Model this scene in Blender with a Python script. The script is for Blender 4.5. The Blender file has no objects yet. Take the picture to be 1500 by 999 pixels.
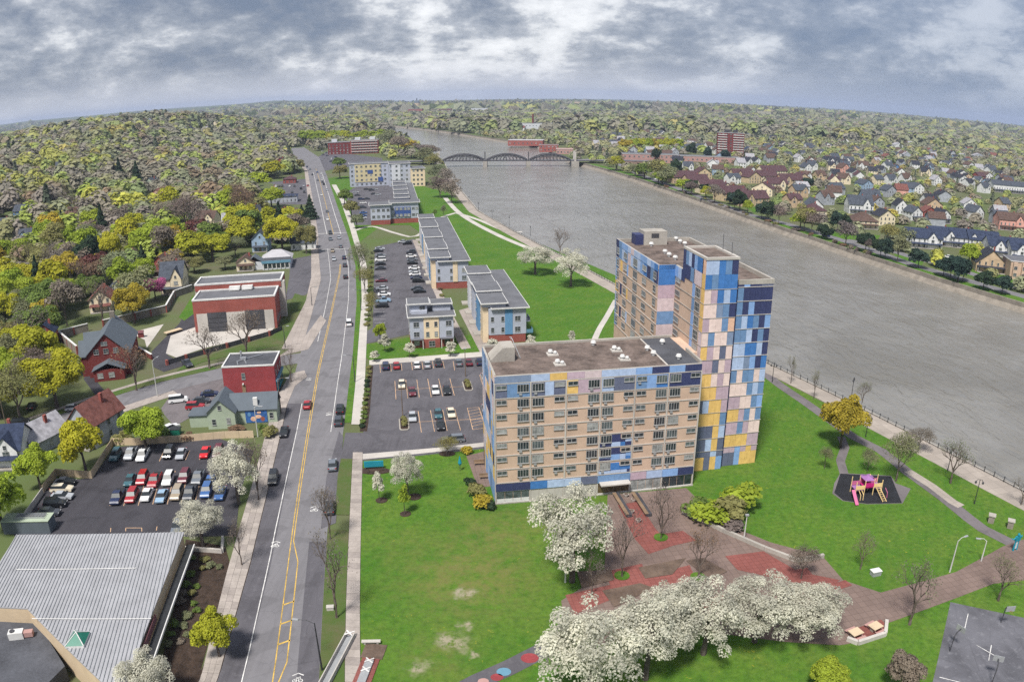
import bpy, math, random
import numpy as np
from mathutils import Vector, Matrix

# ------------------------------------------------------------------ scene, camera, sky, sun, exposure
scene = bpy.context.scene
COL = scene.collection
R = math.radians
CAM_H = 70.0
HAZE = 0.00008
LENS_F, LENS_K = 1135.77, -0.05926            # wide drone lens with barrel distortion (pixels of a 1500 px wide frame)
PITCH, ROLL = 0.31345, -0.004017
PCX, PCY = 750.0, 499.5


def cam_dir(d):
    """camera space (right, up, forward) -> world (X right, Y ahead, Z up)"""
    c, s = math.cos(ROLL), math.sin(ROLL)
    x, y, z = c * d[0] - s * d[1], s * d[0] + c * d[1], d[2]
    c, s = math.cos(PITCH), math.sin(PITCH)
    return (x, z * c + y * s, y * c - z * s)


cd = bpy.data.cameras.new('camera')
cam = bpy.data.objects.new('camera', cd)
COL.objects.link(cam)
cd.type = 'PANO'
cd.panorama_type = 'FISHEYE_LENS_POLYNOMIAL'
cd.sensor_fit = 'HORIZONTAL'
cd.sensor_width = 36.0
cd.sensor_height = 24.0
FMM = LENS_F * 36.0 / 1500.0
cd.fisheye_fov = R(180)
cd.fisheye_polynomial_k0 = 0.0
cd.fisheye_polynomial_k1 = -1.0 / FMM
cd.fisheye_polynomial_k2 = 0.0
cd.fisheye_polynomial_k3 = -LENS_K / FMM ** 3
cd.fisheye_polynomial_k4 = 0.0
cd.lens = FMM
cd.clip_start = 0.5
cd.clip_end = 40000.0
rt, up, fw = Vector(cam_dir((1, 0, 0))), Vector(cam_dir((0, 1, 0))), Vector(cam_dir((0, 0, 1)))
m = Matrix((rt, up, -fw)).transposed().to_4x4()
m.translation = (0, 0, CAM_H)
cam.matrix_world = m
scene.camera = cam

SUN_EL, SUN_AZ = R(58), R(205)                # behind the camera, a little to its left
sd = bpy.data.lights.new('sun', 'SUN')
sd.energy = 1.5
sd.angle = R(10)
sd.color = (1.0, 0.955, 0.89)
sun = bpy.data.objects.new('sun', sd)
COL.objects.link(sun)
sun_dir = Vector((math.sin(SUN_AZ) * math.cos(SUN_EL), math.cos(SUN_AZ) * math.cos(SUN_EL), math.sin(SUN_EL)))
sun.rotation_euler = sun_dir.to_track_quat('Z', 'Y').to_euler()
sun.location = (0, 0, 200)

scene.view_settings.view_transform = 'Standard'
scene.view_settings.look = 'None'
scene.view_settings.gamma = 1.0
scene.view_settings.use_curve_mapping = False
scene.view_settings.exposure = 1.85
scene.render.engine = 'CYCLES'
cy = scene.cycles
cy.max_bounces = 5
cy.diffuse_bounces = 2
cy.glossy_bounces = 2
cy.transmission_bounces = 2
cy.transparent_max_bounces = 4
cy.volume_bounces = 0
cy.use_denoising = False
cy.denoiser = 'OPENIMAGEDENOISE'
cy.denoising_input_passes = 'RGB_ALBEDO_NORMAL'
cy.sample_clamp_indirect = 4.0

world = bpy.data.worlds.new('World')
scene.world = world
world.use_nodes = True


class NT:
    """small helper for building node trees"""

    def __init__(s, tree):
        s.t = tree
        tree.nodes.clear()

    def n(s, typ, **kw):
        node = s.t.nodes.new(typ)
        for k, v in kw.items():
            if k[0] == 'i' and k[1:].isdigit():
                s.put(node.inputs[int(k[1:])], v)
            elif k in node.inputs.keys() and not hasattr(type(node), k):
                s.put(node.inputs[k], v)
            else:
                setattr(node, k, v)
        return node

    def put(s, sock, v):
        if isinstance(v, bpy.types.NodeSocket):
            s.t.links.new(v, sock)
        elif isinstance(v, bpy.types.Node):
            s.t.links.new(v.outputs[0], sock)
        else:
            if isinstance(v, tuple) and len(v) == 3 and sock.type == 'RGBA':
                v = v + (1.0,)
            sock.default_value = v

    def math(s, op, a, b=None, c=None, clamp=False):
        node = s.t.nodes.new('ShaderNodeMath')
        node.operation = op
        node.use_clamp = clamp
        s.put(node.inputs[0], a)
        if b is not None:
            s.put(node.inputs[1], b)
        if c is not None:
            s.put(node.inputs[2], c)
        return node.outputs[0]

    def mix(s, f, a, b, mode='MIX'):
        node = s.t.nodes.new('ShaderNodeMix')
        node.data_type = 'RGBA'
        node.blend_type = mode
        s.put(node.inputs[0], f)
        s.put(node.inputs[6], a)
        s.put(node.inputs[7], b)
        return node.outputs[2]

    def ramp(s, f, stops, interp='LINEAR'):
        node = s.t.nodes.new('ShaderNodeValToRGB')
        s.put(node.inputs[0], f)
        cr = node.color_ramp
        cr.interpolation = interp
        while len(cr.elements) < len(stops):
            cr.elements.new(0.5)
        for e, (p, c) in zip(cr.elements, stops):
            e.position = p
            e.color = (c, c, c, 1) if not isinstance(c, tuple) else c + (1.0,)
        return node.outputs[0]

    def noise(s, vec, scale, detail=3, rough=0.5, dist=0.0, dims='3D'):
        node = s.t.nodes.new('ShaderNodeTexNoise')
        node.noise_dimensions = dims
        if vec is not None:
            s.put(node.inputs['Vector'], vec)
        node.inputs['Scale'].default_value = scale
        node.inputs['Detail'].default_value = detail
        node.inputs['Roughness'].default_value = rough
        node.inputs['Distortion'].default_value = dist
        return node.outputs[0]


w = NT(world.node_tree)
out = w.n('ShaderNodeOutputWorld')
tc = w.n('ShaderNodeTexCoord')
sep = w.n('ShaderNodeSeparateXYZ', i0=tc.outputs['Generated'])
el = w.math('MAXIMUM', sep.outputs[2], 0.0)
# heaps of cloud seen from the side low down, spreading out overhead
dome = w.n('ShaderNodeCombineXYZ', i0=sep.outputs[0], i1=sep.outputs[1], i2=w.math('MULTIPLY', w.math('POWER', w.math('ADD', el, 0.004), 0.85), 1.75)).outputs[0]
big = w.noise(dome, 2.6, 3, 0.5, 0.1)
med = w.noise(dome, 7.6, 9, 0.60, 0.15)
fine = w.noise(dome, 23.0, 8, 0.66, 0.1)
dens = w.math('ADD', w.math('MULTIPLY', med, 0.85), w.math('ADD', w.math('MULTIPLY', big, 0.48), w.math('MULTIPLY', fine, 0.38)))
dens = w.n('ShaderNodeMapRange', i0=dens, i1=0.67, i2=1.02).outputs[0]
cloud = w.ramp(dens, [(0.0, (0.275, 0.277, 0.282)), (0.24, (0.220, 0.224, 0.232)), (0.42, (0.135, 0.142, 0.158)), (0.60, (0.090, 0.099, 0.118)), (0.80, (0.062, 0.072, 0.094)), (1.0, (0.048, 0.060, 0.085))])
# the air towards the horizon, and a darker, bluer bank of rain cloud on the east side
east = w.math('MULTIPLY', w.n('ShaderNodeMapRange', interpolation_type='SMOOTHSTEP', i0=sep.outputs[0], i1=0.0, i2=0.62).outputs[0], 1.0)
cloud = w.mix(w.math('MULTIPLY', east, 0.55), cloud, (0.052, 0.074, 0.118))
low = w.n('ShaderNodeMapRange', interpolation_type='SMOOTHSTEP', i0=el, i1=0.0, i2=0.06, i3=1.0, i4=0.0).outputs[0]
hz = w.mix(east, (0.225, 0.230, 0.245), (0.080, 0.102, 0.142))
cloud = w.mix(w.math('MULTIPLY', low, 0.72), cloud, hz)
sky = w.n('ShaderNodeTexSky', sky_type='NISHITA', sun_disc=False, sun_elevation=SUN_EL, sun_rotation=SUN_AZ)
bg1 = w.n('ShaderNodeBackground', Color=sky.outputs[0], Strength=0.05)
bg2 = w.n('ShaderNodeBackground', Color=cloud, Strength=1.04)
mixs = w.n('ShaderNodeMixShader', i0=0.94, i1=bg1.outputs[0], i2=bg2.outputs[0])
w.put(out.inputs[0], mixs.outputs[0])

# ------------------------------------------------------------------ helpers
rng = random.Random(7)
nrg = np.random.default_rng(11)


def srgb(r, g, b):
    f = lambda c: ((c / 255.0 + 0.055) / 1.055) ** 2.4 if c > 10 else c / 255.0 / 12.92
    return (f(r), f(g), f(b))


def pixel_ray(px, py):
    x, y = (px - PCX) / LENS_F, -(py - PCY) / LENS_F
    r = math.hypot(x, y) + 1e-12
    a = r + LENS_K * r ** 3
    s = math.sin(a) / r
    return cam_dir((x * s, y * s, math.cos(a)))


def P(px, py, z=0.0):
    """ground point (at height z) that the photograph shows at px, py"""
    d = pixel_ray(px, py)
    t = (z - CAM_H) / d[2]
    return (d[0] * t, d[1] * t)


def height_at(base, py, px=None, z=0.0):
    """height of something standing at ground point base whose top shows at row py"""
    d = pixel_ray(base[2] if len(base) > 2 else px, py)
    return CAM_H + math.hypot(base[0], base[1]) * d[2] / math.hypot(d[0], d[1])


def smooth(t):
    t = min(1.0, max(0.0, t))
    return t * t * (3 - 2 * t)


GA = R(9.2)                                   # the street grid is turned by this much
GU, GV = (math.cos(GA), math.sin(GA)), (-math.sin(GA), math.cos(GA))


class MB:
    def __init__(s):
        s.v, s.f, s.m = [], [], []

    def face(s, pts, m=0):
        i = len(s.v)
        s.v += [tuple(p) for p in pts]
        s.f.append(tuple(range(i, i + len(pts))))
        s.m.append(m)
        return s

    def box(s, x0, y0, z0, x1, y1, z1, m=0, top=None, bottom=True):
        i = len(s.v)
        s.v += [(x0, y0, z0), (x1, y0, z0), (x1, y1, z0), (x0, y1, z0), (x0, y0, z1), (x1, y0, z1), (x1, y1, z1), (x0, y1, z1)]
        fs = [(0, 1, 5, 4), (1, 2, 6, 5), (2, 3, 7, 6), (3, 0, 4, 7), (4, 5, 6, 7)] + ([(3, 2, 1, 0)] if bottom else [])
        for k, q in enumerate(fs):
            s.f.append(tuple(i + a for a in q))
            s.m.append(top if (k == 4 and top is not None) else m)
        return s

    def prism(s, poly, z0, z1, m=0, top=None):
        n, i = len(poly), len(s.v)
        s.v += [(p[0], p[1], z0) for p in poly] + [(p[0], p[1], z1) for p in poly]
        for k in range(n):
            j = (k + 1) % n
            s.f.append((i + k, i + j, i + n + j, i + n + k))
            s.m.append(m)
        s.f.append(tuple(i + n + k for k in range(n)))
        s.m.append(m if top is None else top)
        s.f.append(tuple(i + k for k in reversed(range(n))))
        s.m.append(m)
        return s

    def gable(s, x0, y0, x1, y1, z0, z1, over=0.4, th=0.16, axis='x', m=0):
        """pitched roof slabs over a rectangle, ridge along axis"""
        if axis == 'x':
            ym = (y0 + y1) / 2
            sl = (z1 - z0) / (ym - y0)
            for sg, ye in ((-1, y0 - over), (1, y1 + over)):
                ze = z0 - sl * over
                a = [(x0 - over, ye, ze), (x1 + over, ye, ze), (x1 + over, ym, z1), (x0 - over, ym, z1)]
                s.slab(a, th, m)
        else:
            xm = (x0 + x1) / 2
            sl = (z1 - z0) / (xm - x0)
            for sg, xe in ((-1, x0 - over), (1, x1 + over)):
                ze = z0 - sl * over
                a = [(xe, y0 - over, ze), (xe, y1 + over, ze), (xm, y1 + over, z1), (xm, y0 - over, z1)]
                s.slab(a, th, m)
        return s

    def slab(s, a, th, m=0):
        i = len(s.v)
        s.v += [(p[0], p[1], p[2]) for p in a] + [(p[0], p[1], p[2] + th) for p in a]
        for q in [(3, 2, 1, 0), (4, 5, 6, 7), (0, 1, 5, 4), (1, 2, 6, 5), (2, 3, 7, 6), (3, 0, 4, 7)]:
            s.f.append(tuple(i + k for k in q))
            s.m.append(m)
        return s

    def hip(s, x0, y0, x1, y1, z0, z1, over=0.4, m=0):
        x0, y0, x1, y1 = x0 - over, y0 - over, x1 + over, y1 + over
        w, d = x1 - x0, y1 - y0
        if w >= d:
            a, b = (x0 + d / 2, (y0 + y1) / 2, z1), (x1 - d / 2, (y0 + y1) / 2, z1)
            i = len(s.v)
            s.v += [(x0, y0, z0), (x1, y0, z0), (x1, y1, z0), (x0, y1, z0), a, b]
            fs = [(0, 1, 5, 4), (1, 2, 5), (2, 3, 4, 5), (3, 0, 4), (3, 2, 1, 0)]
        else:
            a, b = ((x0 + x1) / 2, y0 + w / 2, z1), ((x0 + x1) / 2, y1 - w / 2, z1)
            i = len(s.v)
            s.v += [(x0, y0, z0), (x1, y0, z0), (x1, y1, z0), (x0, y1, z0), a, b]
            fs = [(0, 1, 4), (1, 2, 5, 4), (2, 3, 5), (3, 0, 4, 5), (3, 2, 1, 0)]
        for q in fs:
            s.f.append(tuple(i + k for k in q))
            s.m.append(m)
        return s

    def tube(s, pts, rad, n=5, m=0, cap=True):
        rings = []
        for k, p in enumerate(pts):
            p = Vector(p)
            a = Vector(pts[max(0, k - 1)])
            b = Vector(pts[min(len(pts) - 1, k + 1)])
            d = (b - a).normalized()
            ax = d.cross(Vector((0, 0, 1)))
            if ax.length < 1e-3:
                ax = Vector((1, 0, 0))
            ax.normalize()
            ay = d.cross(ax)
            r = rad[k] if isinstance(rad, (list, tuple)) else rad
            i = len(s.v)
            for j in range(n):
                t = 2 * math.pi * j / n
                q = p + ax * (r * math.cos(t)) + ay * (r * math.sin(t))
                s.v.append((q.x, q.y, q.z))
            rings.append(i)
        for a, b in zip(rings, rings[1:]):
            for j in range(n):
                k = (j + 1) % n
                s.f.append((a + j, b + j, b + k, a + k))
                s.m.append(m)
        if cap:
            s.f.append(tuple(rings[0] + j for j in range(n)))
            s.f.append(tuple(rings[-1] + j for j in reversed(range(n))))
            s.m += [m, m]
        return s

    def ball(s, c, rx, ry, rz, n=8, k=5, m=0):
        i = len(s.v)
        for a in range(k + 1):
            t = math.pi * a / k
            for j in range(n):
                u = 2 * math.pi * j / n
                s.v.append((c[0] + rx * math.sin(t) * math.cos(u), c[1] + ry * math.sin(t) * math.sin(u), c[2] + rz * math.cos(t)))
        for a in range(k):
            for j in range(n):
                b = (j + 1) % n
                s.f.append((i + a * n + j, i + (a + 1) * n + j, i + (a + 1) * n + b, i + a * n + b))
                s.m.append(m)
        return s

    def mesh(s, name, mats, smooth_faces=False):
        me = bpy.data.meshes.new(name)
        me.from_pydata(s.v, [], s.f)
        for x in (mats if isinstance(mats, (list, tuple)) else [mats]):
            me.materials.append(M[x] if isinstance(x, str) else x)
        if any(s.m):
            me.polygons.foreach_set('material_index', s.m)
        if smooth_faces:
            me.polygons.foreach_set('use_smooth', [True] * len(s.f))
        me.update()
        return me


def link(name, data, parent=None, loc=(0, 0, 0), rz=0.0, color=None, scale=None):
    o = bpy.data.objects.new(name, data)
    COL.objects.link(o)
    if parent is not None:
        o.parent = parent
    o.location = loc
    if rz:
        o.rotation_euler = (0, 0, rz)
    if color is not None:
        o.color = tuple(color[:3]) + (1.0,)
    if scale is not None:
        o.scale = scale if isinstance(scale, tuple) else (scale, scale, scale)
    return o


def part(name, mb, mats, parent, loc=(0, 0, 0), rz=0.0, color=None, smooth_faces=False):
    return link(name, mb.mesh(name, mats, smooth_faces), parent, loc, rz, color)


def tag(o, label, cat, group=None):
    o['label'] = label
    o['category'] = cat
    if group:
        o['group'] = group
    return o


def thing(name, label, cat, loc=(0, 0, 0), rz=0.0, group=None):
    return tag(link(name, None, None, loc, rz), label, cat, group)


def structure(name, mb, mats):
    o = link(name, mb.mesh(name, mats))
    o['kind'] = 'structure'
    return o


def copy_tree(o, parent=None, color=None):
    c = o.copy()
    COL.objects.link(c)
    c.parent = parent
    for ch in list(o.children):
        copy_tree(ch, c)
    return c


# ------------------------------------------------------------------ materials
M = {}


def new_mat(name):
    m = bpy.data.materials.new(name)
    m.use_nodes = True
    M[name] = m
    t = NT(m.node_tree)
    b = t.n('ShaderNodeBsdfPrincipled')
    o = t.n('ShaderNodeOutputMaterial')
    t.put(o.inputs[0], b.outputs[0])
    return m, t, b


def plain(name, col, rough=0.8, var=0.18, scale=0.35, metal=0.0, bump=0.0, spec=0.3, fine=3.0):
    """a colour with two scales of uneven weathering"""
    m, t, b = new_mat(name)
    g = t.n('ShaderNodeNewGeometry')
    n1 = t.noise(g.outputs['Position'], scale, 4, 0.6)
    n2 = t.noise(g.outputs['Position'], fine, 3, 0.6)
    f = t.math('ADD', t.math('MULTIPLY', n1, 0.65), t.math('MULTIPLY', n2, 0.35))
    dark = tuple(c * (1 - var * 1.6) for c in col)
    light = tuple(min(1, c * (1 + var * 1.6)) for c in col)
    c = t.mix(t.n('ShaderNodeMapRange', i0=f, i1=0.3, i2=0.7).outputs[0], dark, light)
    t.put(b.inputs['Base Color'], c)
    b.inputs['Roughness'].default_value = rough
    b.inputs['Metallic'].default_value = metal
    b.inputs['Specular IOR Level'].default_value = spec
    if bump:
        bp = t.n('ShaderNodeBump', Strength=bump, Distance=0.05, Height=n2)
        t.put(b.inputs['Normal'], bp.outputs[0])
    return m


def tinted(name, rough=0.7, var=0.14, scale=0.6, spec=0.3, metal=0.0, coat=0.0):
    """takes the colour of the object that wears it"""
    m, t, b = new_mat(name)
    g = t.n('ShaderNodeNewGeometry')
    oi = t.n('ShaderNodeObjectInfo')
    n1 = t.noise(g.outputs['Position'], scale, 4, 0.6)
    f = t.n('ShaderNodeMapRange', i0=n1, i1=0.3, i2=0.7, i3=1 - var * 1.5, i4=1 + var * 1.5).outputs[0]
    c = t.n('ShaderNodeVectorMath', operation='SCALE', i0=oi.outputs['Color'])
    t.put(c.inputs['Scale'], f)
    t.put(b.inputs['Base Color'], c.outputs[0])
    b.inputs['Roughness'].default_value = rough
    b.inputs['Metallic'].default_value = metal
    b.inputs['Specular IOR Level'].default_value = spec
    b.inputs['Coat Weight'].default_value = coat
    return m


tinted('siding', 0.75)
tinted('roofing', 0.9, 0.22, 0.8, 0.15)
tinted('paint', 0.6, 0.06, 0.8)
tinted('panel', 0.55, 0.09, 1.4, 0.35)
tinted('car_paint', 0.32, 0.03, 0.5, 0.5, 0.0, 0.5)
plain('glass', (0.035, 0.042, 0.05), 0.12, 0.5, 0.55, spec=0.7, fine=1.2)
plain('car_glass', (0.03, 0.036, 0.042), 0.28, 0.1, spec=0.12)
plain('tyre', (0.018, 0.018, 0.019), 0.9, 0.1)
plain('chrome', (0.45, 0.46, 0.48), 0.35, 0.05, metal=0.6)
plain('headlight', (0.7, 0.71, 0.72), 0.2, 0.05)
plain('taillight', (0.30, 0.012, 0.01), 0.3, 0.05)
plain('white_trim', (0.62, 0.615, 0.60), 0.7, 0.10, 0.7)
plain('concrete', (0.36, 0.335, 0.30), 0.9, 0.20, 0.16)
plain('concrete_pale', (0.46, 0.43, 0.395), 0.9, 0.14, 0.12)
plain('stone', (0.235, 0.208, 0.175), 0.95, 0.25, 0.3)
plain('tan_brick', srgb(194, 168, 148), 0.9, 0.12, 0.25, fine=6)
plain('red_brick', srgb(142, 80, 72), 0.9, 0.16, 0.3, fine=6)
plain('red_paint', srgb(142, 62, 66), 0.85, 0.16, 0.4)
plain('maroon_brick', srgb(112, 52, 50), 0.9, 0.2, 0.3, fine=6)
plain('gravel_roof', srgb(104, 92, 86), 0.97, 0.42, 0.4, fine=2.2)
plain('dark_roof', (0.075, 0.078, 0.09), 0.92, 0.28, 0.2)
plain('flat_roof', srgb(100, 101, 106), 0.9, 0.16, 0.25)
plain('metal_grey', (0.36, 0.37, 0.38), 0.55, 0.12, metal=0.25)
plain('steel_dark', (0.06, 0.06, 0.068), 0.6, 0.25)
plain('steel_black', (0.03, 0.032, 0.035), 0.55, 0.15)
plain('pole_pale', (0.50, 0.50, 0.48), 0.6, 0.1)
plain('wood', (0.22, 0.15, 0.095), 0.85, 0.25)
plain('timber_pole', (0.17, 0.13, 0.10), 0.9, 0.2)
plain('mulch', (0.045, 0.03, 0.022), 0.98, 0.4, 0.8)
plain('soil', (0.12, 0.085, 0.065), 0.98, 0.3, 0.4)
plain('bark', (0.10, 0.082, 0.07), 0.95, 0.25, 1.0)
plain('bark_pale', (0.30, 0.28, 0.25), 0.95, 0.25, 1.0)
plain('rubber_black', (0.017, 0.018, 0.022), 0.9, 0.2)
plain('line_white', (0.60, 0.59, 0.57), 0.8, 0.35, 0.5)
plain('line_yellow', (0.50, 0.33, 0.075), 0.8, 0.35, 0.5)
plain('line_orange', (0.52, 0.34, 0.21), 0.8, 0.3, 0.5)


def ground_mat(name, cols, scales, extra=None):
    m, t, b = new_mat(name)
    g = t.n('ShaderNodeNewGeometry')
    pos = g.outputs['Position']
    n1 = t.noise(pos, scales[0], 5, 0.6)
    n2 = t.noise(pos, scales[1], 4, 0.65)
    f1 = t.n('ShaderNodeMapRange', i0=n1, i1=0.35, i2=0.65).outputs[0]
    f2 = t.n('ShaderNodeMapRange', i0=n2, i1=0.35, i2=0.65).outputs[0]
    c = t.mix(f1, cols[0], cols[1])
    c = t.mix(t.math('MULTIPLY', f2, 0.55), c, cols[2])
    if extra:
        c = extra(t, pos, c)
    t.put(b.inputs['Base Color'], c)
    b.inputs['Roughness'].default_value = 0.95
    b.inputs['Specular IOR Level'].default_value = 0.15
    return t, b, pos


def lawn_extra(t, pos, c):
    # mowing stripes along the street grid
    mp = t.n('ShaderNodeMapping', i0=pos)
    mp.inputs['Rotation'].default_value = (0, 0, R(28))
    wv = t.n('ShaderNodeTexWave', wave_type='BANDS', i0=mp.outputs[0], Scale=0.14, Distortion=2.2, Detail=2.0)
    wv.inputs['Detail Scale'].default_value = 0.35
    c = t.mix(t.math('MULTIPLY', wv.outputs['Fac'], 0.30), c, (0.100, 0.175, 0.028))
    # dandelions in loose drifts
    wob = t.n('ShaderNodeTexNoise', i0=pos, Scale=0.8)
    dp_ = t.n('ShaderNodeVectorMath', operation='MULTIPLY_ADD', i0=wob.outputs['Color'], i1=(2.2, 2.2, 0.0), i2=pos)
    vo = t.n('ShaderNodeTexVoronoi', i0=dp_.outputs[0], Scale=1.5)
    drift = t.n('ShaderNodeMapRange', i0=t.noise(pos, 0.045, 3, 0.6), i1=0.47, i2=0.62).outputs[0]
    dot = t.math('MULTIPLY', t.math('LESS_THAN', vo.outputs['Distance'], 0.16), drift)
    pick = t.math('GREATER_THAN', t.n('ShaderNodeSeparateXYZ', i0=vo.outputs['Color']).outputs[0], 0.62)
    c = t.mix(t.math('MULTIPLY', t.math('MULTIPLY', dot, pick), 0.7), c, (0.42, 0.36, 0.03))
    # thin, yellowed drifts and lush ones
    pt = t.n('ShaderNodeMapRange', i0=t.noise(pos, 0.16, 5, 0.65), i1=0.44, i2=0.66).outputs[0]
    c = t.mix(t.math('MULTIPLY', pt, 0.42), c, (0.140, 0.178, 0.034))
    # darker clumps
    n = t.n('ShaderNodeMapRange', i0=t.noise(pos, 1.1, 5, 0.72), i1=0.42, i2=0.70).outputs[0]
    c = t.mix(t.math('MULTIPLY', n, 0.75), c, (0.034, 0.080, 0.012))
    return c


def worn_extra(t, pos, c):
    c = lawn_extra(t, pos, c)
    # the middle of the front lawn is thin, yellowed and in places bare
    dry = None
    for (px, py, r, k) in ((690, 845, 17, 1.0), (720, 790, 13, 0.9), (640, 960, 9, 0.5), (760, 770, 14, 0.55), (600, 800, 10, 0.4)):
        x, y = P(px, py)
        d = t.n('ShaderNodeVectorMath', operation='DISTANCE', i0=pos, i1=(x, y, 0.0)).outputs['Value']
        f = t.n('ShaderNodeMapRange', interpolation_type='SMOOTHSTEP', i0=d, i1=r * 0.1, i2=r, i3=k, i4=0.0).outputs[0]
        dry = f if dry is None else t.math('MAXIMUM', dry, f)
    n = t.n('ShaderNodeMapRange', i0=t.noise(pos, 0.42, 5, 0.7), i1=0.36, i2=0.62).outputs[0]
    c = t.mix(t.math('MULTIPLY', t.math('MULTIPLY', dry, n), 0.75), c, (0.17, 0.15, 0.055))
    bare = None
    wob = t.n('ShaderNodeTexNoise', i0=pos, Scale=0.55, Detail=4.0)
    posw = t.n('ShaderNodeVectorMath', operation='MULTIPLY_ADD', i0=wob.outputs['Color'], i1=(4.5, 4.5, 0.0), i2=t.n('ShaderNodeVectorMath', operation='ADD', i0=pos, i1=(-2.25, -2.25, 0.0)).outputs[0]).outputs[0]
    for (px, py, r) in ((680, 869, 1.6), (662, 940, 1.9), (681, 916, 1.1), (612, 978, 1.5), (693, 957, 1.0)):
        x, y = P(px, py)
        d = t.n('ShaderNodeVectorMath', operation='DISTANCE', i0=posw, i1=(x, y, 0.0)).outputs['Value']
        f = t.n('ShaderNodeMapRange', interpolation_type='SMOOTHSTEP', i0=d, i1=r * 0.2, i2=r * 1.5, i3=0.9, i4=0.0).outputs[0]
        bare = f if bare is None else t.math('MAXIMUM', bare, f)
    n2 = t.n('ShaderNodeMapRange', i0=t.noise(pos, 0.9, 5, 0.75), i1=0.38, i2=0.55).outputs[0]
    c = t.mix(t.math('MULTIPLY', bare, n2), c, (0.33, 0.28, 0.215))
    return c


ground_mat('ground', ((0.092, 0.120, 0.042), (0.125, 0.112, 0.074), (0.090, 0.138, 0.040)), (0.012, 0.06))
ground_mat('lawn', ((0.054, 0.150, 0.014), (0.095, 0.195, 0.020), (0.042, 0.122, 0.012)), (0.07, 0.6), lawn_extra)
ground_mat('lawn_worn', ((0.056, 0.150, 0.014), (0.102, 0.194, 0.022), (0.044, 0.122, 0.012)), (0.07, 0.6), worn_extra)
ground_mat('verge', ((0.060, 0.115, 0.022), (0.115, 0.105, 0.055), (0.052, 0.105, 0.018)), (0.08, 0.6))


def asphalt(name, base, patch, var):
    def ex(t, pos, c):
        # worn wheel tracks, seams and oil
        mp = t.n('ShaderNodeMapping', i0=pos)
        mp.inputs['Rotation'].default_value = (0, 0, -GA)
        mp.inputs['Scale'].default_value = (0.9, 0.025, 1.0)
        st = t.noise(mp.outputs[0], 1.0, 4, 0.6)
        c = t.mix(t.n('ShaderNodeMapRange', i0=st, i1=0.38, i2=0.62, i4=0.6).outputs[0], c, tuple(x * 1.22 for x in base))
        bl = t.noise(pos, 0.16, 2, 0.4, 0.6)
        c = t.mix(t.n('ShaderNodeMapRange', i0=bl, i1=0.56, i2=0.60, i4=0.35).outputs[0], c, tuple(x * 0.62 for x in base))
        n = t.noise(pos, 0.9, 5, 0.7)
        c = t.mix(t.n('ShaderNodeMapRange', i0=n, i1=0.55, i2=0.75, i4=0.45).outputs[0], c, patch)
        v = t.n('ShaderNodeTexVoronoi', feature='DISTANCE_TO_EDGE', i0=pos, Scale=0.21)
        v.inputs['Randomness'].default_value = 1.0
        cr = t.math('LESS_THAN', v.outputs[0], 0.008)
        return t.mix(t.math('MULTIPLY', cr, 0.22), c, tuple(x * 0.45 for x in base))
    t, b, pos = ground_mat(name, (tuple(x * (1 - var) for x in base), tuple(x * (1 + var) for x in base), base), (0.10, 0.45), ex)
    b.inputs['Roughness'].default_value = 0.85


asphalt('asphalt_road', (0.165, 0.160, 0.170), (0.105, 0.103, 0.112), 0.14)
asphalt('asphalt_lot', (0.098, 0.094, 0.105), (0.185, 0.18, 0.19), 0.26)
asphalt('asphalt_dark', (0.052, 0.050, 0.058), (0.085, 0.082, 0.09), 0.2)
asphalt('asphalt_court', (0.115, 0.115, 0.13), (0.30, 0.30, 0.32), 0.5)
asphalt('asphalt_path', (0.145, 0.13, 0.135), (0.21, 0.195, 0.19), 0.2)


def slabs(name, col, joint, size):
    def ex(t, pos, c):
        mp = t.n('ShaderNodeMapping', i0=pos)
        mp.inputs['Rotation'].default_value = (0, 0, -GA)
        br = t.n('ShaderNodeTexBrick', i0=mp.outputs[0], offset=0.0, Scale=1.0)
        br.inputs['Mortar Size'].default_value = 0.035
        br.inputs['Brick Width'].default_value = size
        br.inputs['Row Height'].default_value = size
        br.inputs['Color1'].default_value = (1, 1, 1, 1)
        br.inputs['Color2'].default_value = (0.86, 0.86, 0.86, 1)
        br.inputs['Mortar'].default_value = (joint, joint, joint, 1)
        return t.mix(1.0, c, br.outputs[0], 'MULTIPLY')
    ground_mat(name, (tuple(x * 0.8 for x in col), tuple(x * 1.15 for x in col), tuple(x * 0.92 for x in col)), (0.09, 0.7), ex)


slabs('sidewalk', (0.37, 0.325, 0.295), 0.6, 1.6)
slabs('plaza_concrete', (0.205, 0.150, 0.130), 0.6, 1.2)
slabs('plaza_red', (0.245, 0.088, 0.076), 0.6, 0.9)
slabs('promenade', (0.37, 0.325, 0.285), 0.6, 2.4)

# water: silty and wind-rippled
m, t, b = new_mat('water')
g = t.n('ShaderNodeNewGeometry')
pos = g.outputs['Position']
mp = t.n('ShaderNodeMapping', i0=pos)
mp.inputs['Rotation'].default_value = (0, 0, R(22))
mp.inputs['Scale'].default_value = (1.0, 0.42, 1.0)
r1 = t.noise(mp.outputs[0], 0.5, 4, 0.6, 0.5)
r2 = t.noise(mp.outputs[0], 0.16, 4, 0.6, 0.8)
c = t.mix(t.n('ShaderNodeMapRange', i0=t.noise(pos, 0.018, 5, 0.65, 1.2), i1=0.38, i2=0.62).outputs[0], (0.158, 0.150, 0.132), (0.215, 0.208, 0.192))
t.put(b.inputs['Base Color'], c)
b.inputs['Roughness'].default_value = 0.12
b.inputs['Specular IOR Level'].default_value = 0.5
b.inputs['IOR'].default_value = 1.333
h = t.math('ADD', t.math('MULTIPLY', r1, 0.8), t.math('MULTIPLY', r2, 1.8))
bp = t.n('ShaderNodeBump', Strength=0.9, Distance=0.75, Height=h)
t.put(b.inputs['Normal'], bp.outputs[0])

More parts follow.
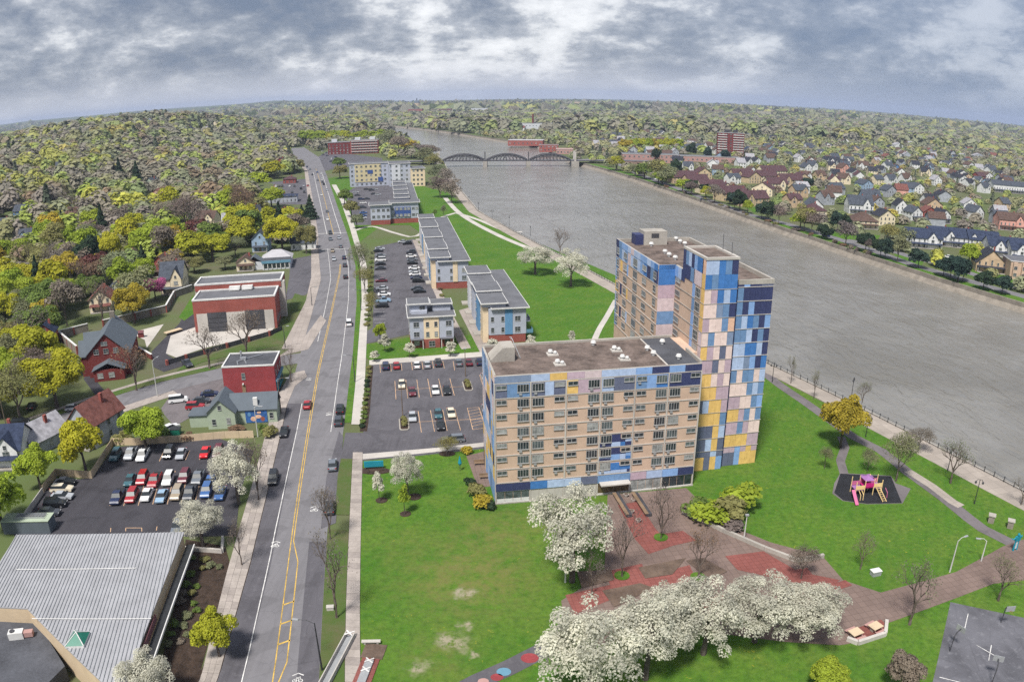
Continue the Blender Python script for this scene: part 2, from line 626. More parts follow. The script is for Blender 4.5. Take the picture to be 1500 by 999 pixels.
# ------------------------------------------------------------------ terrain and river
WATER_Z = -3.6


def interp(poly, y):
    """x on a polyline that runs away from the camera"""
    if y <= poly[0][1]:
        return poly[0][0]
    for (x0, y0), (x1, y1) in zip(poly, poly[1:]):
        if y <= y1:
            t = (y - y0) / (y1 - y0)
            return x0 + (x1 - x0) * t
    return poly[-1][0]


ROAD_L = [(-36, 40), (-38.5, 75), (-42, 101), (-45.5, 122), (-51, 153), (-56.5, 182), (-62, 215), (-67, 245), (-76, 296), (-94, 365), (-102, 398), (-135, 519), (-208, 783), (-268, 962), (-345, 1180)]
ROAD_R = [(-19.5, 40), (-25, 75), (-31.6, 112), (-34, 130), (-37, 153), (-45, 205), (-55, 263), (-67, 322), (-84, 390), (-118, 516), (-172, 717), (-240, 962), (-317, 1180)]
BANK_L = [(190, -300), (150, 0), (128, 60), (103, 114), (80, 173), (62, 215), (35, 298), (2, 400), (-20, 474), (-49, 653), (-70, 823), (-126, 1117), (-198, 1430), (-292, 1772), (-359, 2016), (-430, 2260)]
BANK_R = [(330, -300), (250, 90)] + [P(x, y, WATER_Z) for x, y in ((1500, 458), (1400, 428), (1250, 378), (1100, 327), (1000, 291), (930, 266), (880, 251), (838, 240), (790, 217), (740, 209), (690, 201), (640, 193), (590, 187.5))] + [(-330, 2080), (-430, 2260)]


def terrain(x, y):
    if y > 5200 and x < -0.12 * y:
        a = x / y
        return smooth((y - 5200) / 3500.0) * smooth((-a - 0.12) / 0.1) * (70 + 26 * math.sin(a * 34) + 16 * math.sin(a * 83 + 1))
    if y > 5200:
        return smooth((y - 6000) / 4000.0) * (16 + 8 * math.sin(x / 900.0))
    s = interp(ROAD_L, y) - 45 - x
    if s <= 0 or y < 250:
        return 0.0
    h = 55.0 * math.exp(-0.5 * (((x + 590) / 270.0) ** 2 + ((y - 1250) / 420.0) ** 2))
    h += 14.0 * math.exp(-0.5 * (((x + 330) / 140.0) ** 2 + ((y - 560) / 150.0) ** 2))
    return h * smooth(s / 260.0) * smooth((y - 250) / 250.0)


ys = [-300, -200, -100, -40, 0] + [20 * k for k in range(1, 60)] + [1200 * 1.06 ** k for k in range(0, 44)]
off = [0, 4, 10, 20, 35, 60, 90, 130, 180, 240, 300, 370, 440, 520, 600, 700, 820, 960, 1150, 1400, 1800, 2400, 3300, 4800, 7000, 10000, 14000]
mb = MB()
for sgn, bank in ((-1, BANK_L), (1, BANK_R)):
    base = len(mb.v)
    for y in ys:
        bx = interp(bank, y)
        for o_ in off:
            x = bx + sgn * o_
            mb.v.append((x, y, terrain(x, y)))
    n = len(off)
    for a in range(len(ys) - 1):
        for k in range(n - 1):
            i = base + a * n + k
            q = (i, i + 1, i + n + 1, i + n)
            mb.f.append(q if sgn > 0 else q[::-1])
            mb.m.append(0)
structure('ground', mb, 'ground')

mb = MB()                                      # river surface, running a little under both banks
yy = [y for y in ys if y < 2260] + [2259]
for y0, y1 in zip(yy, yy[1:]):
    mb.face([(interp(BANK_L, y0) - 1, y0, WATER_Z), (interp(BANK_R, y0) + 1, y0, WATER_Z), (interp(BANK_R, y1) + 1, y1, WATER_Z), (interp(BANK_L, y1) - 1, y1, WATER_Z)])
structure('river_water', mb, 'water')

for nm, bank, sgn, lab in (('embankment_wall', BANK_L, -1, 'pale concrete embankment wall below the riverside promenade railing'), ('embankment_wall', BANK_R, 1, 'low pale stone embankment wall along the far pine-lined river bank')):
    mb = MB()
    yb = [y for y in ys if -100 <= y < 2260]
    for y0, y1 in zip(yb, yb[1:]):
        a, c = interp(bank, y0), interp(bank, y1)
        top = 0.25
        mb.prism([(a + sgn * 0.5, y0), (a - sgn * 0.35, y0), (c - sgn * 0.35, y1), (c + sgn * 0.5, y1)][::sgn], WATER_Z - 1, top)
        if sgn > 0:                            # a sloping rubble foot
            mb.face([(a - 0.35, y0, -1.6), (a - 2.6, y0, WATER_Z - 0.2), (c - 2.6, y1, WATER_Z - 0.2), (c - 0.35, y1, -1.6)])
    o = link(nm, mb.mesh(nm, 'stone' if sgn > 0 else 'concrete'))
    tag(o, lab, 'wall')
    o['kind'] = 'thing'

# ------------------------------------------------------------------ sheets on the ground: streets, pavements, lots, lawns
from mathutils.geometry import tessellate_polygon


def sheet(name, pts, z, mat, thick=0.0, px=True, kind='structure'):
    """a flat polygon; pts are photo positions (or metres)"""
    q = [P(*p) for p in pts] if px else [tuple(p) for p in pts]
    area = sum(a[0] * b[1] - a[1] * b[0] for a, b in zip(q, q[1:] + q[:1]))
    if area < 0:
        q = q[::-1]
    mb = MB()
    tri = tessellate_polygon([[Vector((p[0], p[1], 0)) for p in q]])
    mb.v = [(p[0], p[1], z) for p in q]
    for t_ in tri:
        a, b_, c_ = (q[i] for i in t_)
        up_ = (b_[0] - a[0]) * (c_[1] - a[1]) - (b_[1] - a[1]) * (c_[0] - a[0]) > 0
        mb.f.append(tuple(t_) if up_ else tuple(t_)[::-1])
        mb.m.append(0)
    if thick:
        n = len(q)
        mb.v += [(p[0], p[1], z - thick) for p in q]
        for k in range(n):
            j = (k + 1) % n
            mb.f.append((n + k, n + j, j, k))
            mb.m.append(0)
    return structure(name, mb, mat) if kind == 'structure' else mb


def polyline(pts, px=True, z=0.0):
    return [P(p[0], p[1], z) if px else (p[0], p[1]) for p in pts]


def offset_line(pts, d):
    out = []
    for k, p in enumerate(pts):
        a, b_ = pts[max(0, k - 1)], pts[min(len(pts) - 1, k + 1)]
        dx, dy = b_[0] - a[0], b_[1] - a[1]
        l = math.hypot(dx, dy)
        out.append((p[0] + dy / l * d, p[1] - dx / l * d))
    return out


def resample(pts, step):
    out = [pts[0]]
    for a, b_ in zip(pts, pts[1:]):
        l = math.hypot(b_[0] - a[0], b_[1] - a[1])
        n = max(1, int(round(l / step)))
        for k in range(1, n + 1):
            out.append((a[0] + (b_[0] - a[0]) * k / n, a[1] + (b_[1] - a[1]) * k / n))
    return out


def curve(pts, step=4.0):
    """Catmull-Rom through the points"""
    out = []
    n = len(pts)
    for k in range(n - 1):
        p0, p1, p2, p3 = pts[max(0, k - 1)], pts[k], pts[k + 1], pts[min(n - 1, k + 2)]
        m_ = max(1, int(math.hypot(p2[0] - p1[0], p2[1] - p1[1]) / step))
        for j in range(m_):
            t = j / m_
            out.append(tuple(0.5 * (2 * p1[i] + (p2[i] - p0[i]) * t + (2 * p0[i] - 5 * p1[i] + 4 * p2[i] - p3[i]) * t * t + (3 * p1[i] - p0[i] - 3 * p2[i] + p3[i]) * t ** 3) for i in (0, 1)))
    out.append(tuple(pts[-1][:2]))
    return out


def ribbon_mesh(mb, left, right, z, thick=0.0, m=0):
    n = min(len(left), len(right))
    for k in range(n - 1):
        a, b_, c_, d = left[k], right[k], right[k + 1], left[k + 1]
        mb.face([(a[0], a[1], z), (b_[0], b_[1], z), (c_[0], c_[1], z), (d[0], d[1], z)], m)
        if thick:
            mb.face([(b_[0], b_[1], z - thick), (c_[0], c_[1], z - thick), (c_[0], c_[1], z), (b_[0], b_[1], z)], m)
            mb.face([(d[0], d[1], z - thick), (a[0], a[1], z - thick), (a[0], a[1], z), (d[0], d[1], z)], m)
    return mb


def ribbon(name, pts, width, z, mat, px=True, thick=0.0, step=4.0):
    c = curve(polyline(pts, px), step)
    mb = ribbon_mesh(MB(), offset_line(c, -width / 2), offset_line(c, width / 2), z, thick)
    return structure(name, mb, mat)


def between(la, lb, y0, y1, step=6.0):
    k = int((y1 - y0) / step)
    L_ = [(interp(la, y0 + (y1 - y0) * i / k), y0 + (y1 - y0) * i / k) for i in range(k + 1)]
    R_ = [(interp(lb, y0 + (y1 - y0) * i / k), y0 + (y1 - y0) * i / k) for i in range(k + 1)]
    return L_, R_


def shifted(line, d):
    return [(x + d, y) for x, y in line]


L_, R_ = between(ROAD_L, ROAD_R, 40, 1180)
structure('main_street', ribbon_mesh(MB(), L_, R_, 0.06), 'asphalt_road')


# darker resurfaced strips along the kerbs and the parking lane
L_, R_ = between(shifted(ROAD_L, 0.05), shifted(ROAD_L, 3.4), 40, 168)
structure('parking_lane', ribbon_mesh(MB(), L_, R_, 0.068), 'asphalt_lot')
L_, R_ = between(shifted(ROAD_R, -3.0), shifted(ROAD_R, -0.05), 62, 108)
structure('parking_lane', ribbon_mesh(MB(), L_, R_, 0.068), 'asphalt_lot')
# pavements
SWL = [(-46.5, 40), P(294, 995), P(332, 840), P(370, 708), P(388, 640), P(404, 585), P(418, 545)]
L_, R_ = between(SWL, ROAD_L, 40, 180)
sw = structure('sidewalk', ribbon_mesh(MB(), L_, R_, 0.10, 0.2), 'mulch')


def slab_row(parent, la, lb, y0, y1, n, step, mat):
    """paving slabs of a straight pavement, each a piece of its own"""
    y = y0
    while y < y1:
        for k in range(n):
            q_ = []
            for (fy, fk) in ((0.02, k + 0.015), (0.02, k + 0.985), (step - 0.02, k + 0.985), (step - 0.02, k + 0.015)):
                a, b_ = interp(la, y + fy), interp(lb, y + fy)
                q_.append((a + (b_ - a) * fk / n, y + fy))
            part('slab', MB().prism(q_, 0.105, 0.13 + rng.uniform(0, 0.012)), mat[0 if rng.random() < 0.7 else 1], parent)
        y += step


plain('slab_tan', (0.345, 0.305, 0.275), 0.9, 0.18, 0.3)
plain('slab_worn', (0.285, 0.25, 0.228), 0.9, 0.22, 0.3)
slab_row(sw, SWL, shifted(ROAD_L, -0.1), 66, 172, 3, 1.75, ('slab_tan', 'slab_worn'))
L_, R_ = between(shifted([(-67, 208), (-73.5, 262), (-81, 300), (-97.5, 365), (-105.5, 398), (-138.5, 519), (-211.5, 783), (-271.5, 962)], 0), ROAD_L, 209, 960)
structure('sidewalk', ribbon_mesh(MB(), L_, R_, 0.13, 0.2), 'sidewalk')
SWR = [(-15.0, 40), P(505, 995), P(507, 880), P(514, 720), P(517, 660)]
L_, R_ = between(SWR, shifted(SWR, 2.1), 40, 141)
sw = structure('sidewalk', ribbon_mesh(MB(), L_, R_, 0.10, 0.2), 'mulch')
slab_row(sw, SWR, shifted(SWR, 2.1), 62, 140.5, 1, 1.6, ('slab_tan', 'slab_worn'))
SWR2 = [P(514, 629), P(521, 560), P(530, 440), P(528, 389), P(522, 368), P(512, 333), P(499, 295), P(484, 268)]
L_, R_ = between(SWR2, [(x + 2.4 + 0.004 * max(0, y - 250), y) for x, y in SWR2], 156, 640)
structure('sidewalk', ribbon_mesh(MB(), L_, R_, 0.12, 0.2), 'concrete_pale')
# verges between kerb and pavement
L_, R_ = between(shifted(ROAD_R, 0.02), shifted(SWR, -0.02), 40, 112)
structure('verge', ribbon_mesh(MB(), L_, R_, 0.11, 0.2), 'verge')
L_, R_ = between([P(490, 766), P(496, 680)], shifted(SWR, -0.02), 117, 139)
structure('verge', ribbon_mesh(MB(), L_, R_, 0.11, 0.2), 'verge')
L_, R_ = between(ROAD_R, shifted(SWR2, -0.03), 157, 640)
structure('verge', ribbon_mesh(MB(), L_, R_, 0.11, 0.2), 'lawn')
sheet('parking_lane', [(470, 775), (492, 766), (503, 640), (497, 632), (478, 700)], 0.069, 'asphalt_lot')

# road paint: each line is a sheet of its own above the asphalt


def paint_line(pts, width, mat='line_white', z=0.078, px=True, name='road_marking'):
    c = polyline(pts, px)
    return structure(name, ribbon_mesh(MB(), offset_line(c, -width / 2), offset_line(c, width / 2), z), mat)


def frac(t, dx=0.0):
    """line at a fraction of the street's width"""
    pts = []
    for i in range(0, 120):
        y = 40 + i * 8.0
        a, b_ = interp(ROAD_L, y), interp(ROAD_R, y)
        pts.append((a + (b_ - a) * t + dx, y))
    return pts


def seg(line, y0, y1):
    return [p for p in line if y0 <= p[1] <= y1]


YEL = [(-29.2, 60), P(400, 999), P(413, 900), P(431, 760), P(449, 640), P(464, 550), P(482, 470), P(497, 400), P(499, 372)]
paint_line([(interp(YEL, y), y) for y in range(60, 330, 6)], 0.17, 'line_yellow', px=False)
paint_line([(interp(YEL, y) + 0.42 + (1.15 if 76 < y < 104 else 0.0), y) for y in range(60, 330, 6)], 0.17, 'line_yellow', px=False)
for y in (82, 86.5, 91):
    x = interp(YEL, y)
    paint_line([(x + 0.1, y - 0.5), (x + 1.6, y + 0.6)], 0.3, 'line_yellow', px=False)
for t0, y0, y1 in ((0.245, 45, 172), (0.28, 215, 360), (0.80, 150, 365), (0.30, 400, 760), (0.53, 400, 800), (0.78, 400, 760)):
    paint_line(seg(frac(t0), y0, y1), 0.15 if y0 < 300 else 0.26, 'line_white' if t0 != 0.53 else 'line_yellow', px=False)
for px, py in ((470, 343), (483, 366)):       # zebra edges at the far junction
    x, y = P(px, py)
    paint_line([(x - 4, y), (x + 16, y + 3)], 0.8, px=False, z=0.081)


def bike_mark(px, py, name='bicycle_marking'):
    """painted bicycle and chevrons"""
    x, y = P(px, py)
    mb = MB()
    z = 0.082
    def ring(cx, cy, r, w_):
        for k in range(10):
            a, b_ = 2 * math.pi * k / 10, 2 * math.pi * (k + 1) / 10
            mb.face([(cx + (r - w_) * math.cos(a), cy + (r - w_) * math.sin(a), z), (cx + r * math.cos(a), cy + r * math.sin(a), z), (cx + r * math.cos(b_), cy + r * math.sin(b_), z), (cx + (r - w_) * math.cos(b_), cy + (r - w_) * math.sin(b_), z)])
    ring(-0.38, 0, 0.34, 0.12)
    ring(0.38, 0, 0.34, 0.12)
    def bar(a, b_, w_=0.13):
        d = Vector((b_[0] - a[0], b_[1] - a[1]))
        n = Vector((-d.y, d.x)).normalized() * w_ / 2
        mb.face([(a[0] - n.x, a[1] - n.y, z), (b_[0] - n.x, b_[1] - n.y, z), (b_[0] + n.x, b_[1] + n.y, z), (a[0] + n.x, a[1] + n.y, z)][::1])
    bar((-0.38, 0), (-0.1, 0.55))
    bar((-0.1, 0.55), (0.38, 0))
    bar((-0.2, 0.62), (0.3, 0.62))
    bar((0.38, 0), (0.28, 0.8))
    bar((-0.75, 1.0), (0, 1.45), 0.16)
    bar((0.75, 1.0), (0, 1.45), 0.16)
    o = structure(name, mb, 'line_white')
    o.location = (x, y, 0)
    o.rotation_euler = (0, 0, GA)
    return o


bike_mark(403, 800)
bike_mark(452, 557)
bike_mark(482, 608)
bike_mark(460, 748)
bike_mark(436, 997)

# the side street to the west, with its own pavements and verges
SS = curve([P(-120, 700), P(-20, 655), P(75, 622), P(165, 591), P(245, 566), P(325, 547), P(385, 533), P(452, 523)], 4)
structure('side_street', ribbon_mesh(MB(), offset_line(SS, -4.3), offset_line(SS, 4.3), 0.055), 'asphalt_road')
structure('verge', ribbon_mesh(MB(), offset_line(SS, -7.5)[:-6], offset_line(SS, -4.35)[:-6], 0.10, 0.15), 'verge')
structure('sidewalk', ribbon_mesh(MB(), offset_line(SS, -9.2)[:-5], offset_line(SS, -7.55)[:-5], 0.12, 0.15), 'sidewalk')
structure('sidewalk', ribbon_mesh(MB(), offset_line(SS, 4.35)[6:-9], offset_line(SS, 8.0)[6:-9], 0.12, 0.15), 'sidewalk')
sheet('junction_pavement', [(442, 500), (470, 462), (478, 470), (452, 512), (418, 520), (400, 528)], 0.125, 'sidewalk', 0.12)
sheet('junction_pavement', [(408, 578), (425, 548), (446, 543), (450, 552), (432, 566), (418, 600)], 0.128, 'sidewalk', 0.12)
# lots
sheet('parking_lot', [(168, 655), (320, 642), (372, 660), (352, 720), (345, 785), (20, 785), (42, 745), (80, 705), (135, 700)], 0.05, 'asphalt_dark')
sheet('parking_lot', [(541, 533), (725, 520), (730, 655), (610, 668), (498, 678), (506, 634), (532, 634), (538, 600)], 0.058, 'asphalt_lot')
sheet('parking_lot', [(549, 362), (607, 350), (624, 392), (652, 470), (660, 500), (600, 490), (545, 502), (528, 505), (530, 490), (546, 480)], 0.05, 'asphalt_lot')
sheet('parking_lot', [(505, 283), (545, 262), (582, 268), (590, 292), (545, 305), (545, 330), (520, 330)], 0.05, 'asphalt_lot')
sheet('parking_lot', [(452, 238), (480, 222), (560, 232), (560, 240), (500, 246), (470, 252)], 0.05, 'asphalt_lot')
sheet('parking_lot', [(425, 380), (470, 372), (474, 400), (448, 432), (418, 440), (424, 405)], 0.05, 'asphalt_lot')
sheet('parking_lot', [(386, 268), (452, 262), (460, 300), (390, 300)], 0.05, 'asphalt_lot')
sheet('gravel_yard', [(255, 572), (330, 552), (345, 590), (300, 600), (255, 625), (235, 600)], 0.05, 'asphalt_path')
# pavements and lawns round the townhouses
sheet('lawn', [(533, 505), (600, 494), (715, 490), (740, 510), (720, 520), (541, 528), (533, 520)], 0.04, 'lawn')
sheet('sidewalk', [(541, 528), (726, 514), (728, 521), (541, 535)], 0.07, 'concrete_pale', 0.05)
sheet('sidewalk', [(520, 666), (640, 656), (728, 646), (728, 652), (640, 662), (521, 674)], 0.07, 'concrete_pale', 0.05)
sheet('garden_walk', [(604, 352), (611, 352), (660, 455), (690, 510), (676, 512), (650, 462)], 0.075, 'sidewalk', 0.05)
sheet('garden_walk', [(672, 455), (690, 450), (724, 510), (703, 516)], 0.076, 'sidewalk', 0.05)
sheet('lawn', [(605, 270), (655, 282), (678, 300), (725, 335), (760, 345), (905, 405), (905, 470), (880, 500), (785, 512), (700, 400), (600, 330), (560, 330), (520, 360), (505, 300), (545, 302)], 0.035, 'lawn')
sheet('lawn', [(478, 262), (510, 258), (520, 292), (498, 296)], 0.035, 'lawn')
# the park between the street and the river
PW = lambda y: interp(BANK_L, y)
sheet('lawn', [(-12.6, 40), P(508, 999), P(519, 674), P(728, 655), P(735, 640), P(880, 500), P(905, 470), P(905, 405), (PW(270) - 7, 270), (PW(215) - 7, 215), (PW(173) - 7, 173), (PW(114) - 7, 114), (PW(60) - 7, 60), (118, 40)], 0.045, 'lawn_worn', px=False)
# riverside promenade and paths
yp = [y for y in range(40, 700, 8)]
structure('promenade', ribbon_mesh(MB(), [(PW(y) - 6.5 - (1.5 if y < 160 else 0), y) for y in yp], [(PW(y) - 0.45, y) for y in yp], 0.10, 0.1), 'promenade')
ribbon('park_path', [(1490, 800), (1440, 775), (1380, 728), (1330, 692), (1290, 660), (1250, 640), (1215, 615), (1180, 590), (1130, 555), (1095, 520)], 2.9, 0.075, 'asphalt_path')
ribbon('park_path', [(1232, 640), (1238, 655), (1231, 675), (1238, 700), (1255, 712)], 1.9, 0.078, 'asphalt_path')
ribbon('park_path', [(1330, 690), (1365, 712), (1395, 735), (1408, 742)], 2.2, 0.08, 'promenade')
ribbon('park_path', [(870, 500), (878, 482), (890, 462), (902, 440)], 1.8, 0.07, 'concrete_pale')
ribbon('park_path', [(652, 290), (668, 308), (690, 324), (730, 345), (770, 362), (800, 372), (850, 395)], 3.2, 0.07, 'concrete_pale')
ribbon('park_path', [(668, 312), (700, 322), (740, 338), (765, 340)], 2.8, 0.072, 'concrete_pale')
ribbon('park_path', [(520, 338), (545, 332), (580, 342), (610, 346), (640, 322), (668, 312)], 2.4, 0.07, 'concrete_pale')
# bottom path with painted blobs
ribbon('park_path', [(640, 1030), (700, 998), (745, 978), (790, 955), (830, 935)], 2.9, 0.074, 'asphalt_lot')
# plaza in front of the tower
sheet('plaza', [(890, 725), (1005, 715), (1055, 765), (1130, 795), (1205, 815), (1235, 850), (1290, 868), (1400, 838), (1470, 800), (1500, 790), (1500, 850), (1455, 855), (1390, 880), (1302, 912), (1290, 935), (1230, 945), (1150, 940), (1000, 920), (880, 945), (825, 905), (822, 880), (885, 840)], 0.085, 'plaza_concrete', 0.05)
zq = 0.10
for pts in ([(828, 872), (1010, 828), (1020, 850), (935, 862), (842, 900)], [(885, 838), (940, 826), (955, 858), (898, 866)], [(905, 740), (935, 735), (960, 775), (985, 800), (950, 812), (930, 790)], [(1062, 815), (1118, 808), (1170, 838), (1230, 850), (1215, 862), (1150, 850), (1080, 835)], [(955, 785), (1000, 778), (1020, 792), (975, 802)], [(1148, 838), (1182, 832), (1196, 850), (1160, 856)], [(1212, 858), (1238, 850), (1248, 858), (1222, 866)], [(1242, 925), (1290, 908), (1298, 915), (1296, 924), (1250, 940)], [(900, 905), (1010, 880), (1060, 872), (1065, 882), (910, 925)]):
    zq += 0.006
    sheet('plaza_paving', pts, zq, 'plaza_red', 0.02)
for pts in ([(935, 832), (1005, 818), (985, 842), (945, 848)], [(882, 866), (938, 855), (958, 862), (900, 890)], [(845, 838), (895, 835), (900, 850), (852, 862)], [(1005, 822), (1030, 818), (1065, 838), (1040, 850)]):
    zq += 0.006
    sheet('planting_bed', pts, zq + 0.02, 'soil', 0.03)
# sports court
sheet('sports_court', [(1392, 882), (1500, 905), (1700, 950), (1720, 1150), (1375, 1080), (1366, 999)], 0.08, 'asphalt_court', 0.05)
for a, b_ in (((1418, 899), (1412, 925)), ((1430, 945), (1470, 968)), ((1452, 945), (1448, 968)), ((1376, 992), (1500, 1022))):
    paint_line([a, b_], 0.12, z=0.093, name='court_marking')
# playground safety surface
sheet('playground_surface', [(1231, 694), (1305, 698), (1321, 737), (1270, 738), (1235, 733), (1222, 722)], 0.09, 'rubber_black', 0.04)
sheet('playground_edge', [(1231, 693), (1305, 697), (1312, 708), (1334, 716), (1322, 737.5), (1270, 738.6), (1234, 733.6), (1219, 723), (1222, 708)], 0.07, 'asphalt_path', 0.03)
# school yard, driveways
sheet('driveway', [(262, 475), (283, 440), (286, 480), (262, 500), (245, 520), (272, 535), (240, 545), (225, 538), (222, 515)], 0.06, 'asphalt_dark')
sheet('school_apron', [(190, 488), (240, 475), (215, 510), (212, 498)], 0.055, 'concrete_pale')
sheet('school_apron', [(250, 492), (290, 478), (408, 474), (395, 488), (300, 510), (258, 524), (243, 518)], 0.063, 'concrete_pale')
sheet('lawn', [(262, 465), (283, 432), (284, 460), (270, 470)], 0.066, 'lawn')
sheet('lawn', [(408, 480), (432, 430), (452, 436), (438, 490), (415, 505), (300, 530), (258, 545), (275, 530), (400, 492)], 0.067, 'verge')
sheet('driveway', [(122, 555), (131, 545), (155, 575), (142, 582)], 0.06, 'asphalt_dark')
# planting strip beside the metal-roofed building
sheet('planting_bed', [(272, 790), (330, 800), (338, 830), (286, 1010), (228, 1010), (265, 850)], 0.06, 'mulch')
sheet('planting_bed', [(541, 536), (547, 536), (542, 600), (538, 632), (527, 632), (534, 590)], 0.06, 'mulch')
# far-bank parkway
ribbon('parkway', [(905, 240), (940, 257), (978, 271), (1040, 294), (1100, 315), (1148, 327), (1203, 343), (1273, 365), (1336, 388), (1400, 406), (1462, 424), (1520, 440), (1600, 462)], 7.0, 0.05, 'asphalt_road', step=15)
ribbon('parkway', [(1240, 352), (1273, 357), (1336, 377), (1400, 394), (1457, 412), (1520, 430), (1600, 452)], 6.5, 0.055, 'asphalt_road', step=15)
ribbon('parkway', [(830, 236), (900, 232), (990, 232), (1100, 240)], 14, 0.052, 'asphalt_road', step=25)
yb = [260 + 8 * k for k in range(70)]
structure('lawn', ribbon_mesh(MB(), [(interp(BANK_R, y) + 0.6, y) for y in yb], [(interp(BANK_R, y) + 9.0, y) for y in yb], 0.03), 'lawn')
for pts in ([(1085, 300), (1110, 296), (1130, 306), (1105, 312)], [(1200, 338), (1290, 345), (1285, 352), (1215, 350)], [(1310, 372), (1355, 378), (1350, 390), (1312, 384)], [(1385, 395), (1440, 392), (1500, 410), (1500, 425), (1430, 408)]):
    sheet('lawn', pts, 0.04, 'lawn')

# ------------------------------------------------------------------ the painted apartment block and tower
PAL = {'n': srgb(52, 60, 104), 'b': srgb(44, 116, 190), 's': srgb(98, 138, 184), 'l': srgb(164, 186, 222), 'c': srgb(122, 164, 220), 'm': srgb(186, 160, 176),
       'p': srgb(226, 200, 192), 'o': srgb(222, 176, 146), 'y': srgb(226, 182, 84), 'g': srgb(96, 104, 132), 'k': srgb(204, 184, 188), 't': srgb(120, 140, 172)}
PAL = {k: tuple(0.82 * v + 0.18 * (0.3 * c[0] + 0.5 * c[1] + 0.2 * c[2]) for v in c) for k, c in PAL.items()}
AO = (-3.0, 121.4)


def to_local(px, py, z, org=AO, ang=GA):
    x, y = P(px, py, z)
    dx, dy = x - org[0], y - org[1]
    return (dx * math.cos(ang) + dy * math.sin(ang), -dx * math.sin(ang) + dy * math.cos(ang))


apt = thing('apartment_building', 'tan brick apartment block joined to a taller tower clad in blue and yellow panels', 'building', (AO[0], AO[1], 0), GA)
PANEL = MB().box(0, -0.07, 0, 1, 0.0, 1).mesh('panel', 'panel')
GAP = 0.03


def panel(parent, u, v, z, wd, ht, col, face=0.0, name='panel'):
    """a coloured cladding panel; face 0 looks south, -90 degrees looks west"""
    j = 1 + rng.uniform(-0.06, 0.06)
    c = tuple(min(1, x * j) for x in PAL[col])
    o = link(name, PANEL, parent, (u, v, z + GAP), face, c, (wd - GAP, 1.0, ht - GAP))
    if face == 0:
        o.location.x = u + GAP / 2
    else:
        o.location.y = v - GAP / 2
    return o


def window_meshes(name, wd, ht, n, split=None):
    f = MB()
    t_ = 0.06
    f.box(0, -0.08, 0, wd, 0.0, t_).box(0, -0.08, ht - t_, wd, 0.0, ht)
    f.box(-0.003, -0.078, t_, t_, 0.0, ht - t_).box(wd - t_, -0.078, t_, wd + 0.003, 0.0, ht - t_)
    for k in range(1, n):
        x = wd * k / n
        f.box(x - 0.035, -0.076, t_, x + 0.035, 0.0, ht - t_)
    if split:
        f.box(t_, -0.074, ht * split - 0.03, wd - t_, 0.0, ht * split + 0.03)
    f.box(-0.06, -0.14, -0.07, wd + 0.06, 0.0, -0.001)
    p = MB().box(t_, -0.045, t_, wd - t_, -0.01, ht - t_)
    return f.mesh(name, 'window_frame'), p


def pane_mat(name, col, rough=0.12):
    return plain(name, col, rough, 0.45, 0.9, spec=0.6, fine=2.0)


pane_mat('pane_dark', (0.030, 0.040, 0.046))
pane_mat('pane_mid', (0.085, 0.105, 0.11))
pane_mat('pane_curtain', (0.26, 0.27, 0.265), 0.4)
pane_mat('pane_warm', (0.12, 0.085, 0.05))
PM = ['pane_dark', 'pane_dark', 'pane_dark', 'pane_mid', 'pane_mid', 'pane_curtain']
plain('window_frame', (0.36, 0.36, 0.355), 0.6, 0.12)
WIN = {}


def window_kind(key, wd, ht, n, split=None):
    fr, p = window_meshes('window', wd, ht, n, split)
    WIN[key] = (fr, [p.mesh('pane', x) for x in PM])


window_kind('four', 2.0, 1.45, 4)
window_kind('small', 1.75, 0.78, 2)
window_kind('tall', 1.9, 1.75, 3, 0.5)
window_kind('narrow', 0.9, 1.4, 1, 0.5)
window_kind('pair', 1.6, 1.4, 2, 0.5)
window_kind('far', 1.1, 1.5, 1)


def window(parent, key, u, v, z, face=0.0, sc=None, pane=None):
    fr, ps = WIN[key]
    wobj = link('window', fr, parent, (u, v, z), face, None, sc)
    link('pane', rng.choice(ps) if pane is None else ps[pane], wobj)
    return wobj


W = -math.pi / 2
F0, FH = 4.2, 2.69                             # first upper floor and storey height
# carcass
blk = part('wall', MB().box(0, 0, 0, 37.2, 16, 24.3), 'tan_brick', apt)
part('wall', MB().box(39.0, 6.1, 0, 53.4, 49, 37.0).box(35.4, 20, 0, 38.998, 48.6, 36.99), 'tan_brick', apt)
part('wall', MB().box(38.96, 5.2, 0, 45.4, 16, 41.9), 'tan_brick', apt)
part('link_wall', MB().box(37.21, 6.5, 0, 38.99, 16, 24.2), 'tan_brick', apt)
rf = part('roof', MB().box(0.35, 0.35, 24.301, 36.85, 15.65, 24.34), 'gravel_roof', apt)
part('parapet', MB().box(-0.05, 15.65, 24.25, 37.25, 16.1, 24.75).box(-0.05, 0.36, 24.25, 0.30, 15.64, 24.55).box(0.31, -0.05, 24.31, 37.2, 0.34, 24.42), 'concrete', rf)
part('parapet', MB().box(36.9, 0.36, 24.28, 37.25, 7.5, 24.9), 'concrete', rf)
part('seam', MB().box(30.6, 0.4, 24.345, 30.9, 15.6, 24.42), 'concrete_pale', rf)
part('dark_membrane', MB().box(30.95, 0.5, 24.345, 36.8, 15.5, 24.36), 'dark_roof', rf)
rt_ = part('roof', MB().box(39.4, 16.3, 37.01, 53.0, 48.6, 37.05).box(35.8, 20.4, 37.01, 39.39, 48.2, 37.045).box(46.2, 6.6, 37.01, 53.0, 16.29, 37.047), 'gravel_roof', apt)
pm = MB()
pm.box(35.3, 48.25, 36.95, 53.5, 48.7, 37.85).box(53.05, 6.45, 36.95, 53.5, 48.24, 37.84).box(35.3, 20.35, 36.95, 35.75, 48.24, 37.84).box(35.3, 19.9, 36.95, 39.0, 20.34, 37.84).box(46.0, 6.0, 36.96, 53.5, 6.44, 37.84).box(38.95, 16.3, 36.95, 39.38, 19.89, 37.84)
part('parapet', pm, 'concrete', rt_)
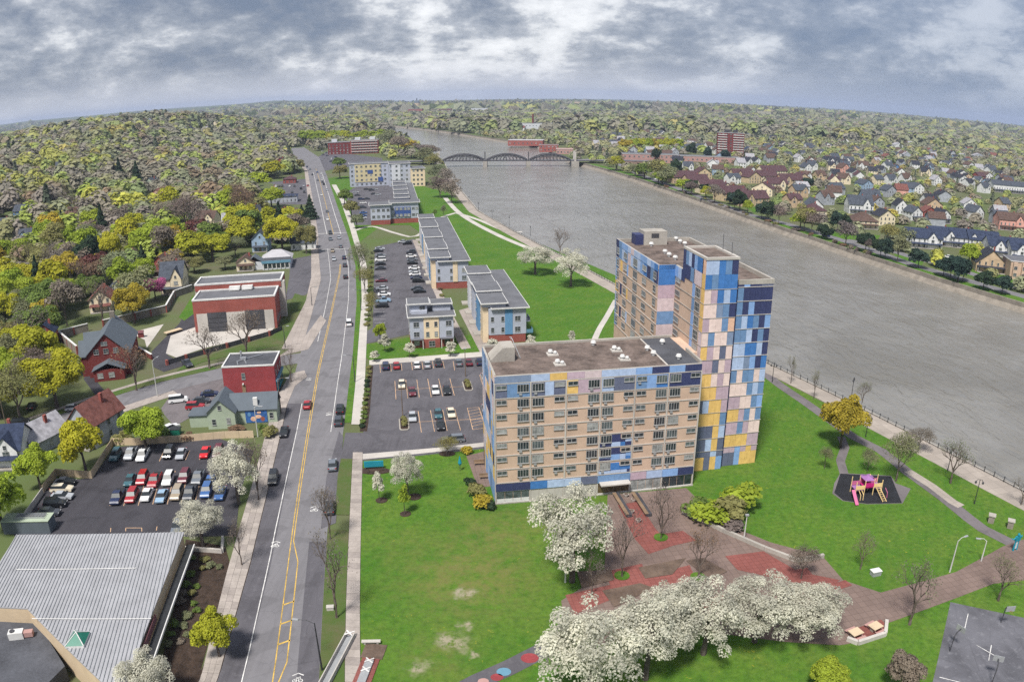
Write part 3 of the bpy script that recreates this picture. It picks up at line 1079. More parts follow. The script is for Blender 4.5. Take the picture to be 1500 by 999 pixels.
rs = part('stair_roof', MB().box(39.36, 5.6, 41.91, 45.0, 15.6, 41.95), 'gravel_roof', apt)
part('coping', MB().box(38.85, 5.0, 41.9, 45.55, 5.55, 42.35).box(38.85, 15.65, 41.9, 45.55, 16.15, 42.35).box(38.85, 5.56, 41.9, 39.35, 15.64, 42.34).box(45.05, 5.56, 41.9, 45.55, 15.64, 42.34), 'concrete_pale', rs)
# front of the low block: piers, floor bands, windows, coloured panels
for k in range(7):
    part('pier', MB().box(6.2 * k - 0.13, -0.13, 0, 6.2 * k + 0.13, -0.001, 23.0), 'concrete_pale', apt)
for k in range(8):
    z = F0 + FH * k
    part('floor_band', MB().box(-0.12, -0.10, z - 0.09, 37.32, -0.002, z + 0.09), 'concrete_pale', apt)
for u0, u1, c in ((0, 6.2, 't'), (6.2, 9.5, 'l'), (9.5, 12.5, 'y'), (12.5, 15.6, 'm'), (15.6, 18.6, 'k'), (18.6, 21.7, 'l'), (21.7, 24.8, 'l'), (24.8, 27.8, 'c'), (27.8, 31, 'n'), (31, 34, 'c'), (34, 37.2, 'n')):
    panel(apt, u0, -0.02, 23.1, u1 - u0, 1.25, c)
for u0, u1, c in ((0.13, 2.15, 'g'), (2.15, 6.07, 's'), (6.33, 8.7, 'g'), (8.7, 10.25, 'l'), (10.25, 12.27, 'g'), (12.53, 14.5, 'y'), (14.5, 18.47, 'm'), (18.73, 20.9, 'l'), (20.9, 24.67, 'g'), (24.93, 26.9, 's'), (26.9, 28.8, 'c'), (28.8, 30.87, 'b'), (31.13, 37.07, 'n')):
    panel(apt, u0, -0.005, F0 + 6 * FH + 0.09, u1 - u0, FH - 0.2, c)
for u0, u1, c in ((0, 3.1, 'n'), (3.1, 6.2, 'n'), (6.2, 9.3, 'b'), (9.3, 12.4, 'l'), (12.4, 15.5, 'l'), (15.5, 18.6, 'g'), (18.6, 21.7, 's'), (21.7, 24.8, 's'), (24.8, 27.9, 'm'), (27.9, 31, 'l'), (31, 34.1, 'c'), (34.1, 37.2, 'n')):
    panel(apt, u0, -0.14, 2.55, u1 - u0, 1.5, c)
for r_, cols in ((0, ((20.9, 22.6, 0.7, 1.5, 'b'), (22.6, 24.67, 0.7, 0.9, 'b'), (20.9, 22.9, 0.1, 0.6, 'l'), (22.9, 24.1, 0.1, 0.6, 'l'), (24.1, 24.67, 0.1, 0.6, 'n'), (18.73, 20.9, 0.1, 0.6, 'l'))),
                 (1, ((20.9, 22.6, 1.2, 1.25, 'n'), (22.6, 23.7, 1.2, 0.5, 'n'), (20.9, 22.6, 0.1, 1.1, 'c'), (22.6, 23.7, 0.1, 1.1, 'l'), (23.7, 24.67, 0.7, 0.9, 'c'), (23.7, 24.67, 0.1, 0.6, 'b'), (18.73, 20.9, 0.55, 0.4, 'l'), (18.73, 20.9, 0.1, 0.45, 'n'))),
                 (2, ((20.9, 22.6, 0.95, 1.5, 'n'), (20.9, 22.6, 0.1, 0.85, 'l'), (22.6, 23.5, 0.1, 0.8, 'b'), (22.6, 23.5, 0.9, 0.7, 'n'), (23.5, 24.67, 0.1, 0.75, 'n'), (23.5, 24.67, 0.9, 0.7, 'l'), (18.73, 20.9, 0.1, 0.85, 'n')))):
    for u0, u1, dz, hh, c in cols:
        panel(apt, u0, -0.006, F0 + r_ * FH + dz, u1 - u0, hh, c)
AC = MB().box(0, -0.22, 0, 0.5, 0, 0.32).mesh('air_conditioner', 'metal_grey')
for r_ in range(7):
    z = F0 + FH * r_
    for k in range(1, 6):
        c0 = 6.2 * k
        if k % 2:
            for u in (c0 - 2.3, c0 + 0.3):
                window(apt, 'four', u, -0.08, z + 0.98)
                if rng.random() < 0.6:
                    link('air_conditioner', AC, apt, (u + 0.3, -0.05, z + 0.45))
        else:
            for u in (c0 - 2.05, c0 + 0.3):
                window(apt, 'small', u, -0.08, z + 1.62)
                if rng.random() < 0.35:
                    link('air_conditioner', AC, apt, (u + 0.2, -0.05, z + 1.05))
    window(apt, 'small', 0.28, -0.08, z + 1.62)
    window(apt, 'small', 35.15, -0.08, z + 1.62)
# ground floor
for k, kind in enumerate(('mid', 'blank', 'blank', 'warm', 'curtain', 'glass')):
    u0, u1 = 6.2 * k + 0.16, 6.2 * (k + 1) - 0.16
    if kind == 'blank':
        for j in range(4):
            a = u0 + (u1 - u0) * j / 4
            part('infill_panel', MB().box(a + 0.02, -0.06, 0.3, a + (u1 - u0) / 4 - 0.02, -0.003, 2.5), 'concrete_pale', apt)
        continue
    pmat = {'mid': 'pane_mid', 'warm': 'pane_warm', 'curtain': 'pane_curtain', 'glass': 'pane_dark'}[kind]
    sw = part('shop_window', MB().box(u0, -0.11, 2.44, u1, -0.004, 2.54).box(u0, -0.11, 0.25, u1, -0.004, 0.36), 'white_trim', apt)
    for j in range(4):
        a, b_ = u0 + (u1 - u0) * j / 4, u0 + (u1 - u0) * (j + 1) / 4
        lo = 0.37 if kind != 'mid' else 1.0
        if kind == 'mid':
            part('low_panel', MB().box(a + 0.04, -0.1, 0.38, b_ - 0.04, -0.004, 0.98), 'white_trim', sw)
        part('pane', MB().box(a + 0.04, -0.05, lo, b_ - 0.04, -0.004, 2.43), pmat, sw)
part('plinth', MB().box(-0.2, -0.3, 0, 37.4, -0.003, 0.24), 'concrete', apt)
part('entrance_canopy', MB().box(18.9, -1.7, 2.56, 24.5, -0.22, 2.8), 'concrete_pale', apt)
# west end wall of the low block
for r_ in range(9):
    z = 0.0 if r_ == 0 else F0 + FH * (r_ - 1)
    hh = F0 if r_ == 0 else (FH if r_ < 8 else 1.4)
    v = 15.95
    while v > 0.3:
        wd = min(rng.choice((1.3, 2.0, 2.6, 3.3)), v)
        panel(apt, -0.005, v, z, wd, hh, rng.choice('lcsnypkllcy'), W)
        v -= wd
# tower front, stair tower and right wing: panels in courses
rows_r = ['snnnnn', 'sncnnn', 'slbsnc', 'sslnsn', 'llbbln', 'lltcnb', 'spsspl', 'pppsls', 'mmppsc', 'yymsps', 'mmsmpp', 'yyyymm']
rows_s = ['pmblb', 'pptsn', 'mppso', 'psppt', 'ympgp', 'mmgpm', 'yypmp', 'yyymm', 'glyym', 'yyyys', 'gggyl', 'gglyg']
u0, cw = 46.05, 7.3 / 6


def course(parent, row, ua, width, v, z, hh, face=0.0):
    """neighbours of one colour share a panel two wide at most"""
    n = len(row)
    k = 0
    while k < n:
        span = 1
        panel(parent, ua + k * width, v, z, width * span, hh, row[k], face)
        k += span


for i, row in enumerate(rows_r):
    z = F0 + FH * (11 - i)
    course(apt, row, u0, cw, 6.09, z, FH)
course(apt, 'ncnngg', u0, cw, 6.08, F0 + FH * 12, 1.35)
course(apt, 'mmcmym', u0, cw, 6.09, 2.9, 1.3)
course(apt, 'ggcyyy', u0, cw, 6.09, 0.05, 2.85)
us, cs = 38.99, 6.39 / 5
for i, row in enumerate(rows_s):
    z = F0 + FH * (11 - i)
    course(apt, row, us, cs, 5.19, z, FH)
course(apt, 'llbsn', us, cs, 5.19, F0 + FH * 13, 2.66)
course(apt, 'bsbbb', us, cs, 5.19, F0 + FH * 12, FH)
course(apt, 'ggglg', us, cs, 5.19, 2.9, 1.3)
course(apt, 'yygyc', us, cs, 5.19, 0.05, 2.85)
for i in range(13):
    z = F0 + FH * i
    part('floor_band', MB().box(46.0, 6.0 - 0.06, z - 0.06, 53.5, 6.085, z + 0.06), 'concrete_pale' if i > 5 else 'concrete', apt)
    part('floor_band', MB().box(38.9, 5.05, z - 0.05, 45.45, 5.185, z + 0.05), 'concrete', apt)
plain('recess_navy', PAL['n'], 0.5, 0.1)
part('recess_strip', MB().box(45.41, 5.95, 0, 46.0, 6.09, 37.4), 'recess_navy', apt)
# stair tower's west face: yellow corner, tall windows, blue strip; and the set-back bay behind it
for i in range(12):
    z = F0 + FH * i
    if z < 20:
        continue
    panel(apt, 38.98, 6.6, z, 1.4, FH, 'y' if i not in (8, 7) else 'k', W)
    window(apt, 'tall', 38.9, 9.2, z + 0.55, W, (1.15, 1, 1))
    panel(apt, 38.98, 10.9, z, 1.3, FH, rng.choice('cclbs'), W)
    window(apt, 'four', 38.9, 19.4, z + 0.98, W, (1.2, 1, 0.72))
    part('floor_band', MB().box(38.87, 5.3, z - 0.06, 38.95, 19.9, z + 0.06), 'concrete', apt)
for v, c in ((16.0, 'n'), (14.6, 's'), (13.2, 'l'), (11.8, 'n'), (10.4, 'c'), (9.0, 'b'), (7.6, 'b'), (6.6, 'p')):
    panel(apt, 38.94, v, F0 + FH * 13, 1.4 if v > 7 else 1.4, 2.66, c if c != 'p' else 'o', W)
for v, c in ((16.0, 'n'), (14.0, 'n'), (12.0, 's'), (10.4, 'k'), (8.4, 'k'), (6.6, 'y')):
    panel(apt, 38.93, v, F0 + FH * 12, 2.0 if v > 8 else (1.8 if v > 7 else 1.4), FH, c, W)
for v, c in ((19.9, 'c'), (18.2, 'l'), (16.5, 'n')):
    panel(apt, 38.9, v, F0 + FH * 12 - 0.9, 1.7, 2.2, c, W)
# south end of the west wing: one panel per storey
for i in range(12):
    z = F0 + FH * i
    if z < 20:
        continue
    panel(apt, 35.42, 19.97, z, 3.55, FH, 'mgkskmgkskmb'[i], 0.0)
panel(apt, 35.42, 19.97, F0 + FH * 12, 3.55, 1.4, 'b', 0.0)
# long west face of the tower
for i in range(12):
    z = F0 + FH * i
    if z < 15:
        continue
    part('floor_band', MB().box(35.3, 20.05, z - 0.07, 35.395, 48.5, z + 0.07), 'concrete_pale', apt)
    for v, kind in ((22.6, 'small'), (29.4, 'four'), (35.6, 'four'), (42.5, 'four'), (47.6, 'small')):
        if kind == 'small':
            window(apt, 'pair', 35.33, v, z + 0.9, W)
        elif v == 29.4:
            window(apt, 'four', 35.33, v, z + 1.1, W, (1.25, 1, 0.78))
        elif v == 42.5:
            window(apt, 'four', 35.33, v, z + 1.0, W, (1.2, 1, 0.82))
        else:
            window(apt, 'four', 35.33, v, z + 0.75, W, (1.4, 1, 1.1))
    top = i == 11
    if top:
        for k, c in enumerate('cslsklslcbnsn'):
            panel(apt, 35.39, 48.4 - k * 2.18, z + 0.07, 2.18, FH - 0.1, c if k > 0 else 'n', W)
    else:
        panel(apt, 35.392, 48.4, z + 0.07, rng.choice((0.9, 1.8)), FH - 0.1, rng.choice('lcsny'), W)
        if i % 2 == 0:
            panel(apt, 35.391, 44.9, z + 0.07, 1.3, FH - 0.1, rng.choice('ylcsn'), W)
            panel(apt, 35.391, 40.1, z + 0.07, 0.9, FH - 0.1, rng.choice('ylc'), W)
for k, c in enumerate('nscclkllcclcb'):
    panel(apt, 35.345, 48.5 - k * 2.19, F0 + FH * 12, 2.19, 1.4, c, W)
# east faces: plain courses of panels seen from the river
for i in range(0, 13):
    z = F0 + FH * i
    part('floor_band', MB().box(53.405, 6.2, z - 0.07, 53.5, 48.8, z + 0.07), 'concrete_pale', apt)
# roof fittings
VENT_PAD = MB().box(-1.0, -0.9, 0, 1.0, 0.9, 0.22).mesh('vent_pad', 'concrete_pale')
VENT = MB()
VENT.tube([(0, 0, 0.2), (0, 0, 0.62)], 0.3, 8).tube([(0, 0, 0.62), (0, 0, 0.95)], [0.5, 0.36], 8)
VENT = VENT.mesh('roof_vent', 'white_trim')


def vents(roof, z, pts, pad=True):
    for px, py in pts:
        u, v = to_local(px, py, z)
        if pad:
            p_ = link('vent_pad', VENT_PAD, roof, (u, v, z))
            link('roof_vent', VENT, p_, (-0.35, 0.1, 0))
            link('roof_vent', VENT, p_, (0.45, -0.2, 0), 0, None, 0.75)
        else:
            link('roof_vent', VENT, roof, (u, v, z - 0.15), 0, None, 1.15)


vents(rf, 24.34, ((809, 519.5), (819.5, 534), (902.5, 514), (914.5, 527)))
vents(rf, 24.36, ((869, 506), (948, 513.5), (957, 521), (970, 504), (994, 526)), False)
vents(rt_, 37.05, ((942, 354), (948, 357.5), (954, 361), (990, 353), (996, 357), (1003, 360), (974, 372), (980, 376.5), (989, 381), (965, 341.5), (971, 344)), False)
sh = MB()                                      # sloping stair head on the low block
a = [(0.4, 7.2, 24.34), (4.7, 7.2, 24.34), (4.7, 11.2, 24.34), (0.4, 11.2, 24.34)]
sh.v = a + [(0.4, 7.2, 24.7), (2.6, 7.2, 26.9), (4.7, 7.2, 26.9), (0.4, 11.2, 24.7), (2.6, 11.2, 26.9), (4.7, 11.2, 26.9)]
sh.f = [(0, 1, 6, 5, 4), (1, 2, 9, 6), (2, 3, 7, 8, 9), (3, 0, 4, 7), (4, 5, 8, 7), (5, 6, 9, 8), (3, 2, 1, 0)]
sh.m = [0] * 7
part('stair_head', sh, 'concrete', rf)
lad = MB()
for y in (9.4, 10.3):
    lad.tube([(5.0, y, 24.3), (5.9, y - 1.2, 24.5), (5.0, y + 2.5, 27.0), (4.7, y + 2.7, 27.0)], 0.07, 4)
part('roof_ladder', lad, 'metal_grey', rf)
ph = part('elevator_penthouse', MB().box(40.5, 44.0, 37.05, 46.0, 48.0, 40.2), 'concrete', apt)
part('penthouse_louver', MB().box(42.2, 43.95, 38.7, 44.0, 43.995, 39.7), 'steel_dark', ph)
part('penthouse_wing', MB().box(38.6, 44.5, 37.05, 40.49, 47.5, 39.4), 'recess_navy', ph)
part('roof_unit', MB().box(46.6, 21.0, 37.05, 48.1, 22.3, 38.7).box(45.0, 21.2, 37.05, 45.8, 22.0, 38.9), 'steel_dark', rt_)
for u, v, hh in ((45.2, 12.0, 3.4), (45.2, 8.0, 2.6)):
    part('antenna', MB().tube([(u, v, 41.9), (u, v, 41.9 + hh)], 0.05, 5), 'steel_dark', rs)

# ------------------------------------------------------------------ other buildings, each in its own frame
SIDE = {'S': 0.0, 'W': -math.pi / 2, 'E': math.pi / 2, 'N': math.pi}
for key, col in (('wall_grey', srgb(168, 173, 186)), ('wall_cream', srgb(220, 200, 170)), ('wall_blue', srgb(96, 140, 178)), ('wall_yellow', srgb(196, 184, 148)), ('wall_white', srgb(198, 200, 206)),
                 ('wall_green', srgb(160, 172, 152)), ('wall_navy', srgb(60, 84, 140)), ('wall_tan', srgb(196, 176, 148)), ('roof_slate', srgb(90, 98, 106)), ('roof_maroon', srgb(110, 72, 76)), ('roof_red', srgb(146, 86, 74)),
                 ('roof_navy', srgb(66, 76, 98)), ('roof_pale', srgb(170, 168, 172)), ('awning_blue', srgb(96, 138, 160)), ('salmon', srgb(172, 136, 130)), ('orange_red', srgb(148, 86, 78)), ('teal', srgb(30, 130, 150))):
    plain(key, col, 0.8, 0.08, 0.5)


class Building:
    def __init__(s, name, label, org, ang, group=None, z=0.0, cat='building'):
        s.o = thing(name, label, cat, (org[0], org[1], z), ang, group)

    def vol(s, u0, v0, u1, v1, z0, z1, mat, name='wall'):
        return part(name, MB().box(u0, v0, z0, u1, v1, z1), mat, s.o)

    def flat(s, u0, v0, u1, v1, z, over=0.7, mat='flat_roof', trim='white_trim', th=0.35):
        r = part('roof', MB().box(u0 - over, v0 - over, z + 0.005, u1 + over, v1 + over, z + th), trim, s.o)
        part('roof_surface', MB().box(u0 - over + 0.18, v0 - over + 0.18, z + th + 0.002, u1 + over - 0.18, v1 + over - 0.18, z + th + 0.03), mat, r)
        return r

    def win(s, side, a, fixed, z, key='pair', sc=None, pane=None):
        """window on a side: a is the coordinate along the wall, fixed the wall's plane"""
        e = 0.015
        if side == 'S':
            return window(s.o, key, a, fixed - e, z, 0.0, sc, pane)
        if side == 'N':
            return window(s.o, key, a, fixed + e, z, math.pi, sc, pane)
        if side == 'W':
            return window(s.o, key, fixed - e, a, z, -math.pi / 2, sc, pane)
        return window(s.o, key, fixed + e, a, z, math.pi / 2, sc, pane)

    def part(s, name, mb, mat, color=None):
        return part(name, mb, mat, s.o, color=color)


def frame_from(a, b_):
    A, B = P(*a), P(*b_)
    return A, math.atan2(B[1] - A[1], B[0] - A[0]), math.hypot(B[0] - A[0], B[1] - A[1])


# townhouse nearest the car park
A, _, L = frame_from((602, 511), (665, 508))
b = Building('townhouse', 'small grey and cream townhouse with brick base at the car park edge', A, GA)
b.vol(0, 0, 12.4, 13, 2.7, 9.2, 'wall_grey')
b.vol(0.02, 0.35, 12.38, 12.9, 0, 2.698, 'red_brick', 'brick_base')
b.part('cream_bay', MB().box(3.9, -0.25, 2.71, 8.2, -0.004, 9.1), 'wall_cream')
b.part('brick_bay', MB().box(3.7, -0.3, 0, 8.4, 0.34, 2.7), 'red_brick')
b.flat(0, 0, 12.4, 13, 9.2)
b.vol(0.2, 3.2, 5.2, 8.5, 9.6, 12.2, 'wall_grey', 'penthouse')
b.flat(0.2, 3.2, 5.2, 8.5, 12.2, 0.8)
b.vol(6.8, 4.5, 12.0, 9.0, 9.6, 11.6, 'wall_grey', 'penthouse')
b.flat(6.8, 4.5, 12.0, 9.0, 11.6, 0.6)
b.part('balcony', MB().box(0.6, 1.9, 9.6, 5.1, 3.1, 10.5), 'wall_grey')
for z in (3.5, 6.4):
    for u in (1.0, 10.2):
        b.win('S', u, 0, z, 'pair')
    for u in (4.5, 6.9):
        b.win('S', u, -0.25, z, 'narrow')
    for v in (2.5, 6.0, 9.5):
        b.win('E', v, 12.4, z, 'narrow')
        b.win('W', v + 1, 0, z, 'narrow')
b.win('S', 5.2, -0.3, 0.5, 'pair', (1.1, 1, 1.2))
b.win('S', 1.0, 0.35, 0.8, 'pair')
b.win('S', 9.8, 0.35, 0.8, 'pair')
b.win('S', 3.0, 3.2, 10.2, 'pair')
b.part('porch_roof', MB().box(0, -1.2, 2.75, 3.6, -0.02, 2.95), 'flat_roof')
b.part('porch_roof', MB().box(8.6, -1.2, 2.75, 12.4, -0.02, 2.95), 'flat_roof')
for u in (0.15, 3.4, 8.7, 12.1):
    b.part('post', MB().box(u, -1.1, 0, u + 0.18, -0.92, 2.74), 'white_trim')


def row_house(label, org, width, length, units, hh, end_windows=True):
    """a long terrace running away from the street front, stepped penthouse roofs on its west side"""
    b = Building('townhouse_row', label, org, GA)
    b.vol(0, 0, width, length, 2.6, hh, 'wall_grey')
    b.vol(0.15, 0.1, width - 0.15, length - 0.1, 0, 2.598, 'red_brick', 'brick_base')
    b.flat(1.5, 0, width, length, hh, 0.9)
    ul = length / units
    for k in range(units):
        v0, v1 = k * ul + 0.5, (k + 1) * ul - 0.5
        top = hh + 1.2 + (0.9 if k % 2 else 0.2)
        b.vol(-1.6, v0, 5.0, v1 - 0.6, hh + 0.37, top, 'wall_grey', 'penthouse')
        b.flat(-1.6, v0, 5.0, v1 - 0.6, top, 0.7)
        m_ = ('wall_cream', 'wall_blue', 'wall_grey', 'wall_white')[k % 4]
        b.vol(-1.6, v0 + 0.6, -0.005, v0 + ul * 0.55, 0.1, hh + 0.3, m_, 'bay')
        for z in (3.4, 6.2, 8.7):
            if z + 1.4 > hh:
                continue
            b.win('W', v0 + ul * 0.5, -1.6, z, 'pair')
            b.win('W', v1 - 0.3, 0, z, 'narrow')
            b.win('E', v0 + 1.0, width, z, 'pair')
            b.win('E', v0 + ul * 0.6, width, z, 'pair')
        b.part('balcony', MB().box(width + 0.005, v0 + 1.2, 5.6, width + 1.5, v0 + ul * 0.5, 5.8).box(width + 1.42, v0 + 1.2, 5.81, width + 1.49, v0 + ul * 0.5, 6.8), 'wall_white')
        b.part('porch', MB().box(-3.4, v0 + ul * 0.6, 0, -0.01, v1, 0.5), 'concrete')
    return b


A, _, L = frame_from((716.5, 503.6), (770.4, 501.4))
b = row_house('grey townhouse row with sky blue panel and red brick base beside the lawn', A, 10.9, 48, 4, 10.4)
b.part('blue_panel', MB().box(4.7, -0.12, 2.6, 6.9, -0.004, 10.3), 'wall_blue')
for z in (3.4, 6.6, 8.4):
    b.win('S', 0.6, 0, z, 'narrow') if z != 8.4 else None
    b.win('S', 3.6, 0, z, 'narrow') if z != 8.4 else None
    b.win('S', 7.6, 0, z, 'pair') if z != 8.4 else None
b.part('corner_balcony', MB().box(10.95, 0.3, 2.5, 13.0, 3.6, 2.7).box(12.9, 0.3, 2.71, 12.98, 3.6, 3.7).box(10.95, 0.22, 2.71, 12.98, 0.3, 3.7), 'awning_blue')
A = P(639.4, 424)
b = row_house('long grey townhouse row with stepped white-edged roofs beside the parked cars', A, 12.0, 104, 8, 10.4)
for z in (3.4, 6.2):
    for u, kd in ((0.6, 'narrow'), (5.2, 'narrow'), (6.8, 'narrow'), (9.6, 'pair')):
        b.win('S', u, 0, z, kd)
b.part('cream_bay', MB().box(6.3, -0.2, 2.61, 8.0, -0.004, 10.3), 'wall_cream')
# L-shaped block beyond
A = P(543.7, 330.4)
b = Building('townhouse_block', 'white and grey townhouse block with a bright blue bay and brick base', A, GA)
b.vol(0, 0, 11, 12, 2.8, 11.2, 'wall_grey')
b.vol(0.1, 0.1, 10.9, 11.9, 0, 2.798, 'red_brick', 'brick_base')
b.flat(0, 0, 11, 12, 11.2, 1.0)
b.vol(11.01, 3, 27, 14, 2.8, 11.6, 'wall_grey')
b.vol(11.1, 3.1, 26.9, 13.9, 0, 2.798, 'red_brick', 'brick_base')
b.flat(11.4, 3, 27, 14, 11.6, 1.0)
b.part('blue_bay', MB().box(13.5, 2.6, 4.0, 22.5, 2.995, 9.2), 'wall_navy')
for z in (4.0, 7.6):
    for u in (0.8, 3.6, 6.4, 9.0):
        b.win('S', u, 0, z, 'pair')
    for u in (11.6, 23.2, 25.2):
        b.win('S', u, 3, z, 'pair')
    for u in (14.0, 16.3, 18.6, 20.6):
        b.win('S', u, 2.6, z, 'pair', None, 5)
    for v in (3, 6, 9):
        b.win('W', v, 0, z, 'pair')
b.vol(15, 14.01, 27, 110, 0, 10.8, 'wall_grey')
b.flat(16, 15.2, 27, 110, 10.8, 0.6)
for k in range(8):
    b.vol(14.0, 17 + 11.5 * k, 22, 26 + 11.5 * k, 10.8 + 0.36, 12.6 + (k % 2) * 0.8, 'wall_grey', 'penthouse')
    b.flat(14.0, 17 + 11.5 * k, 22, 26 + 11.5 * k, 12.6 + (k % 2) * 0.8, 0.6)
    for z in (3.2, 6.4):
        b.win('W', 20 + 11.5 * k, 15, z, 'pair')
        b.win('W', 25 + 11.5 * k, 15, z, 'pair')
# apartment house with yellow front
A = P(513.4, 274.5)
b = Building('apartment_house', 'five storey apartment house with a yellow and grey street front', A, R(13))
b.vol(0, 0, 31, 16, 0, 18.4, 'wall_grey')
b.part('yellow_front', MB().box(4, -0.3, 3.6, 25, -0.004, 17.8), 'wall_yellow')
b.flat(0, 0, 31, 16, 18.4, 0.6)
b.vol(31.01, -10, 48, 14, 0, 18.0, 'wall_grey')
b.flat(31.6, -10, 48, 14, 18.0, 0.6)
b.vol(48.01, -16, 59, 6, 0, 14.0, 'wall_cream')
b.flat(48.6, -16, 59, 6, 14.0, 0.6)
b.part('white_bay', MB().box(33, -10.3, 2.5, 40, -10.004, 17.6), 'wall_white')
for r_ in range(5):
    z = 1.2 + 3.55 * r_
    for k in range(8):
        u = 1.0 + 3.8 * k
        b.win('S', u, -0.3 if (4 <= u < 24 and r_) else 0, z, 'pair')
    for k in range(4):
        b.win('S', 32.0 + 4.1 * k, -10.3 if 33 <= 32.0 + 4.1 * k < 39 and r_ else -10, z, 'pair')
    for k in range(3):
        if r_ < 4:
            b.win('S', 49.2 + 3.2 * k, -16, z, 'pair')
b.part('dark_bay', MB().box(14.2, -0.55, 10.2, 18.5, -0.31, 13.2), 'wall_navy')
b.part('dark_bay', MB().box(22.5, -0.55, 3.8, 26.5, -0.31, 7.2), 'wall_navy')
# brick flats by the bend of the street
A = P(481, 227)
b = Building('brick_flats', 'long red brick flats with white balcony bands beside the street bend', A, R(6))
b.vol(0, 0, 30, 16, 0, 15.5, 'maroon_brick')
b.flat(0, 0, 30, 16, 15.5, 0.5)
b.vol(30.01, -8, 66, 10, 0, 17.5, 'red_brick')
b.flat(30.5, -8, 66, 10, 17.5, 0.5)
for r_ in range(5):
    z = 1.0 + 3.3 * r_
    b.part('balcony_band', MB().box(31, -9.2, z + 1.9, 65, -8.01, z + 2.5), 'white_trim')
    for k in range(10):
        b.win('S', 31.5 + 3.4 * k, -8, z, 'pair', (1.1, 1, 1.1))
    for k in range(6):
        if r_ < 4:
            b.win('S', 1.5 + 4.6 * k, 0, z, 'pair', (1.1, 1, 1.1))
for u in (5, 36, 55):
    b.part('gable', MB().box(u, -8.6 if u > 30 else -0.5, 16 if u < 30 else 18, u + 7, 2, 20 if u < 30 else 21), 'wall_white')
# school hall
A, ang, L = frame_from((287, 488), (406, 480))
b = Building('school_hall', 'red brick school hall with two dark gate openings and flat grey roofs', A, R(11))
b.vol(0, 0, 26.6, 13, 0, 10.4, 'red_brick')
b.vol(-1.6, 13.01, 27.6, 24.5, 0, 12.4, 'concrete_pale')
b.part('brick_band', MB().box(-1.5, 12.8, 10.45, 27.5, 13.0, 12.2), 'red_brick')
b.part('brick_band', MB().box(27.61, 16, 2.5, 27.8, 24, 12.2), 'red_brick')
for (u0, v0, u1, v1, z) in ((0, 0, 26.6, 12.78, 10.4), (-1.6, 13.02, 27.6, 24.5, 12.4)):
    r_ = b.part('roof', MB().box(u0 + 0.45, v0 + 0.45, z + 0.005, u1 - 0.45, v1 - 0.45, z + 0.05), 'flat_roof')
    part('coping', MB().box(u0 - 0.12, v0 - 0.12, z + 0.003, u1 + 0.12, v0 + 0.44, z + 0.5).box(u0 - 0.12, v1 - 0.44, z + 0.003, u1 + 0.12, v1 + 0.12, z + 0.5).box(u0 - 0.12, v0 + 0.441, z + 0.003, u0 + 0.44, v1 - 0.441, z + 0.49).box(u1 - 0.44, v0 + 0.441, z + 0.003, u1 + 0.12, v1 - 0.441, z + 0.49), 'white_trim', r_)
for u in (10.4, 14.6):
    b.part('roof_unit', MB().box(u, 10.6, 10.6, u + 3.6, 12.5, 11.8).box(u + 0.2, 9.9, 10.7, u + 3.4, 10.59, 11.2), 'white_trim')
b.part('stone_base', MB().box(0.9, -0.14, 0, 25.7, -0.004, 6.2), 'concrete_pale')
for u in (4.4, 16.6):
    g_ = b.part('gate_opening', MB().box(u, -0.22, 0, u + 6.2, -0.145, 6.4), 'steel_dark')
    for k in range(1, 4):
        part('gate_rail', MB().box(u + 0.1, -0.26, 1.5 * k, u + 6.1, -0.222, 1.5 * k + 0.1), 'steel_black', g_)
b.part('pilaster', MB().box(26.7, 13.1, 0, 28.6, 15.6, 12.1), 'concrete_pale')
for k in range(5):
    b.win('E', 1.2 + 2.3 * k, 26.6, 1.6, 'narrow')
# little red corner shop
A, ang, L = frame_from((330, 580), (405, 577))
b = Building('corner_shop', 'two storey red painted corner shop with dark flat roof and teal shopfront', A, R(8))
b.vol(0, 0, 13.2, 10.5, 0, 7.4, 'red_paint')
r_ = b.part('roof', MB().box(0.3, 0.3, 7.405, 12.9, 10.2, 7.44), 'dark_roof')
part('coping', MB().box(-0.08, -0.08, 7.403, 13.28, 0.29, 7.75).box(-0.08, 0.291, 7.403, 0.29, 10.58, 7.74).box(12.91, 0.291, 7.403, 13.28, 10.58, 7.74).box(0.291, 10.21, 7.403, 12.909, 10.58, 7.742), 'white_trim', r_)
part('roof_pipe', MB().tube([(3.2, 9.4, 7.5), (3.6, 6.2, 7.6), (4.6, 5.2, 7.6), (3.2, 3.8, 7.6), (4.0, 1.0, 7.6)], 0.16, 5).tube([(4.6, 5.6, 7.6), (9.0, 8.8, 7.6)], 0.14, 5).tube([(4.8, 5.3, 7.6), (6.0, 1.8, 7.6)], 0.14, 5).box(4.0, 5.0, 7.5, 5.3, 6.0, 8.1).tube([(3.2, 9.2, 7.4), (3.2, 9.2, 8.6)], 0.25, 6), 'chrome', r_)
b.win('S', 4.8, 0, 4.2, 'narrow', (1, 1, 1.15))
b.part('door', MB().box(4.6, -0.12, 0.6, 5.5, -0.004, 2.7), 'wood')
b.part('lamp', MB().box(4.8, -0.5, 2.9, 5.2, -0.004, 3.2), 'white_trim')
b.part('shopfront', MB().box(13.205, 0.5, 0.3, 13.5, 9.8, 3.0), 'teal')
b.part('shop_window', MB().box(13.505, 1.2, 0.9, 13.54, 4.6, 2.6).box(13.505, 5.6, 0.9, 13.54, 9.2, 2.6), 'pane_dark')
b.part('fascia', MB().box(13.205, 0.2, 3.05, 13.8, 10.2, 3.6), 'awning_blue')
for v in (1.5, 4.6, 7.7):
    b.win('E', v, 13.2, 4.3, 'narrow', (1, 1, 1.1))
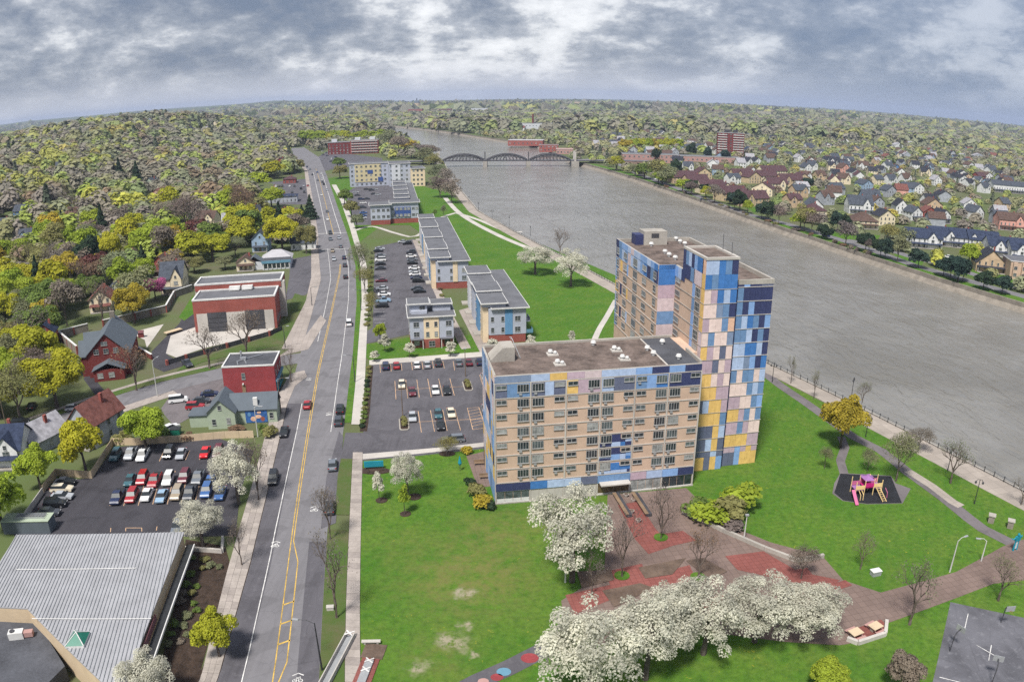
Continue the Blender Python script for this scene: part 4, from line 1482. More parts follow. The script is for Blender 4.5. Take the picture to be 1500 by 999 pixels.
# grey-green house with a painted wall
plain('mural_blue', srgb(52, 92, 150), 0.8, 0.4, 1.0)
plain('mural_skin', srgb(224, 176, 150), 0.8, 0.3, 1.2)
A, ang, L = frame_from((306, 629), (346, 624))
b = Building('painted_house', 'pale green gabled house with a colourful mural on its garden wall', A, R(9))
b.vol(0, 0, 6.4, 8, 0, 4.0, 'wall_green')
gb = MB()
gb.v = [(0, 0, 4.0), (6.4, 0, 4.0), (3.2, 0, 7.0), (0, 8, 4.0), (6.4, 8, 4.0), (3.2, 8, 7.0)]
gb.f = [(0, 1, 2), (4, 3, 5), (0, 3, 4, 1)]
gb.m = [0, 0, 0]
b.part('gable_wall', gb, 'wall_green')
b.part('roof', MB().gable(0, 0, 6.4, 8, 4.0, 7.0, 0.4, 0.15, 'y'), 'roof_slate')
b.vol(6.41, 2.2, 15.6, 8.4, 0, 3.6, 'wall_green')
b.part('roof', MB().gable(5.0, 2.2, 15.6, 8.4, 3.6, 6.3, 0.35, 0.15, 'x'), 'roof_slate')
b.vol(-4.6, 1.5, -0.01, 6.2, 0, 2.8, 'wall_green', 'garage_wall')
b.part('garage_roof', MB().box(-4.8, 1.2, 2.81, -0.02, 6.4, 3.0), 'roof_slate')
mu = b.part('mural', MB().box(8.4, 2.06, 0.3, 13.4, 2.195, 3.2), 'mural_blue')
for k, (u, z, ru, rz, m_) in enumerate(((10.2, 1.2, 0.7, 0.6, 'mural_skin'), (11.3, 1.7, 0.8, 0.45, 'mural_skin'), (12.3, 1.1, 0.5, 0.6, 'roof_red'), (9.3, 2.3, 0.4, 0.5, 'wall_blue'), (11.6, 2.7, 0.5, 0.3, 'mural_skin'))):
    mbb = MB()
    mbb.face([(u + ru * math.cos(t_ * math.pi / 5), 2.05 - 0.003 * k, z + rz * math.sin(t_ * math.pi / 5)) for t_ in range(10)])
    part('mural_shape', mbb, m_, mu)
b.win('S', 1.0, 0, 1.0, 'narrow')
b.win('S', 4.4, 0, 1.2, 'narrow')
b.win('S', 2.7, 0, 4.6, 'narrow', (0.9, 1, 0.75))
b.win('S', 13.9, 2.2, 1.1, 'narrow')
b.part('chimney', MB().box(10.4, 2.6, 4.2, 11.4, 3.3, 6.0), 'white_trim')
# low hall with ribbed metal roof
RZ = 5.0
roof_pts = [P(25, 784, RZ), P(270, 780, RZ), P(182, 1010, RZ), P(160, 1010, RZ), P(40, 892, RZ), P(-40, 888, RZ)]
plain('ribbed_metal', srgb(168, 168, 172), 0.5, 0.10, 0.35, metal=0.2)
plain('skylight_green', (0.02, 0.16, 0.11), 0.2, 0.15)
hall = thing('metal_roofed_hall', 'low hall with a pale ribbed metal roof and a green pyramid skylight', 'building', (roof_pts[0][0], roof_pts[0][1], 0), 0)
ho = Vector(roof_pts[0])
lp = [(p[0] - ho.x, p[1] - ho.y) for p in roof_pts]
inner = [(p[0] * 0.985 + 0.25, p[1] * 0.985 - 0.25) for p in lp]
part('wall', MB().prism(inner[::-1], 0, RZ - 0.05), 'wall_tan', hall)
hr = part('roof', MB().prism(lp[::-1], RZ - 0.04, RZ + 0.14), 'ribbed_metal', hall)
# standing seams: clip lines running along the slope to the roof outline
sd_ = Vector((P(232, 930, RZ)[0] - P(262, 790, RZ)[0], P(232, 930, RZ)[1] - P(262, 790, RZ)[1])).normalized()
nn = Vector((-sd_.y, sd_.x))
offs = [Vector(p).dot(nn) for p in lp]
t0 = min(offs) + 0.35
cnt = 0
while t0 < max(offs):
    xs = []
    for k in range(len(lp)):
        a_, c_ = Vector(lp[k]), Vector(lp[(k + 1) % len(lp)])
        da, dc = a_.dot(nn) - t0, c_.dot(nn) - t0
        if da * dc < 0:
            q = a_ + (c_ - a_) * (da / (da - dc))
            xs.append(q.dot(sd_))
    xs.sort()
    for k in range(0, len(xs) - 1, 2):
        a_, c_ = nn * t0 + sd_ * (xs[k] + 0.05), nn * t0 + sd_ * (xs[k + 1] - 0.05)
        w_ = nn * 0.07
        part('roof_seam', MB().prism([(a_ - w_)[:], (c_ - w_)[:], (c_ + w_)[:], (a_ + w_)[:]], RZ + 0.141, RZ + 0.26), 'metal_grey', hr)
        cnt += 1
    t0 += 0.56
for pa, pb in (((25, 836), (200, 834)), ((48, 908), (222, 908))):
    a_, c_ = P(pa[0], pa[1], RZ), P(pb[0], pb[1], RZ)
    part('snow_guard', MB().tube([(a_[0] - ho.x, a_[1] - ho.y, RZ + 0.3), (c_[0] - ho.x, c_[1] - ho.y, RZ + 0.3)], 0.06, 4), 'white_trim', hr)
sk = [P(x, y, RZ) for x, y in ((96, 951), (124, 950), (133, 929), (110, 927))]
sk = [(p[0] - ho.x, p[1] - ho.y) for p in sk]
ap = (sum(p[0] for p in sk) / 4, sum(p[1] for p in sk) / 4, RZ + 1.6)
k0 = part('skylight_kerb', MB().prism(sk, RZ + 0.14, RZ + 0.5), 'white_trim', hr)
for k in range(4):
    a_, c_ = sk[k], sk[(k + 1) % 4]
    part('skylight_pane', MB().face([(a_[0], a_[1], RZ + 0.51), (c_[0], c_[1], RZ + 0.51), ap]), 'skylight_green', hr)
    part('skylight_bar', MB().tube([(a_[0], a_[1], RZ + 0.53), (ap[0], ap[1], RZ + 1.63)], 0.07, 4), 'white_trim', hr)
a_, c_ = Vector(lp[1]), Vector(lp[2])
dd = (c_ - a_).normalized()
nr = Vector((-dd.y, dd.x)) if dd.y < 0 else Vector((dd.y, -dd.x))
nr = Vector((abs(nr.x), nr.y))
gl = [a_ + nr * 0.3 + dd * 1.0, c_ + nr * 0.3, c_ + nr * 1.5, a_ + nr * 1.5 + dd * 1.0]
part('gutter', MB().prism([p[:] for p in gl], 3.1, 3.35), 'steel_black', hall)
part('gutter_edge', MB().prism([(gl[3] + nr * 0.02)[:], (gl[2] + nr * 0.02)[:], (gl[2] + nr * 0.18)[:], (gl[3] + nr * 0.18)[:]], 3.05, 3.45), 'white_trim', hall)
part('wall_sign', MB().prism([(a_ + dd * 21 + nr * 0.05)[:], (a_ + dd * 29 + nr * 0.05)[:], (a_ + dd * 29 + nr * 0.25)[:], (a_ + dd * 21 + nr * 0.25)[:]], 3.6, 4.6), 'roof_maroon', hall)
annex = MB().prism([P(-60, 900, 2.5), P(0, 1010, 2.5), P(60, 1010, 2.5), P(95, 975, 2.5), P(48, 898, 2.5)], 0, 2.5)
ax = tag(link('flat_roofed_annex', annex.mesh('flat_roofed_annex', 'dark_roof')), 'dark flat roofed annex tucked against the ribbed metal hall', 'building')
ax['kind'] = 'thing'
x, y = P(28, 926, 3.3)
ru = thing('rooftop_unit', 'pale rooftop air unit with orange end on the dark annex', 'air unit', (x, y, 2.5), R(20))
part('casing', MB().box(-1.6, -0.6, 0, 0.6, 0.6, 1.1), 'white_trim', ru)
part('duct', MB().box(0.605, -0.45, 0.15, 2.0, 0.45, 0.9), 'salmon', ru)
part('fan', MB().tube([(-1.0, 0, 1.1), (-1.0, 0, 1.25)], 0.4, 8), 'steel_dark', ru)
# brick church house with crossed slate roofs
A = P(160, 572)
b = Building('brick_house', 'dark red brick house with crossed slate gables facing the side street', (-116.5, 184.0), R(20))
b.vol(0, 0, 12, 20, 0, 6.5, 'maroon_brick')
for (x0, y0, x1, y1, ax_) in ((0, 0, 12, 20, 'y'),):
    b.part('roof', MB().gable(x0, y0, x1, y1, 6.5, 12.2, 0.5, 0.2, ax_), 'roof_slate')
for y in (0.01, 19.99):
    b.part('gable_wall', MB().face([(0, y, 6.5), (12, y, 6.5), (6, y, 12.1)]), 'maroon_brick')
for v in (4.5, 13.0):
    b.vol(-2.2, v - 2.6, -0.01, v + 2.6, 0, 6.2, 'maroon_brick', 'bay')
    b.part('cross_gable', MB().gable(-2.2, v - 2.6, 6, v + 2.6, 6.2, 9.6, 0.4, 0.18, 'x'), 'roof_slate')
    b.part('gable_wall', MB().face([(-2.19, v - 2.6, 6.2), (-2.19, v + 2.6, 6.2), (-2.19, v, 9.5)]), 'maroon_brick')
    b.win('W', v + 1.4, -2.2, 1.4, 'pair')
    b.win('W', v + 0.9, -2.2, 6.0, 'pair')
b.vol(2.0, -4.0, 10.5, -0.01, 0, 3.2, 'maroon_brick', 'porch_wall')
b.part('porch_roof', MB().gable(2.0, -4.0, 10.5, 0, 3.2, 5.0, 0.4, 0.15, 'y'), 'roof_slate')
for u in (2.2, 5.0, 7.8):
    b.win('S', u, 0, 6.6, 'pair', (0.9, 1, 1))
b.win('S', 4.6, 0, 8.9, 'pair', (1.1, 1, 0.8))
for u in (3.0, 6.2):
    b.win('S', u, -4.0, 1.0, 'pair')
b.part('chimney', MB().box(5.2, 17.0, 11.2, 6.6, 18.2, 14.0), 'stone')
# diner and small house north of the school
A = P(385, 396)
b = Building('corner_diner', 'long low diner with blue-white window front and grey hip roof', A, R(12))
b.vol(0, 0, 12, 7, 0, 3.6, 'wall_white')
b.part('window_band', MB().box(0.4, -0.2, 0.9, 11.6, -0.004, 2.6), 'pane_dark')
for k in range(7):
    b.part('mullion', MB().box(0.3 + 1.85 * k, -0.3, 0.5, 0.6 + 1.85 * k, -0.205, 2.8), 'white_trim')
b.part('fascia', MB().box(-0.3, -0.5, 2.85, 12.3, -0.02, 3.9), 'awning_blue')
b.part('roof', MB().box(-0.2, -0.01, 3.61, 12.2, 7.1, 3.85), 'dark_roof')
b.vol(-1, 8, 12, 17, 0, 3.2, 'wall_white', 'rear_wall')
b.part('hip_roof', MB().hip(-1, 8, 12, 17, 3.2, 6.4, 0.5), 'roof_pale')
b.vol(-7, 1.5, -0.02, 8, 0, 3.4, 'wall_white', 'side_wall')
b.part('side_roof', MB().gable(-7, 1.5, -0.3, 8, 3.4, 5.8, 0.3, 0.15, 'y'), 'roof_slate')

# ------------------------------------------------------------------ houses
WALLS = {'white': srgb(216, 216, 216), 'cream': srgb(222, 208, 180), 'grey': srgb(160, 164, 172), 'pale blue': srgb(150, 172, 196), 'tan': srgb(190, 166, 138), 'yellow': srgb(196, 176, 144), 'red brick': srgb(140, 76, 68), 'salmon': srgb(212, 160, 146), 'pale green': srgb(170, 182, 164), 'blue': srgb(86, 122, 168)}
ROOFS = {'slate': srgb(72, 77, 86), 'charcoal': srgb(52, 54, 62), 'brown': srgb(88, 72, 66), 'maroon': srgb(82, 62, 66), 'navy': srgb(52, 60, 80), 'pale grey': srgb(150, 149, 154), 'red': srgb(112, 74, 68)}
HOUSES = []
LANDMARK = []                                  # short phrases for houses that labels can point to


def house(pos, wd, dp, hw, hr, rot, wall, roof, label, group=None, style='gable', detail=2, z=None):
    """a pitched-roof house; pos in metres is the middle of its footprint"""
    z = terrain(*pos) if z is None else z
    if group:                                  # say which way the house is built
        label = label.replace(' house with', {'gable': ' end-gabled house with', 'cross': ' cross-gabled house with', 'side': ' long-ridged house with', 'hip': ' hipped house with'}[style]).replace('buff terrace', wall + {'gable': ' end-gabled', 'cross': ' cross-gabled', 'side': ' long-ridged', 'hip': ' hipped'}[style] + ' terrace')
    o = thing('house', label, 'house', (pos[0], pos[1], z), rot, group)
    HOUSES.append((pos[0], pos[1], max(wd, dp) / 2))
    if group is None:
        LANDMARK.append(('%s house with %s roof' % (wall, roof), pos[0], pos[1]))
    else:
        LANDMARK.append(({'maroon roofed terraces across the river': 'maroon roofed estate', 'navy roofed white terrace': 'navy roofed white terrace'}.get(group, '%s house with %s roof' % (wall, roof)), pos[0], pos[1]))
    x0, x1, y0, y1 = -wd / 2, wd / 2, -dp / 2, dp / 2
    wc, rc = WALLS[wall], ROOFS[roof]
    mb = MB()
    if style == 'hip':
        mb.box(x0, y0, -1.0, x1, y1, hw)
        part('wall', mb, 'siding', o, color=wc)
        rf = part('roof', MB().hip(x0, y0, x1, y1, hw + 0.01, hw + hr, 0.5), 'roofing', o, color=rc)
    else:
        # walls and gable ends as one closed body
        if style == 'gable':                   # ridge along y, gable faces south
            mb.v = [(x0, y0, -1), (x1, y0, -1), (x1, y1, -1), (x0, y1, -1), (x0, y0, hw), (x1, y0, hw), (x1, y1, hw), (x0, y1, hw), (0, y0, hw + hr - 0.1), (0, y1, hw + hr - 0.1)]
            mb.f = [(0, 1, 5, 8, 4), (1, 2, 6, 5), (2, 3, 7, 9, 6), (3, 0, 4, 7), (4, 8, 9, 7), (8, 5, 6, 9), (3, 2, 1, 0)]
            ax_ = 'y'
        else:
            mb.v = [(x0, y0, -1), (x1, y0, -1), (x1, y1, -1), (x0, y1, -1), (x0, y0, hw), (x1, y0, hw), (x1, y1, hw), (x0, y1, hw), (x0, 0, hw + hr - 0.1), (x1, 0, hw + hr - 0.1)]
            mb.f = [(0, 1, 5, 4), (1, 2, 6, 9, 5), (2, 3, 7, 6), (3, 0, 4, 8, 7), (4, 5, 9, 8), (8, 9, 6, 7), (3, 2, 1, 0)]
            ax_ = 'x'
        mb.m = [0] * 7
        part('wall', mb, 'siding', o, color=wc)
        rf = part('roof', MB().gable(x0, y0, x1, y1, hw, hw + hr, 0.45, 0.14, ax_), 'roofing', o, color=rc)
        if style == 'cross':                   # a front gable in the long side
            gx = rng.choice((-wd * 0.22, wd * 0.22))
            gw = min(wd * 0.24, 2.6)
            g_ = MB()
            g_.v = [(gx - gw, y0 - 0.6, -1), (gx + gw, y0 - 0.6, -1), (gx + gw, y0 - 0.6, hw), (gx - gw, y0 - 0.6, hw), (gx, y0 - 0.6, hw + hr * 0.72), (gx - gw, 0, -1), (gx + gw, 0, -1), (gx + gw, 0, hw), (gx - gw, 0, hw), (gx, 0, hw + hr * 0.72)]
            g_.f = [(0, 1, 2, 4, 3), (1, 6, 7, 2), (5, 0, 3, 8), (2, 7, 9, 4), (8, 3, 4, 9)]
            g_.m = [0] * 5
            part('front_gable', g_, 'siding', o, color=wc)
            part('gable_roof', MB().gable(gx - gw, y0 - 0.6, gx + gw, -0.3, hw + 0.02, hw + hr * 0.74, 0.3, 0.13, 'y'), 'roofing', o, color=rc)
            if detail > 0:
                window(o, 'pair', gx - 0.8, y0 - 0.62, hw * 0.62)
                window(o, 'narrow', gx - 0.4, y0 - 0.62, hw + 0.2, 0.0, (0.9, 1, 0.7))
    if detail > 0:
        part('chimney', MB().box(wd * 0.12, dp * 0.1, hw + hr * 0.4, wd * 0.12 + 0.7, dp * 0.1 + 0.7, hw + hr + 0.7), 'red_brick', rf)
        nf = 2 if hw > 4.2 else 1
        for f_ in range(nf):
            zz = 0.9 + 2.7 * f_
            n = max(2, int(wd / 2.8))
            for k in range(n):
                window(o, 'narrow', x0 + wd * (k + 0.5) / n - 0.45, y0 - 0.02, zz, 0.0)
            if detail > 1:
                n = max(2, int(dp / 3.2))
                for k in range(n):
                    window(o, 'narrow', x0 - 0.02, y1 - dp * (k + 0.5) / n + 0.45, zz, W)
                    window(o, 'narrow', x1 + 0.02, y0 + dp * (k + 0.5) / n - 0.45, zz, -W)
        if style == 'gable' and hr > 2:
            window(o, 'narrow', -0.45, y0 - 0.02, hw + 0.35, 0.0, (1, 1, 0.75))
    if detail > 1:
        part('porch', MB().box(x0 + 0.5, y0 - 1.9, 0.1, x1 - 0.5, y0 - 0.01, 0.4), 'concrete', o)
        part('porch_roof', MB().slab([(x0 + 0.3, y0 - 2.1, 2.5), (x1 - 0.3, y0 - 2.1, 2.5), (x1 - 0.3, y0 - 0.01, 3.0), (x0 + 0.3, y0 - 0.01, 3.0)], 0.14), 'roofing', o, color=rc)
        for xx in (x0 + 0.6, x1 - 0.75):
            part('porch_post', MB().box(xx, y0 - 1.85, 0.4, xx + 0.15, y0 - 1.7, 2.5), 'white_trim', o)
        part('door', MB().box(-0.5, y0 - 0.06, 0.4, 0.45, y0 - 0.005, 2.4), 'wood', o)
    return o


def ph(px, py, *a, **k):
    return house(P(px, py), *a, **k)


# the near west side
ph(146, 640, 7.5, 11, 5.6, 4.0, R(-12), 'grey', 'red', 'grey house with steep brown-red roof behind the yellow-green tree', style='gable')
ph(62, 652, 8, 10.5, 3.2, 3.2, R(-20), 'grey', 'pale grey', 'low grey house with pale grey roof beside the yellow trees', style='gable')
ph(12, 672, 11, 9, 4.2, 4.0, R(12), 'white', 'navy', 'white house with dark navy gabled roof by the frame of yellow trees', style='cross')
ph(257, 425, 9, 14, 6.2, 5.4, R(14), 'cream', 'slate', 'tall cream house with grey steep gables next to the pink tree', style='cross')
ph(240, 402, 8, 9, 5.5, 3.5, R(5), 'red brick', 'brown', 'brown gabled house behind the tall cream house', style='gable')
ph(152, 452, 8.5, 11, 4.8, 3.6, R(20), 'cream', 'red', 'cream house with rusty red roof among the bare trees', style='gable')
ph(172, 438, 7, 9, 4.0, 3.0, R(20), 'white', 'slate', 'small white house with slate roof behind the round yellow tree', style='gable')
ph(72, 505, 6, 6, 5.0, 2.6, R(20), 'red brick', 'navy', 'narrow red house with navy roof beside the walled church garden', style='gable', detail=1)
ph(192, 395, 8, 11, 5.5, 3.5, R(5), 'white', 'maroon', 'white house with maroon roof beside the dark spruce', style='gable')
ph(362, 394, 8, 8, 3.6, 2.6, R(12), 'cream', 'brown', 'small cream house with brown roof beside the diner', style='gable')
ph(384, 366, 8, 11, 6.4, 3.6, R(10), 'pale blue', 'slate', 'pale blue two storey house beside the big yellow-green tree', style='gable')
ph(445, 364, 12, 7, 3.4, 2.2, R(12), 'white', 'slate', 'low white house between street and olive tree', style='side', detail=1)
ph(410, 296, 26, 12, 4.4, 1.2, R(12), 'grey', 'navy', 'wide grey shop with dark blue roof by the street', style='hip', detail=1)
ph(412, 318, 20, 14, 4.2, 1.0, R(12), 'salmon', 'brown', 'low salmon shop building south of the blue roofed shop', style='hip', detail=1)
ph(412, 248, 13, 16, 7.5, 5.0, R(10), 'red brick', 'maroon', 'tall red brick house with maroon gable beside the upper street', style='gable', detail=1)
ph(425, 268, 11, 10, 3.6, 2.4, R(10), 'red brick', 'maroon', 'low red roofed building beneath the tall red brick house', style='hip', detail=1)
for px, py, wl, rf_, lab in ((95, 285, 'pale blue', 'slate', 'pale blue house glimpsed between yellow-green crowns on the hill'), (140, 272, 'white', 'slate', 'wide white house glimpsed through hillside trees'), (112, 283, 'white', 'pale grey', 'white hillside house with light roof'), (137, 308, 'white', 'slate', 'small white gabled house among hillside trees'), (225, 288, 'pale green', 'slate', 'pale green gabled house on the hillside'), (232, 302, 'salmon', 'red', 'salmon house with red roof on the hillside'), (328, 240, 'white', 'red', 'white house with red roof high on the hill'), (355, 243, 'cream', 'red', 'cream house with red roof high on the hill'), (352, 253, 'red brick', 'brown', 'brick house below the red roofed hill houses'), (40, 340, 'blue', 'slate', 'blue house glimpsed at the edge of the yellow trees'), (10, 355, 'white', 'slate', 'white house low in the western trees'), (50, 300, 'grey', 'navy', 'grey house with navy roof on the western slope'), (340, 335, 'white', 'pale grey', 'long white building beneath bare hillside trees'), (305, 332, 'cream', 'brown', 'cream gabled building beneath bare hillside trees'), (45, 365, 'pale blue', 'slate', 'pale blue house beside dark hedge on the western slope'), (372, 322, 'grey', 'charcoal', 'grey house behind the olive street trees'), (180, 250, 'white', 'brown', 'white house with brown roof amid the upper woods'), (60, 255, 'cream', 'slate', 'cream house amid the upper western woods')):
    ph(px, py, rng.uniform(9, 13), rng.uniform(9, 12), 5.4, rng.uniform(3, 4), R(rng.uniform(-10, 25)), wl, rf_, lab, style=rng.choice(('gable', 'cross', 'side')), detail=1)
# across the river: maroon-roofed terraces
for k, (px, py, wd, st) in enumerate(((1001, 268, 24, 'side'), (1028, 262, 14, 'gable'), (1018, 274, 20, 'side'), (1040, 283, 20, 'side'), (1060, 287, 12, 'gable'), (1070, 293, 22, 'side'), (1086, 297, 12, 'gable'), (1100, 301, 22, 'cross'), (1085, 264, 20, 'cross'), (1100, 268, 14, 'gable'), (1120, 266, 20, 'side'), (1135, 278, 18, 'cross'), (1118, 286, 16, 'gable'), (1156, 272, 22, 'cross'), (1172, 270, 14, 'gable'), (1130, 258, 30, 'side'))):
    ph(px, py, wd, 12, 5.6, 4.6, R(rng.choice((8, 12, -30, 20))), rng.choice(('yellow', 'cream', 'tan')), 'maroon', 'buff terrace with maroon roof in the estate across the river', 'maroon roofed terraces across the river', st, 1)
# white terrace with navy roofs near the far parkway
for k, (px, py, wd) in enumerate(((1349, 361, 20), (1377, 358, 17), (1410, 361, 18), (1436, 364, 18), (1470, 374, 22), (1500, 380, 20))):
    ph(px, py, wd, 12, 5.6, 4.2, R(-14), 'white', 'navy', 'white terrace house with navy roof and front gable beside the far parkway', 'navy roofed white terrace', 'cross', 2)
ph(1447, 396, 15, 12, 4.5, 6.0, R(-20), 'tan', 'charcoal', 'stone hall with steep dark gable facing the far parkway', style='gable')
b = Building('brick_block', 'tan brick block with tall bays beyond the far parkway', P(1478, 408), R(-18))
b.vol(0, 0, 18, 14, 0, 8, 'tan_brick')
b.flat(0, 0, 18, 14, 8, 0.3)
for k in range(4):
    b.part('bay', MB().box(1 + 4.2 * k, -1.2, 0, 3.2 + 4.2 * k, -0.01, 7.6), 'tan_brick')
    b.win('S', 1.3 + 4.2 * k, -1.2, 1.5, 'pair')
    b.win('S', 1.3 + 4.2 * k, -1.2, 4.6, 'pair')
ph(1190, 345 - 24, 13, 12, 6, 4, R(5), 'cream', 'maroon', 'cream house with hipped maroon roof behind the far pines', style='hip')
ph(1257, 312, 17, 13, 6.5, 5.5, R(-8), 'white', 'slate', 'large half-timbered white house with slate gables across the river', style='cross')
ph(1273, 300, 14, 12, 6.0, 5.0, R(-8), 'pale blue', 'slate', 'pale blue house with slate roof behind the half-timbered house', style='cross')
ph(1262, 333, 16, 13, 4.6, 4.6, R(-5), 'cream', 'brown', 'cream house with broad brown hipped roof near the far pines', style='hip')
ph(1336, 322, 9, 10, 5.6, 3.6, R(10), 'white', 'slate', 'slim white gabled house behind the navy roofed terrace', style='gable')
ph(1358, 322, 11, 11, 5.6, 3.6, R(-10), 'red brick', 'red', 'red gabled house behind the navy roofed terrace', style='gable')
ph(1377, 326, 9, 10, 5.6, 3.6, R(10), 'white', 'charcoal', 'narrow white house beside bright green tree across the river', style='gable')
ph(1478, 336, 20, 12, 7.0, 4.2, R(-12), 'salmon', 'brown', 'broad salmon house with brown roof and chimneys across the river', style='cross')
ph(1363, 310, 13, 12, 5.8, 4.4, R(-5), 'tan', 'brown', 'tan house with wide brown gable across the river', style='gable')
ph(1476, 282, 40, 14, 7.5, 4.0, R(-8), 'white', 'slate', 'long white building with slate roof and chimneys far across the river', style='side')
far_list = ((1096, 222, 'white', 'navy'), (1136, 226, 'white', 'slate'), (1153, 230, 'pale green', 'slate'), (1174, 228, 'grey', 'slate'), (1187, 240, 'white', 'brown'), (1180, 250, 'white', 'slate'), (1212, 238, 'white', 'charcoal'), (1221, 240, 'white', 'charcoal'), (1233, 242, 'white', 'charcoal'), (1253, 232, 'cream', 'slate'), (1282, 228, 'white', 'red'), (1298, 232, 'salmon', 'red'), (1263, 246, 'white', 'brown'), (1288, 252, 'grey', 'charcoal'), (1234, 250, 'salmon', 'brown'), (1257, 262, 'white', 'maroon'), (1284, 268, 'cream', 'slate'), (1300, 242, 'white', 'slate'), (1311, 250, 'blue', 'slate'), (1325, 266, 'white', 'brown'), (1395, 240, 'grey', 'slate'), (1387, 244, 'white', 'slate'), (1408, 258, 'white', 'charcoal'), (1400, 262, 'grey', 'charcoal'), (1415, 264, 'tan', 'charcoal'), (1418, 236, 'salmon', 'red'), (1300, 285, 'grey', 'slate'), (1318, 284, 'salmon', 'red'), (1342, 280, 'white', 'slate'), (1380, 292, 'grey', 'charcoal'), (938, 186, 'cream', 'brown'), (958, 194, 'white', 'slate'), (970, 196, 'white', 'slate'), (997, 204, 'grey', 'charcoal'), (1003, 218, 'pale blue', 'slate'), (1024, 218, 'grey', 'slate'), (1038, 216, 'white', 'brown'), (1042, 188, 'white', 'slate'), (1092, 240, 'white', 'charcoal'), (1107, 240, 'white', 'charcoal'), (1433, 262, 'red brick', 'maroon'), (1450, 252, 'white', 'slate'), (1470, 222, 'white', 'brown'), (1340, 205, 'white', 'slate'), (1395, 205, 'cream', 'brown'), (1278, 202, 'white', 'slate'), (1200, 262, 'tan', 'brown'), (1220, 270, 'cream', 'maroon'), (1208, 296, 'grey', 'brown'), (1190, 310, 'white', 'slate'), (1160, 300, 'tan', 'maroon'))
for px, py, wl, rf_ in far_list:
    ph(px, py + 3, rng.uniform(9, 13), rng.uniform(9, 12), 5.8, rng.uniform(3.2, 4.6), R(rng.choice((5, -10, 80, 15))), wl, rf_, '%s house with %s roof in the leafy streets across the river' % (wl, rf_), 'houses across the river', rng.choice(('gable', 'cross', 'side')), 1 if py > 225 else 1)

# more of the same streets, between the trees
for k in range(230):
    y_ = rng.uniform(430, 1250)
    x_ = interp(BANK_R, y_) + rng.uniform(70, 0.62 * y_)
    if abs(x_) > 0.72 * y_ or any(math.hypot(x_ - h_[0], y_ - h_[1]) < h_[2] + 12 for h_ in HOUSES):
        continue
    wl, rf_ = rng.choice(('white', 'white', 'grey', 'cream', 'pale blue', 'tan', 'white')), rng.choice(('slate', 'charcoal', 'brown', 'slate', 'pale grey'))
    house((x_, y_), rng.uniform(8, 12), rng.uniform(9, 12), 5.8, rng.uniform(3.2, 4.6), R(rng.choice((5, -10, 80, 15))), wl, rf_, '%s house with %s roof in the leafy streets across the river' % (wl, rf_), 'houses across the river', rng.choice(('gable', 'cross', 'side')), 1)

for k in range(110):
    y_ = rng.uniform(1000, 2300)
    x_ = rng.uniform(-0.7, 0.72) * y_
    if -0.36 * y_ < x_ < interp(BANK_R, y_) + 40 or any(math.hypot(x_ - h_[0], y_ - h_[1]) < h_[2] + 20 for h_ in HOUSES):
        continue
    wl, rf_ = rng.choice(('white', 'white', 'grey', 'cream', 'pale blue', 'tan', 'white')), rng.choice(('slate', 'charcoal', 'brown', 'pale grey', 'red'))
    sd_w = 'on the wooded hill west of the town' if x_ < 0 else 'far off among the eastern trees'
    house((x_, y_), rng.uniform(11, 22), rng.uniform(10, 14), 6.5, rng.uniform(3.5, 5), R(rng.choice((5, -10, 80, 15))), wl, rf_, '%s house with %s roof %s' % (wl, rf_, sd_w), 'distant houses ' + sd_w, rng.choice(('gable', 'side')), 1 if y_ < 1300 else 0)


def simple(name, label, px, py, wd, dp, hh, mat, roof='flat_roof', rot=0.0, rows=2, cols=6, key='far', group=None, z=None):
    x, y = P(px, py)
    b = Building(name, label, (x, y), rot, group)
    b.vol(0, 0, wd, dp, -1, hh, mat)
    b.flat(0, 0, wd, dp, hh, 0.3, roof)
    for r_ in range(rows):
        for k in range(cols):
            b.win('S', wd * (k + 0.5) / cols - 0.9, 0, hh * (r_ + 0.3) / rows, key, (1.7, 1, 1.0))
    HOUSES.append((x + wd / 2, y + dp / 2, wd / 2))
    return b


b = simple('brick_apartment_tower', 'red brick apartment tower with white balcony bands across the river', 1050, 228, 34, 18, 29, 'maroon_brick', rot=R(-12), rows=8, cols=7)
for r_ in range(9):
    b.part('balcony_band', MB().box(0.5, -0.7, 2.2 + 3.0 * r_, 12, -0.01, 3.0 + 3.0 * r_), 'white_trim')
    b.part('balcony_band', MB().box(20, -0.7, 2.2 + 3.0 * r_, 33.5, -0.01, 3.0 + 3.0 * r_), 'white_trim')
for u in (9, 20):
    b.part('roof_house', MB().box(u, 5, 29.4, u + 6, 12, 33), 'steel_dark')
simple('pink_school', 'long low pink brick building facing the far bridge approach', 912, 238, 60, 20, 9, 'salmon', rot=R(-4), rows=2, cols=12)
simple('pink_hall', 'low salmon hall with flat roof beyond the parkway bend', 978, 236, 52, 20, 6, 'salmon', rot=R(-4), rows=1, cols=10)
simple('pink_store', 'low salmon store building left of the brick tower', 1046, 238, 30, 16, 6, 'salmon', rot=R(-6), rows=1, cols=5)
simple('red_warehouse', 'long red warehouse with pale roof beside the far river bend', 744, 213, 50, 24, 7, 'orange_red', 'roof_pale', R(-8), 1, 8)
simple('red_shop', 'tall red building with open frame beside the bridge end', 790, 222, 24, 16, 8, 'orange_red', 'roof_maroon', R(-5), 2, 5)
simple('orange_shop', 'orange shop building beside the bridge end', 815, 226, 20, 16, 6, 'salmon', 'salmon', R(-5), 1, 5)
b = simple('grey_factory', 'long pale grey factory with rows of windows beyond the river', 750, 192, 92, 30, 15, 'wall_white', 'flat_roof', R(-3), 2, 14)
b.part('smokestack', MB().tube([(42, 10, 0), (42, 10, 34)], [2.2, 1.6], 8), 'maroon_brick')
